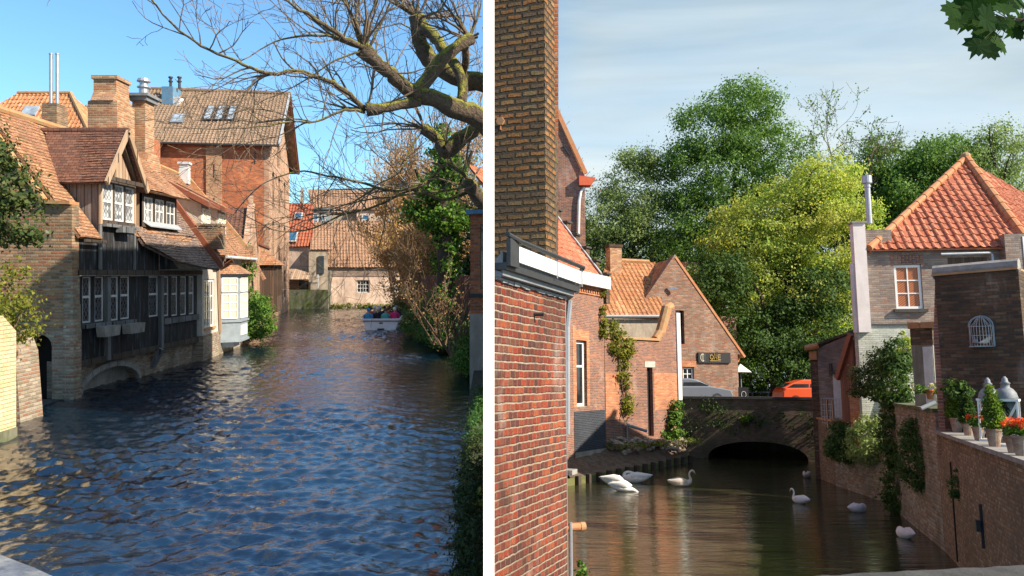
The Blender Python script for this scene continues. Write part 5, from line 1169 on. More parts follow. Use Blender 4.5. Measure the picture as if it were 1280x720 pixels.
NB.part('drain_pipe',MB().tube([(LN+.05,.10,q[1]),(LN+.20,-.08,q[1]-.003)],[.045,.045],12).tube([(LN+.20,-.08,q[1]-.003),(LN+.24,-.12,q[1]-.004)],.05,12),M_['terracotta'])
q=NB.px(720,587,0); NB.part('ledge_stone',MB().box(LN+.04,LN+.22,-.05,.1,q[1]-.03,q[1]+.02),M_['stone'])
M_['chimney_white']=plain_mat('pinkish_white_render',(.72,.66,.64),.25,2,.8,.004,stain=(.5,.46,.44),st=.3)
c0=W.at(617,100,8.80); c1=W.at(682,200,8.6)
CHN=Thing(W,'brick_chimney','tall weathered brick chimney rising out of the frame above the near red brick building','chimney',(c0.x,8.80,0),p1=(c1.x,8.6))
wC=CHN.L; kb=CHN.Ti@W.at(694.5,200,8.93); kc=CHN.Ti@W.at(619,200,9.2)
CHN.part('stack',MB().poly([(0,0),(wC,0),(kb.x,kb.y),(kc.x,kc.y)],4.9,9.6),M_['brick_stack'],bevel=.006)
CHN.part('lead_flashing',MB().box(-.02,wC+.02,-.012,.32,5.14,5.30),M_['lead'])
q=CHN.px(626,152,0); CHN.part('anchor_knob',MB().tube([(q[0],0,q[1]),(q[0],-.03,q[1])],.05,6).tube([(q[0],-.01,q[1]-.1),(q[0],-.01,q[1])],.008,5),M_['terracotta'])
bush(W,'weed_tuft','dry weeds with a green plant growing at the foot of the near brick building','plant',(W.at(731,712,9.2).x,9.3,1.35),[((0,0,.25),(.10,.12,.22)),((.03,0,.05),(.14,.15,.1))],700,.05,M_['weed'],None,clump=.06,up=1.0,aspect=.25)
bush(W,'green_weed','small green leafy weed above the dry tuft by the brick corner','plant',(W.at(727,682,9.2).x,9.2,1.8),[((0,0,.1),(.05,.06,.13))],110,.045,M_['leaf_ivy'],None,clump=.05,per=12)
structure(W,'near_bank',MB().poly([(.62,9.0),(.92,9.2),(1.0,10.5),(.55,10.6)],-.5,1.38),M_['mud'])

# ---- second building: gutter box, tarred base
b0=W.at(700,560,33.6); b1=W.at(757,560,37.0)
GB=Thing(W,'stepped_gable_house','brick house with red tiled roof, dark stepped gable and tarred base','house',(b0.x,b0.y,0),p1=(b1.x,b1.y))
LB=GB.L
wa,z1_=GB.px(720,425); wb,z0_=GB.px(734,508); ze=GB.px(748,357)[1]
GB.part('wall',MB().wall([(-1.5,0),(LB,0),(LB,ze),(-1.5,ze)],[rect(wa,wb,z0_,z1_)[::-1]],0,.4),M_['brick_mix'])
GB.part('side_wall',MB().box(LB-.4,LB,.41,2.2,0,ze),M_['brick_mix'])
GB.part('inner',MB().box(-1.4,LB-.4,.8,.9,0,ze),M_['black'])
GB.part('brick_surround',MB().box(wa-.3,wa-.0,-.012,.1,z0_,z1_+.6).box(wb,wb+.25,-.012,.1,z0_,z1_).box(wa,wb+.25,-.012,.1,z1_,z1_+.45),M_['brick_orange'])
window(GB,wa+.02,wb-.02,z0_+.02,z1_-.02,.14,1,2,M_['white'],M_['glass'],.12,.08,.09,split=.62,sill=.1,sm=M_['stone'])
ta,tz0=GB.px(718,566); tb,tz1=GB.px(757,512)
GB.part('tarred_base',MB().box(ta,LB+.01,-.02,-.002,tz0,tz1),M_['brick_black'])
GB.part('stone_foot',MB().box(ta,LB+.012,-.05,-.022,.2,tz0),M_['plaster_old'])
cn=MB(); k=ta
while k<LB-.05: cn.box(k,k+.11,-.09,0,ze-.42,ze-.26); k+=.22
cn.box(-1.5,LB+.02,-.1,0,ze-.26,ze-.16).box(-1.5,LB+.02,-.05,0,ze-.50,ze-.42); GB.part('cornice',cn,M_['brick_orange'])
GB.part('gutter_box',MB().box(-1.5,LB+.1,-.35,.05,ze-.15,ze+.42),M_['white_dull'])
gz=ze+.42
Vg=Vector((0,1,1.28)).normalized()
roof('roof',GB,(-1.5,.0,gz),(1,0,0),Vg,[(0,0),(LB+1.5,0),(LB+1.5,6),(0,6)],M_['pan_red'],'pan',.26,.36,amp=.03)
sg=MB()
sgp=[(-.15,gz-.9)]; yy=-.15; zz=gz+.15
stp=[]
for i in range(8): stp+=[(yy,zz),(yy+.52,zz)]; yy+=.52; zz+=.67
GB.part('stepped_gable',sg.wallx([(-.15,gz-1.2)]+stp+[(yy,gz-1.2)],[],LB+.02,LB+.38),M_['brick_dark'])
yy=-.15; zz=gz+.15
for i in range(8): GB.part('coping_stone',MB().box(LB-.05,LB+.45,yy-.08,yy+.51,zz+.002,zz+.09),M_['stone_dark']); yy+=.52; zz+=.67

GB.part('verge_flashing',MB().bar((LB-.05,.0,gz+.12),(LB-.05,4.0,gz+.12+4*1.28),.14,.05,(0,-1,1)),M_['lead_pale'])
# ---- tall gable behind
TG=Thing(W,'tall_gable_house','tall purple-brick house gable with an orange gutter end, behind the near chimney','house',(W.at(610,300,41).x,41,0),p1=(W.at(732,300,41).x,41))
LT=TG.L; gA=TG.px(727,215); gB=TG.px(695,143)
slp=(gB[1]-gA[1])/(gA[0]-gB[0]); ap=(LT/2+.2); 
TG.part('gable_wall',MB().wall([(0,0),(LT,0),(LT,gA[1]-.2),(gA[0],gA[1]),(ap,gA[1]+(gA[0]-ap)*slp),(0,gA[1]-1)],[],0,.4),M_['brick_mix'])
TG.part('verge',MB().bar((gA[0]+.2,-.05,gA[1]-.1),(ap,-.05,gA[1]+.25+(gA[0]-ap)*slp),.2,.22,(1,0,1)),M_['terracotta'])
TG.part('roof',MB().prism([(gA[0]+.3,gA[1]-.3),(ap,gA[1]+(gA[0]-ap)*slp),(ap,gA[1]-.3+(gA[0]-ap)*slp),(gA[0],gA[1]-.5)],[],lambda a,b:(a,.4,b),(0,8,0)),M_['tile_orange'])
TG.part('side_wall',MB().box(LT-.4,LT,.4,8,0,gA[1]-.3),M_['brick_mix'])
ga=TG.px(724,228,-.3); gb_=TG.px(742,222,-.3)
TG.part('gutter_end',MB().prism([(ga[0],ga[1]-.15),(gb_[0]-.15,ga[1]-.15),(gb_[0]+.1,gb_[1]),(ga[0],gb_[1]+.1)],[],lambda a,b:(a,-.35,b),(0,.6,0)),M_['orangepaint'])
dp=[TG.px(731,234,-.2),TG.px(726,240,-.2),TG.px(724,252,-.2),TG.px(723,300,-.2)]
TG.part('downpipe',MB().tube([(a,-.12,b) for a,b in dp],.07,8),M_['white'])
TG.part('wall_anchor',MB().bar((TG.px(704,182)[0],-.03,TG.px(704,182)[1]),(TG.px(712,194)[0],-.03,TG.px(712,194)[1]),.05,.1,(0,1,0)),M_['darkmetal'])

# ---- yard wall along the bank
y0=W.at(757.5,560,37.2); y1=W.at(849,560,40.6)
YW=Thing(W,'yard_wall','lit orange-red brick yard wall with a narrow dark door slot and tiled coping, above the soil bank','wall',(y0.x,y0.y,0),p1=(y1.x,y1.y))
LY=YW.L; zt=YW.px(780,424)[1]; xr=YW.px(824,424)[0]; zp=YW.px(846,385)[1]
da,dz1=YW.px(808.5,459); db,dz0=YW.px(817.5,545)
YW.part('wall',MB().wall([(0,.2),(LY,.2),(LY,zp),(LY-.25,zp),(xr,zt),(0,zt)],[[(da,dz0),(da,dz1),(db,dz1),(db,dz0)]],0,.4),M_['brick_mix'])
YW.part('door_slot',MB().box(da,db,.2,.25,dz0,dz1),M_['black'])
YW.part('door_head',MB().box(da-.15,db+.2,-.015,.1,dz1,dz1+.28),M_['plaster'])
xo=YW.px(774,500)[0]; zo1=YW.px(765,466)[1]; zo0=YW.px(765,525)[1]
YW.part('orange_brickwork',MB().box(.02,xo,-.012,.0,zo0,zo1).box(db+.08,YW.px(846,480)[0],-.012,0,YW.px(830,512)[1],YW.px(830,466)[1]),M_['brick_orange'])
YW.part('flat_coping',MB().box(xo+.2,xr,-.08,.48,zt,zt+.12).box(0,xo+.2,-.06,.46,zt,zt+.22),M_['ridge'])
YW.part('round_coping',MB().tube([(xr-.05,.2,zt+.08),(xr+.35,.2,zt+.45),(LY-.45,.2,zp-.05),(LY-.1,.2,zp+.08)],[.22,.25,.27,.24],10),M_['ridge'])
pa_=YW.px(846.5,400)[0]; YW.part('white_pilaster',MB().box(LY+.002,LY+.3,-.06,.4,YW.px(850,500)[1],zp-.25),M_['white_dull'])
YW.part('pipe',MB().tube([(YW.px(781,531)[0],-.15,YW.px(781,531)[1]),(YW.px(799,537)[0],-.45,YW.px(799,537)[1]-.05)],.07,8).tube([(YW.px(781,531)[0],-.15,YW.px(781,531)[1]),(YW.px(781,531)[0],-.15,.6)],.04,6),M_['greywin'])
p=YW.px(780,470)
bp_=YW.T@Vector((YW.px(776,470)[0],-.05,p[1]))
bush(W,'wall_creeper','yellow-green and brown creeper trailing down the yard wall','climber',(bp_.x,bp_.y,bp_.z),[((0,0,1.3),(.75,.2,.75)),((.15,0,.2),(.35,.15,1.2)),((.3,0,-1.2),(.2,.15,1.2)),((-.5,0,2.0),(.35,.2,.4))],3800,.13,M_['leaf_lime'],M_['bark'],clump=.3,rz=math.atan2(y1.y-y0.y,y1.x-y0.x))
cc=W.at(753.5,395,36.8)
bush(W,'corner_vine','thin strip of yellow-green vine on the corner of the stepped gable house','climber',(cc.x,cc.y-.1,cc.z-1.4),[((0,0,1.2),(.15,.15,1.6))],900,.12,M_['leaf_lime'],None,clump=.15)
# rubble foot, soil bank, edging
e0=W.gz(715,607,0); e1=W.gz(866,577,0)
f0=YW.T@Vector((-3.2,0,0)); f1=YW.T@Vector((LY+.1,0,0))
bk=MB(); n=26; m_=6; vs=[];fs=[]; random.seed(9)
for i in range(n+1):
    t=i/n; a=e0.lerp(e1,t); b=f0.lerp(f1,t)
    for j in range(m_+1):
        s=j/m_; q=a.lerp(b,s); vs.append((q.x,q.y,.22+.75*s**1.2+(random.uniform(-.06,.08) if 0<j else 0)))
for i in range(n):
    for j in range(m_): q=i*(m_+1)+j; fs.append((q,q+m_+1,q+m_+2,q+1))
bk.add(vs,fs); structure(W,'soil_bank',bk,M_['soil'],True)
rb=MB(); random.seed(5)
for i in range(150):
    t=random.random(); q=YW.T@Vector((t*LY,-random.random()**2*.9-.05,0)); s=random.uniform(.06,.22); z_=.75+random.random()*.8*(1-.5*t)
    k=len(rb.v); rb.ell((q.x,q.y,z_*.9),(s,s*.8,s*.6),6,4)
    for w_ in range(k,len(rb.v)): rb.v[w_]=tuple(c+random.uniform(-.04,.04)*s/.15 for c in rb.v[w_])
o=structure(W,'rubble',rb,M_['plaster_old'],kind='stuff')
P_=[]; 
for i in range(900):
    t=random.random(); q=YW.T@Vector((t*(LY+.6)-.3,-random.random()**1.5*1.4-.05,0)); P_.append((q.x,q.y,.95+random.random()*.25))
o=obj('grass',np_mesh('grass',leaf_cards(np.array(P_),.22,1.4,.2),4,M_['grass']),M_['grass'],None,M=W.M.copy()); o['kind']='stuff'
pw=W.at(843,545,40); bush(W,'corner_weed','green weeds in the corner between yard wall and bridge','plant',(pw.x,pw.y,.9),[((0,0,.6),(.35,.3,.9)),((-.5,0,.2),(.4,.3,.4))],1600,.13,M_['leaf_ivy'],None,clump=.2)
pw=W.at(842,505,40.2); bush(W,'ivy_tuft','dark ivy tuft at the left end of the bridge parapet','ivy',(pw.x+.1,pw.y,2.0),[((0,0,.5),(.22,.2,.9))],900,.12,M_['leaf_ivy'],None,clump=.2)
eg=MB(); eg.bar(e0+Vector((0,0,.1)),e1+Vector((0,0,.1)),.1,.34)
ED=Thing(W,'timber_edging','algae-green timber edging with short dark posts along the foot of the soil bank','edging',(e0.x,e0.y,0),p1=(e1.x,e1.y))
ED.part('planks',MB().box(-.4,ED.L,0,.08,-.3,.27),M_['woodgreen'])
for i in range(14):
    x=ED.L*(i+.4)/14; ED.part('post',MB().box(x-.09,x+.09,-.16,-.002,-.3,.34),M_['beam'])

# ---- tavern (gabled house with the sign)
g0=W.at(757,400,43.2); g1=W.at(928,445,45.6)
TV=Thing(W,'tavern','old brick gabled tavern with orange pantile wing and a dark sign, beyond the bridge','building',(g0.x,g0.y,0),p1=(g1.x,g1.y))
A=TV.px(843,322); E=TV.px(928,443); sl_=(A[1]-E[1])/(E[0]-A[0]); xl=A[0]-(A[1]-E[1])/sl_
win=(TV.px(854,478)[0],TV.px(868,478)[0],TV.px(860,482)[1],TV.px(860,459)[1])
w2=(TV.px(829,430)[0],TV.px(856,430)[0],TV.px(850,430)[1],TV.px(850,388)[1])
TV.part('gable_wall',MB().wall([(xl,2.3),(TV.px(923,470)[0],2.3),(TV.px(923,470)[0],E[1]),(E[0],E[1]),A,(xl,E[1])],[rect(*win)[::-1],rect(*w2)[::-1]],0,.4),M_['brick_gable'])
window(TV,win[0]+.02,win[1]-.02,win[2]+.02,win[3]-.02,.12,2,3,M_['white'],M_['glass'],.08,.08,.04)
TV.part('window_arch',MB().box(win[0]-.2,win[1]+.15,-.02,.05,win[3]+.02,win[3]+.35),M_['brick_orange'])
TV.part('window_back',MB().box(w2[0]-.1,w2[1]+.1,.25,.3,w2[2]-.1,w2[3]+.1),M_['glass'])
TV.part('verge',MB().bar((E[0]+.15,.2,E[1]-.15),(A[0],.2,A[1]+.12),.48,.13,(1,0,1)),M_['terracotta'])
TV.part('verge',MB().bar((xl,.1,E[1]),(A[0],.1,A[1]+.12),.5,.12,(-1,0,1)),M_['brick_gable'])
TV.part('roof',MB().prism([(E[0]+.1,E[1]-.2),(A[0],A[1]),(A[0],A[1]-.2),(E[0],E[1]-.45)],[],lambda a,b:(a,.4,b),(0,7,0)),M_['pan_tavern'])
TV.part('roof',MB().prism([(xl-.1,E[1]-.2),(A[0],A[1]),(A[0],A[1]-.2),(xl,E[1]-.45)],[],lambda a,b:(a,.4,b),(0,7,0)),M_['pan_tavern'])
TV.part('side_wall',MB().box(TV.px(923,470)[0]-.35,TV.px(923,470)[0],.4,7,2.3,E[1]-.3),M_['brick_gable'])
q=TV.px(840,361,-.1); TV.part('vent',MB().bar((q[0]-.25,-.1,q[1]+.05),(q[0]+.2,-.3,q[1]-.0),.12,.1),M_['zinc'])
# pantile wing
zw=TV.px(790,396,-1.2)[1]; zr_=TV.px(790,327,2.4)[1]; Vw=Vector((0,3.6,zr_-zw)); xw0=TV.px(757,396,-1.2)[0]; xr0=TV.px(771,327,2.4)[0]; xw1=TV.px(786,396,-1.2)[0]
roof('wing_roof',TV,(0,-1.2,zw),(1,0,0),Vw,[(-1.5,0),(w2[0]-.5,0),(A[0],Vw.length),(xr0-.6,Vw.length)],M_['pan_tavern'],'pan',.27,.36,amp=.045)
TV.part('wing_ridge',MB().tube([(xr0-.6,2.4,zr_+.03),(A[0]-.4,2.4,zr_+.03)],.14,7),M_['ridge'])
TV.part('gutter',MB().tube([(xw0-.3,-1.35,zw-.02),(TV.px(830,396,-1.3)[0],-1.35,zw+.06)],.08,7),M_['greywin'])
TV.part('wing_wall',MB().box(xw0-.3,TV.px(832,400,-1.1)[0],-1.1,-.7,2.3,zw),M_['plaster_old'])
q0=TV.px(763,340,1.5); q1=TV.px(777,306,1.5)
ch=TV.part('chimney',MB().box(q0[0],q1[0],1.5,2.1,zw,q1[1]-.15),M_['brick_chim']); TV.part('chimney_cap',MB().box(q0[0]-.06,q1[0]+.06,1.44,2.16,q1[1]-.149,q1[1]),M_['brick_dark'],ch)
q0=TV.px(857,370,5); q1=TV.px(874,328,5); TV.part('chimney',MB().box(q0[0],q1[0],5,6,7,q1[1]),M_['brick_chim'])
q0=TV.px(903,450,3); q1=TV.px(920,396,3); TV.part('chimney',MB().box(q0[0],q1[0],3,4,4,q1[1]-.2).box(q0[0]-.05,q1[0]+.05,2.95,4.05,q1[1]-.2,q1[1]),M_['brick_gable'])
q=W.at(866,336,47.6); bush(W,'chimney_weed','reddish-green weeds growing on top of the tavern chimney','plant',(q.x,q.y+1.2,q.z),[((0,0,.0),(.55,.4,.25))],260,.14,M_['leaf_grey'],None,clump=.2)
# sign with lettering
s0=TV.px(873,453.5,-.1); s1=TV.px(913,441,-.1)
SG=Thing(W,'tavern_sign','dark rectangular sign with gold letters reading ONE on the tavern gable','sign',TV.T@Vector((s0[0],-.10,s0[1])),math.atan2(g1.y-g0.y,g1.x-g0.x))
sw=s1[0]-s0[0]; sh=s1[1]-s0[1]
SG.part('board',MB().box(0,sw,0,.08,0,sh),M_['sign'])
SG.part('emblem_panel',MB().box(.05,.48,-.012,-.002,.04,sh-.04),M_['darkmetal'])
em=MB(); em.tube([(.26+.13*math.cos(a),-.022,sh/2+.2*math.sin(a)) for a in [i*math.pi/10 for i in range(3,18)]],.02,6).tube([(.27,-.022,.1),(.27,-.022,sh-.1)],.02,6)
SG.part('emblem',em,M_['cream'])
lt=MB(); lx=.72; hz=.20; hh=.24; yv=-.03
lt.tube([(lx+.10+.10*math.cos(i*math.pi/8),yv,hz+hh/2+hh/2*math.sin(i*math.pi/8)) for i in range(17)],.017,6)
lt.tube([(lx+.26,yv,hz),(lx+.26,yv,hz+hh+.1),(lx+.42,yv,hz-.02),(lx+.42,yv,hz+hh)],.017,6)
for dzz in (0,hh/2,hh): lt.tube([(lx+.5,yv,hz+dzz),(lx+.66,yv,hz+dzz)],.017,6)
lt.tube([(lx+.5,yv,hz),(lx+.5,yv,hz+hh)],.017,6); lt.box(lx,lx+.66,yv-.005,yv+.01,.10,.125)
SG.part('lettering',lt,M_['gold'])
# parasol, hanging board
q=W.at(926,468,46); UM=Thing(W,'parasol','white parasol beside the tavern wall','parasol',(q.x,46,2.4))
zq=q.z-2.4+.25; UM.part('canopy',MB().add([(0,0,zq+.35)]+[(.62*math.cos(i*math.pi/4),.62*math.sin(i*math.pi/4),zq-.12) for i in range(8)]+[(0,0,zq+.3)],[(0,1+i,1+(i+1)%8) for i in range(8)]+[(9,1+(i+1)%8,1+i) for i in range(8)]),M_['white']); UM.part('pole',MB().tube([(0,0,0),(0,0,zq+.3)],.03,8),M_['greywin'])
q=W.at(929,480,45); hb=Thing(W,'menu_board','small dark menu board with a round pale emblem beside the tavern','sign',(q.x,45,2.45)); hb.part('panel',MB().box(-.28,.28,0,.05,.35,1.15).box(-.22,-.18,0,.05,0,.35).box(.18,.22,0,.05,0,.35),M_['sign']); hb.part('emblem',MB().tube([(.13*math.cos(i*math.pi/8),-.012,.75+.17*math.sin(i*math.pi/8)) for i in range(17)],.015,6),M_['white_dull'])

# ---- bridge
bl=W.gz(843,578,0); br=W.gz(1030,578,0)
bl=Vector((W.at(843,570,42.7).x,42.7,0)); br=Vector((W.at(1030,570,40.0).x,40.0,0))
BR=Thing(W,'bridge','dark mossy single-arched brick bridge with a flat stone parapet','bridge',(bl.x-.4,42.82),p1=(br.x+1.5,39.55))
LBn=BR.L; zp_=BR.px(940,496)[1]; aa=BR.px(885,580)[0]; ab_=BR.px(1011,580)[0]; zc_=BR.px(948,552)[1]
def seg(x0,x1,zb,zc,n=16): c=(x0+x1)/2; h=(x1-x0)/2; return [(x0,-.6)]+[(c-h*math.cos(math.pi*i/n),zb+(zc-zb)*math.sin(math.pi*i/n)**.8) for i in range(n+1)]+[(x1,-.6)]
out=[(0,-.6)]+seg(aa,ab_,-.05,zc_)+[(LBn,-.6),(LBn,zp_-.12),(0,zp_-.12)]
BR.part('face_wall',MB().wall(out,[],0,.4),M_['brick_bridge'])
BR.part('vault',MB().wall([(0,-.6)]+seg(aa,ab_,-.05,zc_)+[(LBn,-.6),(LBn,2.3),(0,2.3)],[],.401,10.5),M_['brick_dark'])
rg=MB(); c_=(aa+ab_)/2; h_=(ab_-aa)/2
for i in range(34):
    t0=math.pi*i/34; t1=math.pi*(i+.9)/34; f=lambda t,o:(c_-(h_+o)*math.cos(t),(-.05+(zc_+.05+o)*max(0,math.sin(t))**.8))
    p0=f(t0,0);p1=f(t1,0);p2=f(t1,.32);p3=f(t0,.32); rg.prism([p0,p1,p2,p3],[],lambda a,b:(a,-.03,b),(0,.029,0))
BR.part('arch_ring',rg,M_['brick_bridge'])
BR.part('parapet_coping',MB().box(0,LBn,-.08,.48,zp_-.12,zp_),M_['stone_dark'])
BR.part('far_parapet',MB().box(0,LBn,10.1,10.5,2.3,3.2),M_['brick_bridge'])
P_,_c=crown_points([((.9,-.05,1.5),(.8,.1,1.3)),((3.2,-.05,1.9),(1.7,.1,.8)),((5.5,-.05,1.9),(1.7,.1,.6)),((7.6,-.05,1.6),(.9,.1,1.2)),((2.5,-.05,2.6),(.8,.1,.4))],1900,.4,.3,22)
obj('moss_growth',np_mesh('moss_growth',leaf_cards(P_,.10,.3,.7),4,M_['leaf_dark']),M_['leaf_dark'],BR.e)
bush(W,'bridge_weed','bright green weed tuft growing on the bridge face','plant',(W.at(932,523,41.1).x,41.1,W.at(932,523,41.1).z-.2),[((0,0,.15),(.3,.1,.18))],160,.13,M_['leaf_bright'],None,clump=.15)
q0=W.at(930,495,50); q1=W.at(975,495,50); RL=Thing(W,'railing','low grey railing beyond the bridge between tavern and orange car','railing',(q0.x,50,2.45)); rl=MB(); hh=q0.z-2.45+.28
rl.box(0,q1.x-q0.x+2,0,.05,hh-.1,hh); rl.box(0,q1.x-q0.x+2,0,.05,hh-.7,hh-.63)
for i in range(9): rl.box(i*.5,i*.5+.05,0,.05,0,hh-.1)
RL.part('bars',rl,M_['greywin'])

# ---- cars
def car(label,x,y,z,rz,m,flip=1,L=3.9,H=1.48,Wd=1.65,hatch=True):
    T=Thing(W,'parked_car',label,'car',(x,y,z),rz)
    if hatch: low=[(-1.95,.25),(-1.98,.55),(-1.92,.85),(-1.0,1.02),(1.75,1.0),(1.92,.8),(1.95,.5),(1.9,.25)]; cab=[(-1.05,1.0),(-.45,1.36),(.05,1.46),(.75,1.44),(1.30,1.27),(1.86,.98)]
    else: low=[(-2.1,.25),(-2.15,.55),(-2.05,.8),(-.95,1.0),(1.7,1.0),(2.05,.85),(2.1,.5),(2.05,.25)]; cab=[(-1.05,.98),(-.25,1.36),(.2,1.43),(.9,1.42),(1.35,1.30),(1.95,.97)]
    low=[(a*flip,b) for a,b in low]; cab=[(a*flip,b) for a,b in cab]
    body=MB()
    def loft(poly,ys,ins,zmin):
        k=len(poly); n0=len(body.v); vs=[]
        cx_=sum(p[0] for p in poly)/k
        for yv,s in zip(ys,ins):
            for a,b in poly: vs.append((cx_+(a-cx_)*(1-s*.35),yv,zmin+(b-zmin)*(1-s)))
        fs=[]
        for i in range(len(ys)-1):
            for j in range(k): p=i*k+j; q=i*k+(j+1)%k; fs.append((p,q,q+k,p+k))
        fs.append(tuple(range(k))); fs.append(tuple((len(ys)-1)*k+j for j in reversed(range(k)))); body.add(vs,fs)
    h=Wd/2; loft(low,(-h,-h+.08,h-.08,h),(.06,0,0,.06),.6); loft(cab,(-h+.20,-h+.26,h-.26,h-.20),(.10,0,0,.10),.98)
    T.part('body',body,m,smooth=False,bevel=.03)
    gz_=MB()
    for s in (-1,1):
        yy=s*(h-.195); 
        ins=[(cab[0][0]*.86,1.03),(cab[1][0]*.86,1.30),(cab[2][0]*.98,1.37),((cab[2][0]+cab[3][0])/2-.05*flip,1.37),((cab[2][0]+cab[3][0])/2-.05*flip,1.03)]
        ins2=[((cab[2][0]+cab[3][0])/2+.03*flip,1.03),((cab[2][0]+cab[3][0])/2+.03*flip,1.37),(cab[3][0],1.36),(cab[4][0]*.95,1.22),(cab[5][0]*.86,1.03)]
        for pl in (ins,ins2): gz_.prism(pl,[],lambda a,b:(a,yy+s*(.005-(b-1.03)*.12),b),(0,s*.012,0))
    a,b=cab[0],cab[1]; t=Vector((b[0]-a[0],0,b[1]-a[1])); nn=Vector((-t.z,0,t.x))*(1 if flip>0 else -1); nn.normalize()
    if nn.z<0: nn=-nn
    A=Vector((a[0],0,a[1]))+t*.12+nn*.012; gz_.prism([(-h+.34,0),(h-.34,0),(h-.40,.8),(-h+.40,.8)],[],lambda q,r:A+Vector((0,q,0))+t*r,nn*.01)
    a,b=cab[5],cab[4]; t=Vector((b[0]-a[0],0,b[1]-a[1])); nn=Vector((-t.z,0,t.x)); nn.normalize()
    if nn.z<0: nn=-nn
    A=Vector((a[0],0,a[1]))+t*.12+nn*.012; gz_.prism([(-h+.34,0),(h-.34,0),(h-.40,.8),(-h+.40,.8)],[],lambda q,r:A+Vector((0,q,0))+t*r,nn*.01)
    T.part('windows',gz_,M_['glass_car'])
    for xx in (-1.25,1.25):
        for s in (-1,1):
            w=T.part('wheel',MB().tube([(xx,s*(h-.19),.31),(xx,s*(h+.0),.31)],.31,18),M_['rubber'],smooth=False); T.part('rim',MB().tube([(xx,s*(h),.31),(xx,s*(h+.012),.31)],.19,12),M_['chrome'],w)
    T.part('headlight',MB().ell((low[1][0]*.97,-h+.25,.72),(.08,.16,.09),8,6),M_['chrome']); T.part('headlight',MB().ell((low[1][0]*.97,h-.25,.72),(.08,.16,.09),8,6),M_['chrome'])
    return T
q=W.at(970,474.5,44.2); car('bright orange hatchback on the bridge, half hidden by the brick lean-to',q.x+1.95,44.2,q.z-1.45,R(2),M_['car_orange'],-1)
q=W.at(858,478,43); car('dark blue-grey car parked on the bridge beside the tavern, windscreen towards the right',W.at(887,478,44.4).x-1.05,44.5,W.at(855,473,44.5).z-1.42,R(0),M_['car_dark'],-1,hatch=False)

# ---- right side: lean-to and canal walls
l0=W.at(1026,530,33.4); l1=W.at(1074,530,32.6)
LT_=Thing(W,'brick_lean_to','grey-brown brick lean-to with sloping roof and white door at the right end of the bridge','building',(l0.x,l0.y,0),p1=(l1.x,l1.y))
tl=LT_.px(1026,436); tr_=LT_.px(1072,415); d0=LT_.px(1044.5,533); d1=LT_.px(1053.5,468)
LT_.part('wall',MB().wall([(0,0),(LT_.L,0),(LT_.L,tr_[1]),(0,tl[1])],[],0,.3),M_['brick_grey'])
LT_.part('side_wall',MB().box(-.30,-.0,-.0,7,0,tl[1]-.15),M_['brick_dark'])
LT_.part('roof',MB().prism([(-.4,tl[1]+.0),(LT_.L+.1,tr_[1]+.02),(LT_.L+.1,tr_[1]+.12),(-.4,tl[1]+.1)],[],lambda a,b:(a,-.08,b),(0,7.2,0)),M_['brick_dark'])
LT_.part('corner_tile',MB().tube([(-.42,-.2,tl[1]+.02),(.1,-.2,tl[1]+.12)],.13,8).box(-.3,-.0,-.12,-.01,tl[1]-.45,tl[1]-.1),M_['terracotta'])
LT_.part('door',MB().box(d0[0],d1[0],-.06,-.002,d0[1],d1[1]),M_['white_dull'])
LT_.part('door_hood',MB().box(d0[0]-.12,d1[0]+.05,-.22,-.0,d1[1],d1[1]+.1).box(d0[0]-.12,d0[0]-.02,-.1,0,d1[1]+.1,d1[1]+.45),M_['darkmetal'])
LT_.part('dark_gap',MB().box(d1[0]+.01,d1[0]+.16,-.05,-.002,d0[1]+1.0,d1[1]),M_['black'])
# red-brown shed in front
s0=W.at(1054,540,30.5); s1=W.at(1072,540,29.6)
SH=Thing(W,'shed','red-brown boarded shed with a steep sloping verge beside the lean-to','shed',(s0.x,s0.y,0),p1=(s1.x,s1.y))
a=SH.px(1054,470); b=SH.px(1072,424)
SH.part('boards',MB().wall([(0,1.4),(SH.L,1.4),(SH.L,b[1]),(0,a[1])],[],0,1.2),M_['board_red'])
SH.part('verge_board',MB().bar((-.12,-.06,a[1]-.1),(SH.L+.02,-.06,b[1]+.2),.12,.22,(-1,0,1)),M_['beam_red'])
# railing
r0=W.at(1028,533,32.2); r1=W.at(1053,533,31.4)
RA=Thing(W,'garden_railing','thin wire railing with two pale posts in front of the lean-to','railing',(r0.x,r0.y,W.at(1028,530,32.2).z),p1=(r1.x,r1.y)); rm=MB()
for i in range(5): rm.tube([(0,0,.05+.24*i),(RA.L+.25,0,.05+.24*i)],.012,5)
for i in range(8): rm.tube([(i*.14,0,0),(i*.14,0,1.02)],.010,5)
RA.part('wires',rm,M_['zinc']); RA.part('posts',MB().box(.24,.30,-.03,.02,-.1,.95).box(.50,.56,-.03,.02,-.1,.95),M_['beam_tan'])
def cwall(name,label,pa,pb,ptop,m,th=.5,cop=None,zb=-.6):
    a=W.gz(*pa,0); b=W.gz(*pb,0); T=Thing(W,name,label,'wall',(a.x,a.y,0),p1=(b.x,b.y)); zt=T.px(*ptop)[1]
    T.part('masonry',MB().box(0,T.L,0,th,zb,zt),m)
    if cop: T.part('coping',MB().box(-.02,T.L+.02,-.06,th+.05,zt,zt+.08),cop)
    return T,zt
CW1,z1w=cwall('canal_wall','red-brown brick canal wall below the railing, at the right end of the bridge',(1022,597),(1045,607),(1035,526),M_['brick_brown'],.5,M_['ridge'])
CW2,z2w=cwall('canal_wall','shrub-topped mossy canal wall between the railing and the ivy column',(1045,607.3),(1108,629),(1075,553),M_['brick_low'],.8)
CW3,z3w=cwall('canal_wall','damp stained canal wall with shrubs between the ivy column and the flower-pot wall',(1108,629.3),(1181,690),(1150,512),M_['brick_low'],.6,M_['mossy'])
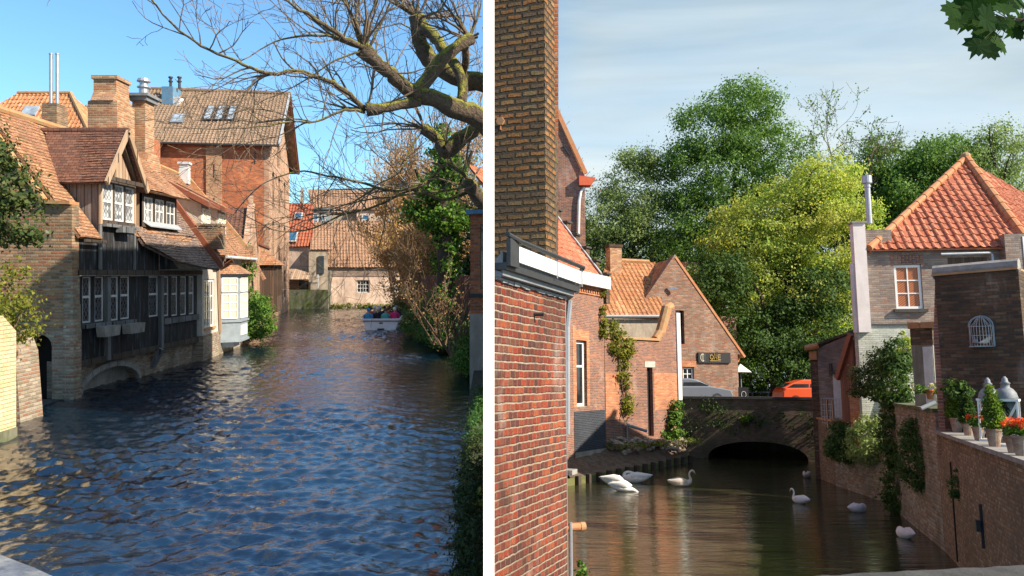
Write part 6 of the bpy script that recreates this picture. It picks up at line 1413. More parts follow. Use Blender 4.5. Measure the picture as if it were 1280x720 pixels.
# garden wall pieces
ga=W.at(1063,520,28.6); gb_=W.at(1106,520,28.0)
GW=Thing(W,'garden_wall','small garden wall, left half orange brick and right half whitewashed, above the shrubs','wall',(ga.x,ga.y,1.2),p1=(gb_.x,gb_.y))
gx=GW.px(1082,520)[0]; zt_=GW.px(1070,497)[1]-0; GW.part('orange_half',MB().box(0,gx,0,.3,0,zt_),M_['brick_orange']); GW.part('white_half',MB().box(gx+.002,GW.L+.6,.02,.3,0,zt_),M_['brick_white'])
GW.part('cap',MB().box(-.03,GW.L+.6,-.03,.34,zt_,zt_+.07),M_['ridge'])

# ---- hip-roofed house
h0=W.at(1072,420,28.2); h1=W.at(1280,400,27.6)
HH=Thing(W,'hip_roofed_house','grey-brown brick house with red pantile pyramid roof, white sash window and tall flue','house',(h0.x,h0.y,0),p1=(h1.x,h1.y))
ev=HH.px(1170,312)[1]; x0=HH.px(1085.5,360)[0]; lw=HH.px(1100,405)[1]; wx0,wz1=HH.px(1117,331); wx1,wz0=HH.px(1155,386)
HH.part('wall',MB().wall([(x0,lw),(7.6,lw),(7.6,ev),(x0,ev)],[rect(wx0,wx1,wz0,wz1)[::-1]],0,.35),M_['brick_grey'])
HH.part('lower_wall',MB().box(HH.px(1072,420)[0],7.6,-.05,.35,1.2,lw-.06),M_['brick_white'])
HH.part('band',MB().box(HH.px(1072,420)[0]-.02,7.6,-.10,.35,lw-.06,lw),M_['stone_dark'])
HH.part('side_wall',MB().box(7.3,7.6,.35,7,1,ev),M_['brick_grey']); HH.part('left_wall',MB().poly([(x0+.18,.36),(x0+.6,.36),(x0+3.8,7),(x0+3.4,7)],1,ev),M_['brick_grey'])
window(HH,wx0+.01,wx1-.01,wz0+.01,wz1-.01,.06,2,3,M_['white'],M_['glass_roof_reflection'],.085,.08,.04,name='sash_window')
HH.part('window_sill',MB().box(wx0-.1,wx1+.1,-.12,.05,wz0-.12,wz0-.005),M_['stone_dark'])
ln=MB()
for i in range(9): a=wx0-.1+i*(wx1-wx0+.2)/9; ln.box(a,a+(wx1-wx0+.2)/9-.02,-.012,.05,wz1+.02,wz1+.34)
HH.part('window_lintel',ln,M_['brick_mix'])
apx,apz=HH.px(1207,199,3.4); crx,crz=HH.px(1277,296,-.25); elx,elz=HH.px(1087,312,-.25)
O=Vector((elx,-.25,elz)); ex=crx
Vh=Vector((0,3.65,apz-elz)); Lv=Vh.length
roof('roof',HH,(elx,-.25,elz),(1,0,0),Vh,[(0,0),(ex-elx+.25,0),(apx-elx,Lv)],M_['pan_red'],'pan',.295,.345,amp=.05,lip=.035)
# right slope
rr_=Vector((3.4,3.0,0)).normalized(); c1_=Vector((ex+.25,-.25,elz)); apv=Vector((apx,3.4,apz)); e2=c1_+Vector((5.5,3.6,0)); U=(e2-c1_).normalized(); Wv=(apv-c1_); Vr=(Wv-U*Wv.dot(U)); 
roof('side_roof',HH,c1_,U,Vr,[(0,0),(6.5,0),(Wv.dot(U),Vr.length)],M_['pan_red'],'pan',.295,.345,amp=.05,lip=.035)
HH.part('left_roof',MB().add([(elx,-.25,elz),(elx+3.4,7,elz),apv-Vector((0,0,.02)),(elx,-.25,elz-.1),(elx+3.4,7,elz-.1),(apx,3.4,apz-.2)],[(0,2,1),(3,4,5),(0,3,5,2),(2,5,4,1),(0,1,4,3)]),M_['pan_red'])
def hipline(a,b,name,r=.13,n=11):
    mb=MB(); a=Vector(a); b=Vector(b)
    for i in range(n):
        p=a.lerp(b,i/n); q=a.lerp(b,(i+1.08)/n); mb.tube([p,q],[r*1.12,r*.92],9)
    HH.part(name,mb,M_['terracotta'])
hipline((elx-.02,-.25,elz+.05),apv+Vector((0,0,.06)),'hip_tiles',.12,13); hipline(c1_+Vector((0,0,.07)),apv+Vector((0,0,.08)),'hip_tiles',.16,12)
HH.part('finial',MB().ell(apv+Vector((0,0,.12)),(.2,.2,.16),10,6),M_['ridge'])
HH.part('gutter_board',MB().box(elx-.1,crx+.1,-.16,.0,ev-.06,elz-.04),M_['darkmetal'])
HH.part('eave_wall',MB().box(x0,x0+.9,-.0,.3,ev,ev+.75),M_['brick_grey'])
q0=HH.px(1262,375,-.4); q1=HH.px(1278,292,-.4)
HH.part('corner_stack',MB().box(q0[0],q1[0]+.05,-.4,-.0,q0[1]-1,q1[1]),M_['brick_grey']); HH.part('white_strip',MB().box(q1[0]-.02,q1[0]+.04,-.42,-.402,q0[1],q1[1]-.1),M_['white'])
q0=HH.px(1176,317,-.2); q1=HH.px(1238,317,-.2); HH.part('pipe',MB().tube([(q0[0],-.2,q0[1]-.02),(q1[0],-.2,q0[1]),(q1[0]+.05,-.2,q0[1]-.08),(q1[0]+.05,-.2,q0[1]-.7)],.045,8),M_['zinc'])
HH.part('panel',MB().box(q0[0]+.3,q1[0]-.05,-.02,-.002,q0[1]-.55,q0[1]-.12),M_['board_brown'])
k0=HH.px(1067,400,-.1)[0]; k1=HH.px(1086,400,-.1)[0]; kz=HH.px(1076,280,-.1)[1]
cw=HH.part('white_chimney',MB().box(k0+.1,k1,-.3,.1,lw-.3,kz).box(k0,k0+.1,-.2,.0,lw-.3,HH.px(1067,330)[1]),M_['chimney_white'])
HH.part('chimney_slab',MB().box(k0+.05,k1+.05,-.36,.16,kz,kz+.06),M_['stone'],cw)
fz=HH.px(1082,222,.2)[1]; fxx=HH.px(1081.5,250,.2)[0]
HH.part('flue',MB().lathe([(.10,kz),(.10,fz-.45),(.125,fz-.44),(.125,fz-.38),(.10,fz-.36),(.10,fz-.3),(.17,fz-.29),(.17,fz-.02),(.03,fz)],14,(fxx,-.1,0)),M_['zinc'],cw)

# ---- pillar with orange cap
p0=W.at(1143,490,21.5); p1=W.at(1170,490,21.2)
PL=Thing(W,'gate_pillar','rendered pillar with an orange tile cap and a whitewashed stripe beside the dark brick wall','pillar',(p0.x,p0.y,3.2),p1=(p1.x,p1.y))
zt_=PL.px(1150,403)[1]; PL.part('shaft',MB().box(0,PL.L,0,.6,-.4,zt_-.16),M_['plaster_grey']); PL.part('brick_head',MB().box(-.01,PL.L+.01,-.01,.6,zt_-.6,zt_-.16),M_['brick_dark'])
PL.part('whitewash',MB().box(PL.L*.52,PL.L-.02,-.015,0,.0,zt_-.65),M_['white_dull']); PL.part('cap',MB().box(-.05,PL.L*.48,-.08,.66,zt_-.16,zt_).box(PL.L*.5,PL.L+.08,-.08,.66,zt_-.16,zt_),M_['ridge'])
# ---- big dark wall
w0=W.at(1182,540,19.0); w1=W.at(1290,540,17.8)
DW=Thing(W,'high_wall','high dark brick garden wall with a rounded stone coping and a birdcage on it','wall',(w0.x,w0.y,0),p1=(w1.x,w1.y))
zt_=DW.px(1182,344)[1]
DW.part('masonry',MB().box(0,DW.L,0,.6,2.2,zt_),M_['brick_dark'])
DW.part('rounded_coping',MB().tube([(-.05,.15,zt_+.10),(DW.L,.15,zt_+.10)],.17,10),M_['stone']); DW.part('tile_course',MB().box(-.06,DW.L,-.05,.65,zt_,zt_+.045),M_['ridge'])
DW.part('buttress_side',MB().prism([(-.005,2.2),(-.005,zt_-.1),(-.13,zt_-1.5),(-.16,2.2)],[],lambda a,b:(a,.03,b),(0,.5,0)),M_['brick_mix'])
# birdcage
q0=DW.px(1212,433,-.12); q1=DW.px(1239,394,-.12); cw_=(q1[0]-q0[0]); chh=q1[1]-q0[1]
BC=Thing(W,'birdcage','grey half-round wire birdcage holding two small birds, hung on the high dark wall','birdcage',DW.T@Vector((q0[0],-.02,q0[1])),math.atan2(w1.y-w0.y,w1.x-w0.x))
bm_=MB(); r=cw_/2
for i in range(13):
    x=r+r*math.cos(math.pi*i/12); zt2=chh-r+math.sqrt(max(0,r*r-(x-r)**2)); bm_.tube([(x,-.0-.16*math.sin(math.pi*i/12),0),(x,-.16*math.sin(math.pi*i/12),chh-r),(r+(x-r)*.5,-.10*math.sin(math.pi*i/12),chh-r+(zt2-chh+r)*.8+.03),(r,-.02,chh)],.006,4)
for zz in (0,chh-r,chh*.35): bm_.tube([(r+r*math.cos(math.pi*i/12),-.16*math.sin(math.pi*i/12),zz) for i in range(13)],.007,5)
fr=MB(); fr.tube([(0,0,0),(0,0,chh-r)]+[(r-r*math.cos(math.pi*i/8),0,chh-r+r*math.sin(math.pi*i/8)) for i in range(1,8)]+[(2*r,0,chh-r),(2*r,0,0)],.018,6); fr.box(0,2*r,-.16,.0,-.02,.0)
BC.part('wires',bm_,M_['zinc']); BC.part('frame',fr,M_['greywin'])
dm=MB(); 
for i in range(9): dm.tube([(r-r*.95*math.cos(math.pi*(j)/8)*1,-.17*abs(math.sin(math.pi*i/8))-.0,chh-r+ r*.9*math.sin(math.pi*j/8)*1) for j in range(9)],.003,3)
BC.part('dome_mesh',dm,M_['zinc'])
for j,(bxx,lab,mm) in enumerate(((.14,'small grey bird sitting at the left of the birdcage','cloth_grey'),(.38,'small pinkish-white bird sitting at the right of the birdcage','feather_b'))):
    T=Thing(W,'bird',lab,'bird',BC.T@Vector((bxx*cw_/.55,-.09,.012)),math.atan2(w1.y-w0.y,w1.x-w0.x)+(.6 if j else 2.2))
    T.part('body',MB().tube([(-.15,0,.06),(-.09,0,.075),(-.03,0,.09),(.03,0,.11),(.065,0,.155),(.085,0,.19),(.11,0,.185)],[.012,.03,.06,.062,.042,.038,.01],10),M_[mm],smooth=True)
    T.part('beak',MB().tube([(.115,0,.185),(.145,0,.18)],[.012,.002],6),M_['beak']); T.part('leg',MB().tube([(.0,.02,.05),(.0,.02,-.01)],.005,4),M_['beak']); T.part('leg',MB().tube([(.0,-.02,.05),(.0,-.02,-.01)],.005,4),M_['beak'])

# ---- flower-pot wall
a=W.gz(1181.5,690,0); 
zt3=None
b_=Vector((a.x-3.6,a.y-10.6,0))
FWL=Thing(W,'canal_wall','brown brick canal wall with a stone top carrying flower pots, bottom right','wall',(a.x,a.y,0),p1=(b_.x,b_.y))
zA=FWL.px(1182,541)[1]; 
FWL.part('masonry',MB().box(0,FWL.L,0,.45,-.6,zA-.08),M_['brick_brown'],)
FWL.part('stone_top',MB().box(-.05,FWL.L,-.07,.62,zA-.079,zA),M_['stone'])
FWL.part('terrace',MB().box(-.0,FWL.L,.47,6,-.5,zA-.10),M_['stone_dark'])
FWL.part('drain_slot',MB().tube([(1.55,-.01,FWL.px(1204,615)[1]+.5),(1.55,-.01,.1)],.02,6),M_['black'])
FWL.part('iron_bracket',MB().box(4.3,4.34,-.05,.0,.9,1.7).box(4.2,4.34,-.12,.0,1.2,1.4),M_['darkmetal'])
q=FWL.T@Vector((FWL.px(1199,620)[0],-.05,FWL.px(1199,632)[1])); bush(W,'hanging_weed','dark weed hanging from the brown brick canal wall','plant',tuple(q),[((0,0,.35),(.12,.1,.4))],700,.05,M_['leaf_deep'],None,clump=.1)
def on_top(px_,depth=.25): x=FWL.px(px_,545)[0]; 
def pot(px_,kind,label,d=.22,s=1.0,py_=None):
    # find x so that the pot's foot projects at px_
    lo,hi=-1.0,9.0
    x=None
    for i in range(200):
        t=lo+(hi-lo)*i/199; w=W.M@(FWL.T@Vector((t,d,zA))); pp=CX+F*w.x/w.y
        if pp>=px_: x=t; break
    base=FWL.T@Vector((x if x is not None else hi,d,zA)); rz=math.atan2(b_.y-a.y,b_.x-a.x)
    cat={'con':'potted conifer','ger':'potted flower','grn':'potted plant'}[kind]; nm={'con':'potted_conifer','ger':'potted_geranium','grn':'potted_plant'}[kind]
    T=Thing(W,nm,label,cat,tuple(base),rz,'flower pots along the canal wall')
    T.part('pot',MB().lathe([(.085*s,0),(.13*s,.27*s),(.145*s,.27*s),(.145*s,.31*s),(.12*s,.31*s),(.11*s,.27*s)],14),M_['pot' if kind!='ger' else 'pot'])
    if kind=='con':
        P,c=crown_points([((0,0,.42*s),(.17*s,.17*s,.2*s)),((0,0,.62*s),(.14*s,.14*s,.2*s)),((0,0,.82*s),(.08*s,.08*s,.17*s)),((0,0,.98*s),(.04*s,.04*s,.1*s))],5200,.06,.5,30); m=M_['leaf_bright' if s>=1 else 'leaf_conifer']
        obj('foliage',np_mesh('foliage',leaf_cards(P,.055,1.0,.5),4,m),m,T.e)
    else:
        P,c=crown_points([((0,0,.40*s),(.17*s,.17*s,.12*s))],420,.05,.4,20); m=M_['leaf_ivy']
        obj('foliage',np_mesh('foliage',leaf_cards(P,.06,.8,.8),4,m),m,T.e)
        if kind=='ger':
            C=np.concatenate([np.array([random.uniform(-.17,.17)*s,random.uniform(-.16,.1)*s,random.uniform(.46,.60)*s])+rng.normal(size=(46,3))*.026 for _ in range(7)])
            obj('flowers',np_mesh('flowers',leaf_cards(C,.034,.4,.9),4,M_['petal']),M_['petal'],T.e)['kind']='stuff'
    return T
M_['pot']=plain_mat('mottled_clay_pot',(.27,.17,.12),.6,9,.9,.01,col2=(.35,.28,.22))
pot(1196,'con','bright green potted conifer, leftmost on the canal wall',s=1.05,d=.30)
pot(1210,'con','darker rounded potted conifer, second from the left on the canal wall',s=.85,d=.30)
pot(1223,'ger','orange geranium between the dark conifer and the lanterns',s=.85,d=.20)
pot(1243,'con','bright green potted conifer standing in front of the lanterns',s=1.02,d=.14)
pot(1266,'ger','orange geranium in front of the right-hand lantern',s=.9,d=.12)
pot(1277,'ger','orange geranium at the right edge of the frame',s=1.0,d=.12)
q=W.at(1186,483,18.6); bush(W,'hanging_basket','dark-leaved basket of pinkish flowers hung on the corner of the high wall','flower basket',(q.x,q.y-.3,q.z-.1),[((0,0,0),(.33,.25,.22))],700,.09,M_['leaf_deep'],None,clump=.1)
q=W.at(1152,482,20.6); pf=bush(W,'flower_trough','pale-flowered plants on the ledge in front of the pillar','plant',(q.x,q.y-.2,q.z-.25),[((0,0,.15),(.5,.25,.12)),((.35,0,.1),(.2,.2,.2))],650,.07,M_['leaf_ivy'],None,clump=.08)
P,c=crown_points([((0,0,.2),(.45,.22,.12))],90,.05,.7,8); obj('flowers',np_mesh('flowers',leaf_cards(P,.06,.5,.9),4,M_['petal_w']),M_['petal_w'],pf.e)
q=W.at(1163,499,20.4); solo(W,'terracotta_pot','small terracotta pot on the ledge beneath the pillar','pot',MB().lathe([(.07,0),(.10,.2),(.12,.2),(.12,.25),(.09,.25)],12),M_['terracotta'],(q.x,q.y,q.z))
q=W.at(1151,511,20.0); q2=W.at(1169,503,20.0); solo(W,'drain_pipe','grey drain pipe sticking out below the pillar','pipe',MB().tube([(0,0,0),(q2.x-q.x,0,q2.z-q.z)],.055,10),M_['greywin'],tuple(q))
# lanterns
def lantern(px_,label,d,h=.95,w=.38):
    x=0
    for i in range(300):
        x=-1+10*i/299; ww=W.M@(FWL.T@Vector((x,d,zA)))
        if CX+F*ww.x/ww.y>=px_: break
    T=Thing(W,'lantern',label,'lantern',tuple(FWL.T@Vector((x,d,zA))),math.atan2(b_.y-a.y,b_.x-a.x)+R(72),'white lanterns on the canal wall')
    r=w/2; fr=MB(); fb=.03
    for sx in (-1,1):
        for sy in (-1,1): fr.box(sx*r-fb/2,sx*r+fb/2,sy*r-fb/2,sy*r+fb/2,.04,h)
    for zz in (.02,h): 
        fr.box(-r-.03,r+.03,-r-.03,r+.03,zz-.02,zz+.02)
    for s in (-1,1):
        fr.bar((-r,s*r,.06),(0,s*r,h*.55),.018,.018,(0,1,0)); fr.bar((r,s*r,.06),(0,s*r,h*.55),.018,.018,(0,1,0)); fr.bar((-r,s*r,h-.04),(0,s*r,h*.55),.018,.018,(0,1,0)); fr.bar((r,s*r,h-.04),(0,s*r,h*.55),.018,.018,(0,1,0))
    T.part('frame',fr,M_['white']); T.part('roof',MB().lathe([(r*1.12,h+.02),(r*1.1,h+.05),(r*.98,h+.13),(r*.7,h+.20),(r*.42,h+.23),(r*.42,h+.29),(r*.52,h+.30),(r*.3,h+.34),(.05,h+.38),(.015,h+.43)],18),M_['lead'],smooth=True)
    T.part('pane',MB().box(-r+.02,r-.02,r-.006,r-.002,.04,h-.02),M_['glass']); T.part('candle',MB().lathe([(.05,.04),(.05,.3),(.02,.31)],12),M_['cream'])
lantern(1240,'white framed lantern with grey domed top, left of the pair on the canal wall',.42,.80,.34)
lantern(1262,'white framed lantern with grey domed top, right of the pair on the canal wall',.42,.82,.35)
# shrubs on right walls
def rb_(name,label,px_,py_,Y,blobs,n,size,lm,cat='shrub',**k):
    if cat=='shrub': blobs=[(c,tuple(q*1.3 for q in r)) for c,r in blobs]; n=int(n*1.8)
    q=W.at(px_,py_,Y); return bush(W,name,label,cat,(q.x,q.y,q.z),blobs,n,size,M_[lm],M_['bark_dark'] if cat=='bush' else None,**k)
rb_('shrub','grey-green shrub spilling over the canal wall below the railing',1060,585,29.8,[((0,0,.7),(.5,.6,.7))],5000,.08,'leaf_deep',clump=.2)
rb_('shrub','lighter green rounded shrub over the canal wall beneath the orange brick',1090,590,28,[((0,0,.8),(.55,.6,.8))],5000,.08,'leaf_grey',clump=.2)
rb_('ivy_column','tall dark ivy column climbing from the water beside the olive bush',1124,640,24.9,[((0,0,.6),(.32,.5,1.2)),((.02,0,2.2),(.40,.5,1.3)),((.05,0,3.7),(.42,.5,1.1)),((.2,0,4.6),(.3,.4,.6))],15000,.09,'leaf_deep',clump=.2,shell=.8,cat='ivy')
rb_('small_tree','olive-green spreading bush in front of the whitewashed wall',1096,500,26.5,[((0,0,.6),(.75,.7,.65)),((.45,0,1.1),(.75,.7,.6)),((-.3,0,.3),(.5,.5,.4)),((1.0,0,1.3),(.5,.5,.5))],7500,.085,'leaf_holly',clump=.2,shell=.5,cat='bush')
rb_('yellow_shrub','yellow-orange leafed shoots above the olive bush',1137,440,25.8,[((0,0,0),(.3,.3,.55))],520,.09,'leaf_yellow',clump=.15)
rb_('shrub','dark shrub hanging on the canal wall below the pillar',1152,600,21.5,[((0,0,.4),(.38,.4,1.0)),((.45,0,.7),(.35,.4,.8))],8000,.06,'leaf_deep',clump=.15,shell=.75)
rb_('shrub','yellowish-green shrub between the dark ivy and the flower-pot wall',1148,580,22.2,[((-.1,-.2,.6),(.25,.3,.45))],1400,.07,'leaf_grey',clump=.15)

# ---- swans
def swan(label,px_,py_,rz,pose='rest',mat='feather',s=1.0):
    q=W.gz(px_,py_,0); T=Thing(W,'swan',label,'swan',(q.x,q.y,-.02),rz,'swans on the right canal')
    if pose=='neck': path=[(-.62,0,.24),(-.5,0,.22),(-.3,0,.19),(-.05,0,.17),(.2,0,.17),(.36,0,.22),(.42,0,.34),(.38,0,.46),(.37,0,.58),(.42,0,.68),(.50,0,.72),(.57,0,.69),(.62,0,.62)]; rad=[(.02,.02),(.07,.05),(.17,.13),(.23,.17),(.20,.16),(.12,.12),(.06,.065),(.042,.045),(.038,.04),(.038,.04),(.045,.045),(.048,.045),(.022,.02)]; bk_=((.62,0,.62),(.68,0,.54))
    elif pose=='dive': path=[(-.62,0,.30),(-.52,0,.25),(-.35,0,.19),(-.1,0,.15),(.15,0,.13),(.36,0,.10),(.50,0,.05),(.6,0,-.02),(.66,0,-.1),(.68,0,-.18),(.7,0,-.2),(.71,0,-.22),(.72,0,-.24)]; rad=[(.015,.015),(.06,.05),(.16,.12),(.23,.15),(.20,.14),(.10,.09),(.055,.055),(.045,.045),(.04,.04),(.04,.04),(.04,.04),(.03,.03),(.02,.02)]; bk_=None
    else: path=[(-.60,0,.26),(-.5,0,.23),(-.3,0,.19),(-.05,0,.17),(.2,0,.17),(.36,0,.21),(.40,0,.30),(.34,0,.38),(.22,0,.40),(.10,0,.37),(.0,0.02,.34),(-.07,.04,.31),(-.12,.05,.29)]; rad=[(.02,.02),(.07,.05),(.18,.14),(.24,.19),(.21,.18),(.13,.12),(.07,.07),(.05,.05),(.045,.045),(.045,.045),(.05,.045),(.05,.045),(.03,.02)]; bk_=((-.12,.06,.29),(-.2,.08,.26))
    path=[tuple(c*s for c in p) for p in path]; rad=[(a*s,b*s) for a,b in rad]
    # resample smoothly
    P=[Vector(p) for p in path]; out=[];rr=[]
    for i in range(len(P)-1):
        a,b,c,d=P[max(i-1,0)],P[i],P[i+1],P[min(i+2,len(P)-1)]
        for k in range(3):
            t=k/3; out.append(.5*((2*b)+(c-a)*t+(2*a-5*b+4*c-d)*t*t+(3*b-a-3*c+d)*t**3)); rr.append(tuple(rad[i][j]*(1-t)+rad[i+1][j]*t for j in (0,1)))
    out.append(P[-1]); rr.append(rad[-1])
    T.part('body',MB().tube(out,rr,14),M_[mat],smooth=True)
    for sd in (-1,1):
        T.part('wing',MB().tube([(.26*s,sd*.13*s,.21*s),(.12*s,sd*.17*s,.26*s),(-.1*s,sd*.17*s,.28*s),(-.35*s,sd*.12*s,.27*s),(-.56*s,sd*.05*s,.29*s),(-.66*s,sd*.02*s,.30*s)],[(.02,.04),(.05,.10),(.06,.12),(.045,.09),(.02,.04),(.004,.01)],10),M_[mat],smooth=True)
    if bk_: T.part('beak',MB().tube([tuple(c*s for c in bk_[0]),tuple(c*s for c in bk_[1])],[.028*s,.01*s],8),M_['beak'])
    return T
swan('swan with its head under water, leftmost of the group by the timber edging',770,606,R(-12),'dive')
swan('white swan resting with tucked neck at the back of the group by the timber edging',794,603,R(175),'rest',s=1.05)
swan('swan floating low in front of the group by the timber edging',779,614,R(-18),'dive',s=.9)
swan('brownish-white swan with its neck curved into a hook, facing right',852,608,R(4),'neck','feather_b',s=.84)
swan('white swan with raised neck turned back, in the middle of the dark water',1000,629,R(120),'neck',s=.62)
swan('small pale swan in the shadow just under the bridge at the right',1009,597,R(60),'rest','feather_b',s=.62)
swan('white swan near the right canal wall below the shrubs',1073,640,R(20),'rest',s=.62)
swan('grey-white preening swan nearest the camera at the right canal wall',1131,672,R(100),'rest','feather',s=.62)

# ---- trees behind the bridge
def rt(name,label,px_,Y,top,blobs,n,size,lm,height=None,**k):
    ex=[]
    for c,r in blobs:
        for _ in range(3):
            a=random.uniform(-.4,math.pi+.4); ex.append(((c[0]+r[0]*.85*math.cos(a),c[1]+random.uniform(-1,.5)*r[1]*.7,c[2]-r[2]*.85*math.sin(a)),(r[0]*.36,r[1]*.45,r[2]*.34)))
    blobs=list(blobs)+ex
    q=W.at(px_,480,Y); zt=W.at(px_,top,Y).z; return tree(W,name,label,'tree',(q.x,Y,2.2),zt-2.2,[((c[0]*(Y/1000),c[1],W.at(px_,c[2],Y).z-2.2),(r[0]*Y/1000,r[1],r[2]*Y/1000)) for c,r in blobs],n,size,M_[lm],M_['bark_dark'],**k)
# blob spec: (dx px, dy m, py), (rx px, ry m, rz px)
rt('willow_tree','soft grey-green tree behind the stepped gable, leftmost of the right-hand trees',795,62,196,[((0,0,245),(42,3,48)),((-38,0,285),(40,3,50)),((40,0,290),(40,3,50)),((-10,-1,330),(60,3,55)),((30,-1,380),(60,3,50)),((-45,0,350),(45,3,60))],70000,.17,'leaf_grey',clump=.75,tr=.3,limbs=14)
rt('tall_tree','tall dark green tree rising above all the others behind the tavern',925,60,100,[((20,0,140),(32,3,45)),((-30,0,175),(45,3,50)),((-20,0,235),(75,4,65)),((50,0,215),(60,4,70)),((-35,-1,310),(75,4,80)),((40,-1,330),(80,4,90)),((-40,-1,400),(80,4,70)),((30,-1,440),(80,4,60))],125000,.18,'leaf_tall',clump=.8,tr=.45,limbs=22,shell=.5)
rt('yellowing_tree','bright yellow-green autumn tree in the middle of the right-hand trees',992,52,212,[((55,-1,235),(30,3,38)),((28,-1,250),(42,3,36)),((0,-1,280),(75,3.5,50)),((-45,-1,310),(60,3,50)),((50,-1,320),(60,3,60)),((-10,-1,370),(80,3.5,50)),((60,-1,400),(50,3,50))],72000,.16,'leaf_yellow',clump=.6,tr=.35,limbs=16,shell=.55)
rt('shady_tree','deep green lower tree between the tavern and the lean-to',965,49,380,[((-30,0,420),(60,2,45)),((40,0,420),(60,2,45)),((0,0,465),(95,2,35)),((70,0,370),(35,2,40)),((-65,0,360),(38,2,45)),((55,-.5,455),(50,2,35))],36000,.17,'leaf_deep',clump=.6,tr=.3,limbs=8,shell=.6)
rt('evergreen_tree','dark green tree behind the tall flue',1120,58,185,[((0,0,225),(45,3,40)),((-25,0,275),(40,3,60)),((50,0,260),(55,3,60)),((0,0,340),(70,3,60))],42000,.18,'leaf_tall',clump=.8,tr=.35,limbs=10)
rt('evergreen_tree','dark green tree behind the top of the hipped roof',1195,56,172,[((0,0,205),(45,3,35)),((35,0,250),(55,3,60)),((-40,0,240),(45,3,50))],36000,.18,'leaf_tall',clump=.8,tr=.35,limbs=10)
rt('airy_tree','airy dark green tree at the far right edge behind the hipped roof',1262,54,172,[((0,0,205),(42,3,36)),((10,0,250),(50,3,50)),((-30,0,235),(30,3,40)),((15,0,310),(50,3,60))],24000,.15,'leaf_grey',clump=.8,tr=.3,limbs=12)
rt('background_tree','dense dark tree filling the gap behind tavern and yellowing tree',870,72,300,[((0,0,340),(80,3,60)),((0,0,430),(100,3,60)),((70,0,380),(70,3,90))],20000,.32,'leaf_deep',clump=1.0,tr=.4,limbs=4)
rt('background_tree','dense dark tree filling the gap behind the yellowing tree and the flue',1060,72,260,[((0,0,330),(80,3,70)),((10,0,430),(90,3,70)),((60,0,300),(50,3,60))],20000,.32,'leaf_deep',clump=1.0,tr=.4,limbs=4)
q=W.at(945,480,50); bush(W,'bright_bush','bright green bush beside the parasol','bush',(q.x,51,2.4),[((0,0,.9),(1.0,.8,1.1)),((1.4,0,.4),(1.0,.7,.8))],5000,.14,M_['leaf_ivy'],M_['bark_dark'],clump=.3)
# sparse tree with bare top
random.seed(31); q=W.at(1078,470,57)
ST=Thing(W,'bare_topped_tree','thin nearly leafless tree spreading above the yellowing tree','tree',(q.x,57,2.2)); sb=MB(); z0=W.at(1078,255,57).z-2.2
sb.tube([(0,0,0),(.1,0,z0*.5),(0,0,z0)],[.35,.28,.22],8,cap=False)
for i in range(7):
    a=-1+2*i/6; branches(sb,(0,0,z0*(.92 if abs(a)<.5 else .8)),(a*1.15,random.gauss(0,.3),.95-.35*abs(a)),5.0*random.uniform(.8,1.05),.13,4,.62,.2,3,.2,6,.66,5,.014)
ST.part('trunk_and_branches',sb,M_['bark'])
V=np.array(sb.v); V=V[V[:,2]>z0+1.2]; P=V[rng.choice(len(V),2600)]+rng.normal(size=(2600,3))*.12
obj('leaves',np_mesh('leaves',leaf_cards(P,.15,.3,.7),4,M_['leaf_tall']),M_['leaf_tall'],ST.e)

# ---- plane-tree spray hanging in at the top right
def maple_leaf(c,u,v,s,curl):
    prof=[(0,-.5),(.12,-.42),(.42,-.48),(.36,-.25),(.62,-.10),(.50,.02),(.56,.20),(.30,.18),(.24,.34),(.10,.30),(0,.62),(-.10,.30),(-.24,.34),(-.30,.18),(-.56,.20),(-.50,.02),(-.62,-.10),(-.36,-.25),(-.42,-.48),(-.12,-.42)]
    n=u.cross(v).normalized(); P=[c]+[c+u*(a*s)+v*(b*s)-n*(curl*s*(a*a+b*b)) for a,b in prof]
    return P,[(0,1+i,1+(i+1)%len(prof)) for i in range(len(prof))]
random.seed(8); LB_=Thing(W,'plane_tree_spray','spray of dark green lobed leaves hanging in at the top right corner','branch',tuple(W.at(1290,20,3.2)))
bb=Vector(W.at(1290,20,3.2)); tb=MB(); lv=MB()
spec=[(1190,14,26),(1198,28,28),(1222,58,30),(1236,64,24),(1250,56,26),(1260,6,30),(1203,10,30),(1212,26,34),(1228,42,36),(1232,24,32),(1226,8,30),(1246,4,24),(1248,30,22),(1255,12,24),(1240,50,22),(1268,38,26),(1274,18,22),(1276,6,20),(1262,28,20),(1216,14,26),(1284,28,26),(1272,42,18)]
for x,y,sz in spec:
    c=W.at(x,y,3.2+random.uniform(-.12,.12))-bb; d=Vector((random.gauss(-.5,.4),random.gauss(0,.45),random.gauss(-.8,.3))).normalized(); uu=d.cross(Vector((random.gauss(0,.3),1,random.gauss(0,.4)))).normalized()
    vs_,fs_=maple_leaf(c,uu,d,sz*3.2/1000*1.05,random.uniform(-.25,.3)); lv.add(vs_,fs_)
    st=W.at(1262 if x<1262 else 1280,24,3.2)-bb; tb.tube([st,(st+c)/2+Vector((0,0,.01)),c-d*.02],[.0022,.0016,.0012],5)
tb.tube([(.06,0,.01),W.at(1270,26,3.2)-bb,W.at(1245,25,3.2)-bb],[.006,.004,.002],6)
tb.tube([(.02,0,.15),(.06,0,.01)],[.008,.006],6)
LB_.part('twig',tb,M_['bark_dark']); LB_.part('leaves',lv,M_['leaf_maple'],fix=False)

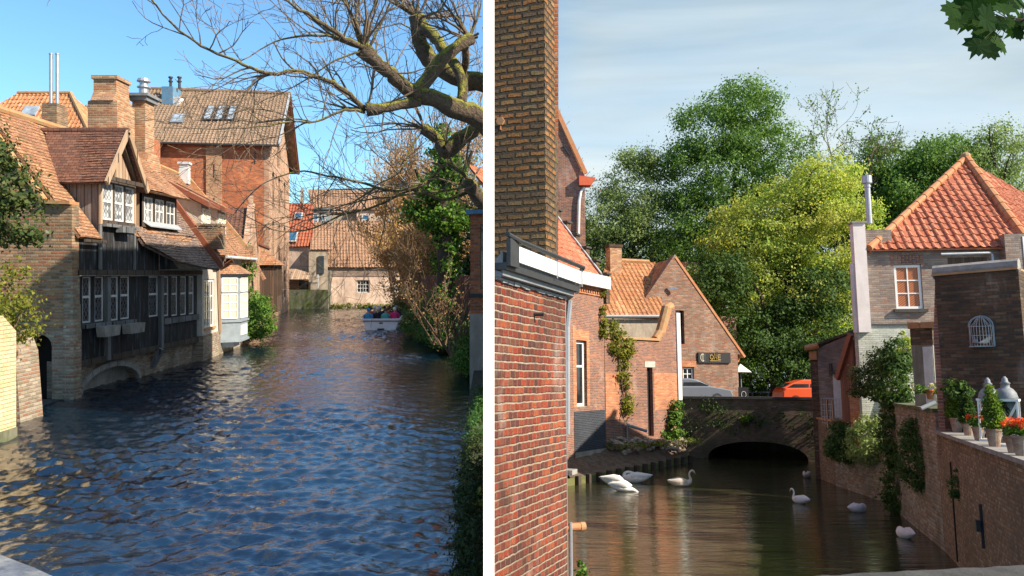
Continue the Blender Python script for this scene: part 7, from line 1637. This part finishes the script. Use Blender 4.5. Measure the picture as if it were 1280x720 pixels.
# ---- dark parapet ledge at the bottom right
a=W.at(960,716,3.0); b=W.at(1290,700,3.4)
LG=Thing(W,'stone_ledge','dark stone bridge ledge along the bottom right edge','parapet',(a.x,a.y,a.z),p1=(b.x,b.y)); vs=[];fs=[]; random.seed(6); n=22
for i in range(n+1):
    t=LG.L*1.1*i/n; dz_=(b.z-a.z)*i/n*1.05
    for (yy,zz) in ((-.55,-.5),(-.5,-.03),(-.3,.0),(-.06,-.005),(0,-.02),(.02,-.5)): vs.append((t,yy+random.uniform(-.004,.004),zz+dz_+random.uniform(-.003,.003)))
for i in range(n):
    for k in range(5): q=i*6+k; fs.append((q,q+1,q+7,q+6))
fs.append(tuple(range(6))); fs.append(tuple(n*6+k for k in reversed(range(6))))
LG.part('coping',MB().add(vs,fs),M_['stone_dark'])
# ================================================================== the white wall that keeps the two canals apart
W = LW
xa=(604.3-CX)/F*6.5; xb=(617.8-CX)/F*6.5
solo(W,'dividing_wall','tall narrow white-rendered wall end standing between the two canals','wall',MB().poly([(0,0),((617.8-CX)/F*6.62-xa,.12),((617.0-CX)/F*6.9-xa,.4),((605.0-CX)/F*6.9-xa,.4)],-.5,6.05),M_['divider'],(xa,6.5,0))

# ---- sky, sun
wd = bpy.data.worlds.new('World'); S.world = wd; wd.use_nodes = True; nt = wd.node_tree; bg = nt.nodes['Background']
SUN_EL, SUN_AZ = 38.0, -21.0          # azimuth: degrees from +X towards +Y (negative = behind the camera)
sky = nt.nodes.new('ShaderNodeTexSky'); sky.sky_type = 'NISHITA'; sky.sun_disc = False
sd = Vector((math.cos(R(SUN_AZ))*math.cos(R(SUN_EL)), math.sin(R(SUN_AZ))*math.cos(R(SUN_EL)), math.sin(R(SUN_EL))))
sky.sun_elevation = R(SUN_EL); sky.sun_rotation = math.atan2(sd.x, sd.y); sky.air_density = 1.0; sky.dust_density = .8; sky.ozone_density = 2.0
tc = nt.nodes.new('ShaderNodeTexCoord'); g = tc.outputs['Generated']; sp = nt.nodes.new('ShaderNodeSeparateXYZ'); nt.links.new(g, sp.inputs[0])
cl = noise(nt, vscale(nt, g, (1.2, 1.2, 5.5)), 2.6, 6, .55, .4)
# thin cloud veil lies over the right (east) part of the sky
side = nt.nodes.new('ShaderNodeMapRange'); side.interpolation_type='SMOOTHSTEP'; side.inputs['From Min'].default_value = -.06; side.inputs['From Max'].default_value = .10; nt.links.new(sp.outputs[0], side.inputs[0])
veil = mth(nt, 'MULTIPLY', side.outputs[0], mth(nt, 'ADD', .80, mth(nt, 'MULTIPLY', ramp(nt, cl, [(.38, 0), (.62, 1)]), .20)))
low = nt.nodes.new('ShaderNodeMapRange'); low.inputs['From Min'].default_value=.9; low.inputs['From Max'].default_value=.05; low.inputs['To Min'].default_value=.6; nt.links.new(sp.outputs[2], low.inputs[0])
veil = mth(nt, 'MULTIPLY', veil, low.outputs[0])
clear = mixc(nt, 1.0, sky.outputs[0], (.76, 1.09, 1.25), 'MULTIPLY')
vc = ramp(nt, sp.outputs[2], [(.0, (.56,.62,.63)), (.18, (.50,.57,.59)), (.36, (.33,.41,.44))])
vc = mixc(nt, 1.0, vc, (7.7,7.65,7.6), 'MULTIPLY')
vc = mixc(nt, 1.0, vc, ramp(nt, noise(nt, vscale(nt, g, (1, 1, 6)), 2.2, 5, .55, .6), [(.36, (.80,.84,.87)), (.66, (1.12,1.11,1.10))]), 'MULTIPLY')
col = mixc(nt, veil, clear, vc)
nt.links.new(col, bg.inputs[0]); bg.inputs[1].default_value = .108
sl_ = bpy.data.lights.new('sun', 'SUN'); sl_.energy = 5.0; sl_.angle = R(.5); sl_.color = (1, .87, .70)
so = bpy.data.objects.new('sun', sl_); COL.objects.link(so); so.rotation_euler = (-sd).to_track_quat('-Z', 'Y').to_euler()

cam = bpy.data.cameras.new('camera'); co = bpy.data.objects.new('camera', cam); COL.objects.link(co)
co.location = (0, 0, EYE); co.rotation_euler = (R(90), 0, 0); cam.sensor_width = 36; cam.lens = 36*F/1280; cam.shift_y = -20/1280
cam.clip_start = .1; cam.clip_end = 2000; S.camera = co
S.render.resolution_x = 1024; S.render.resolution_y = 576
S.view_settings.view_transform = 'Standard'; S.view_settings.look = 'None'; S.view_settings.gamma = 1; S.view_settings.exposure = 0.85; S.view_settings.use_curve_mapping = False
S.render.engine = 'CYCLES'; S.cycles.max_bounces = 8; S.cycles.transparent_max_bounces = 8
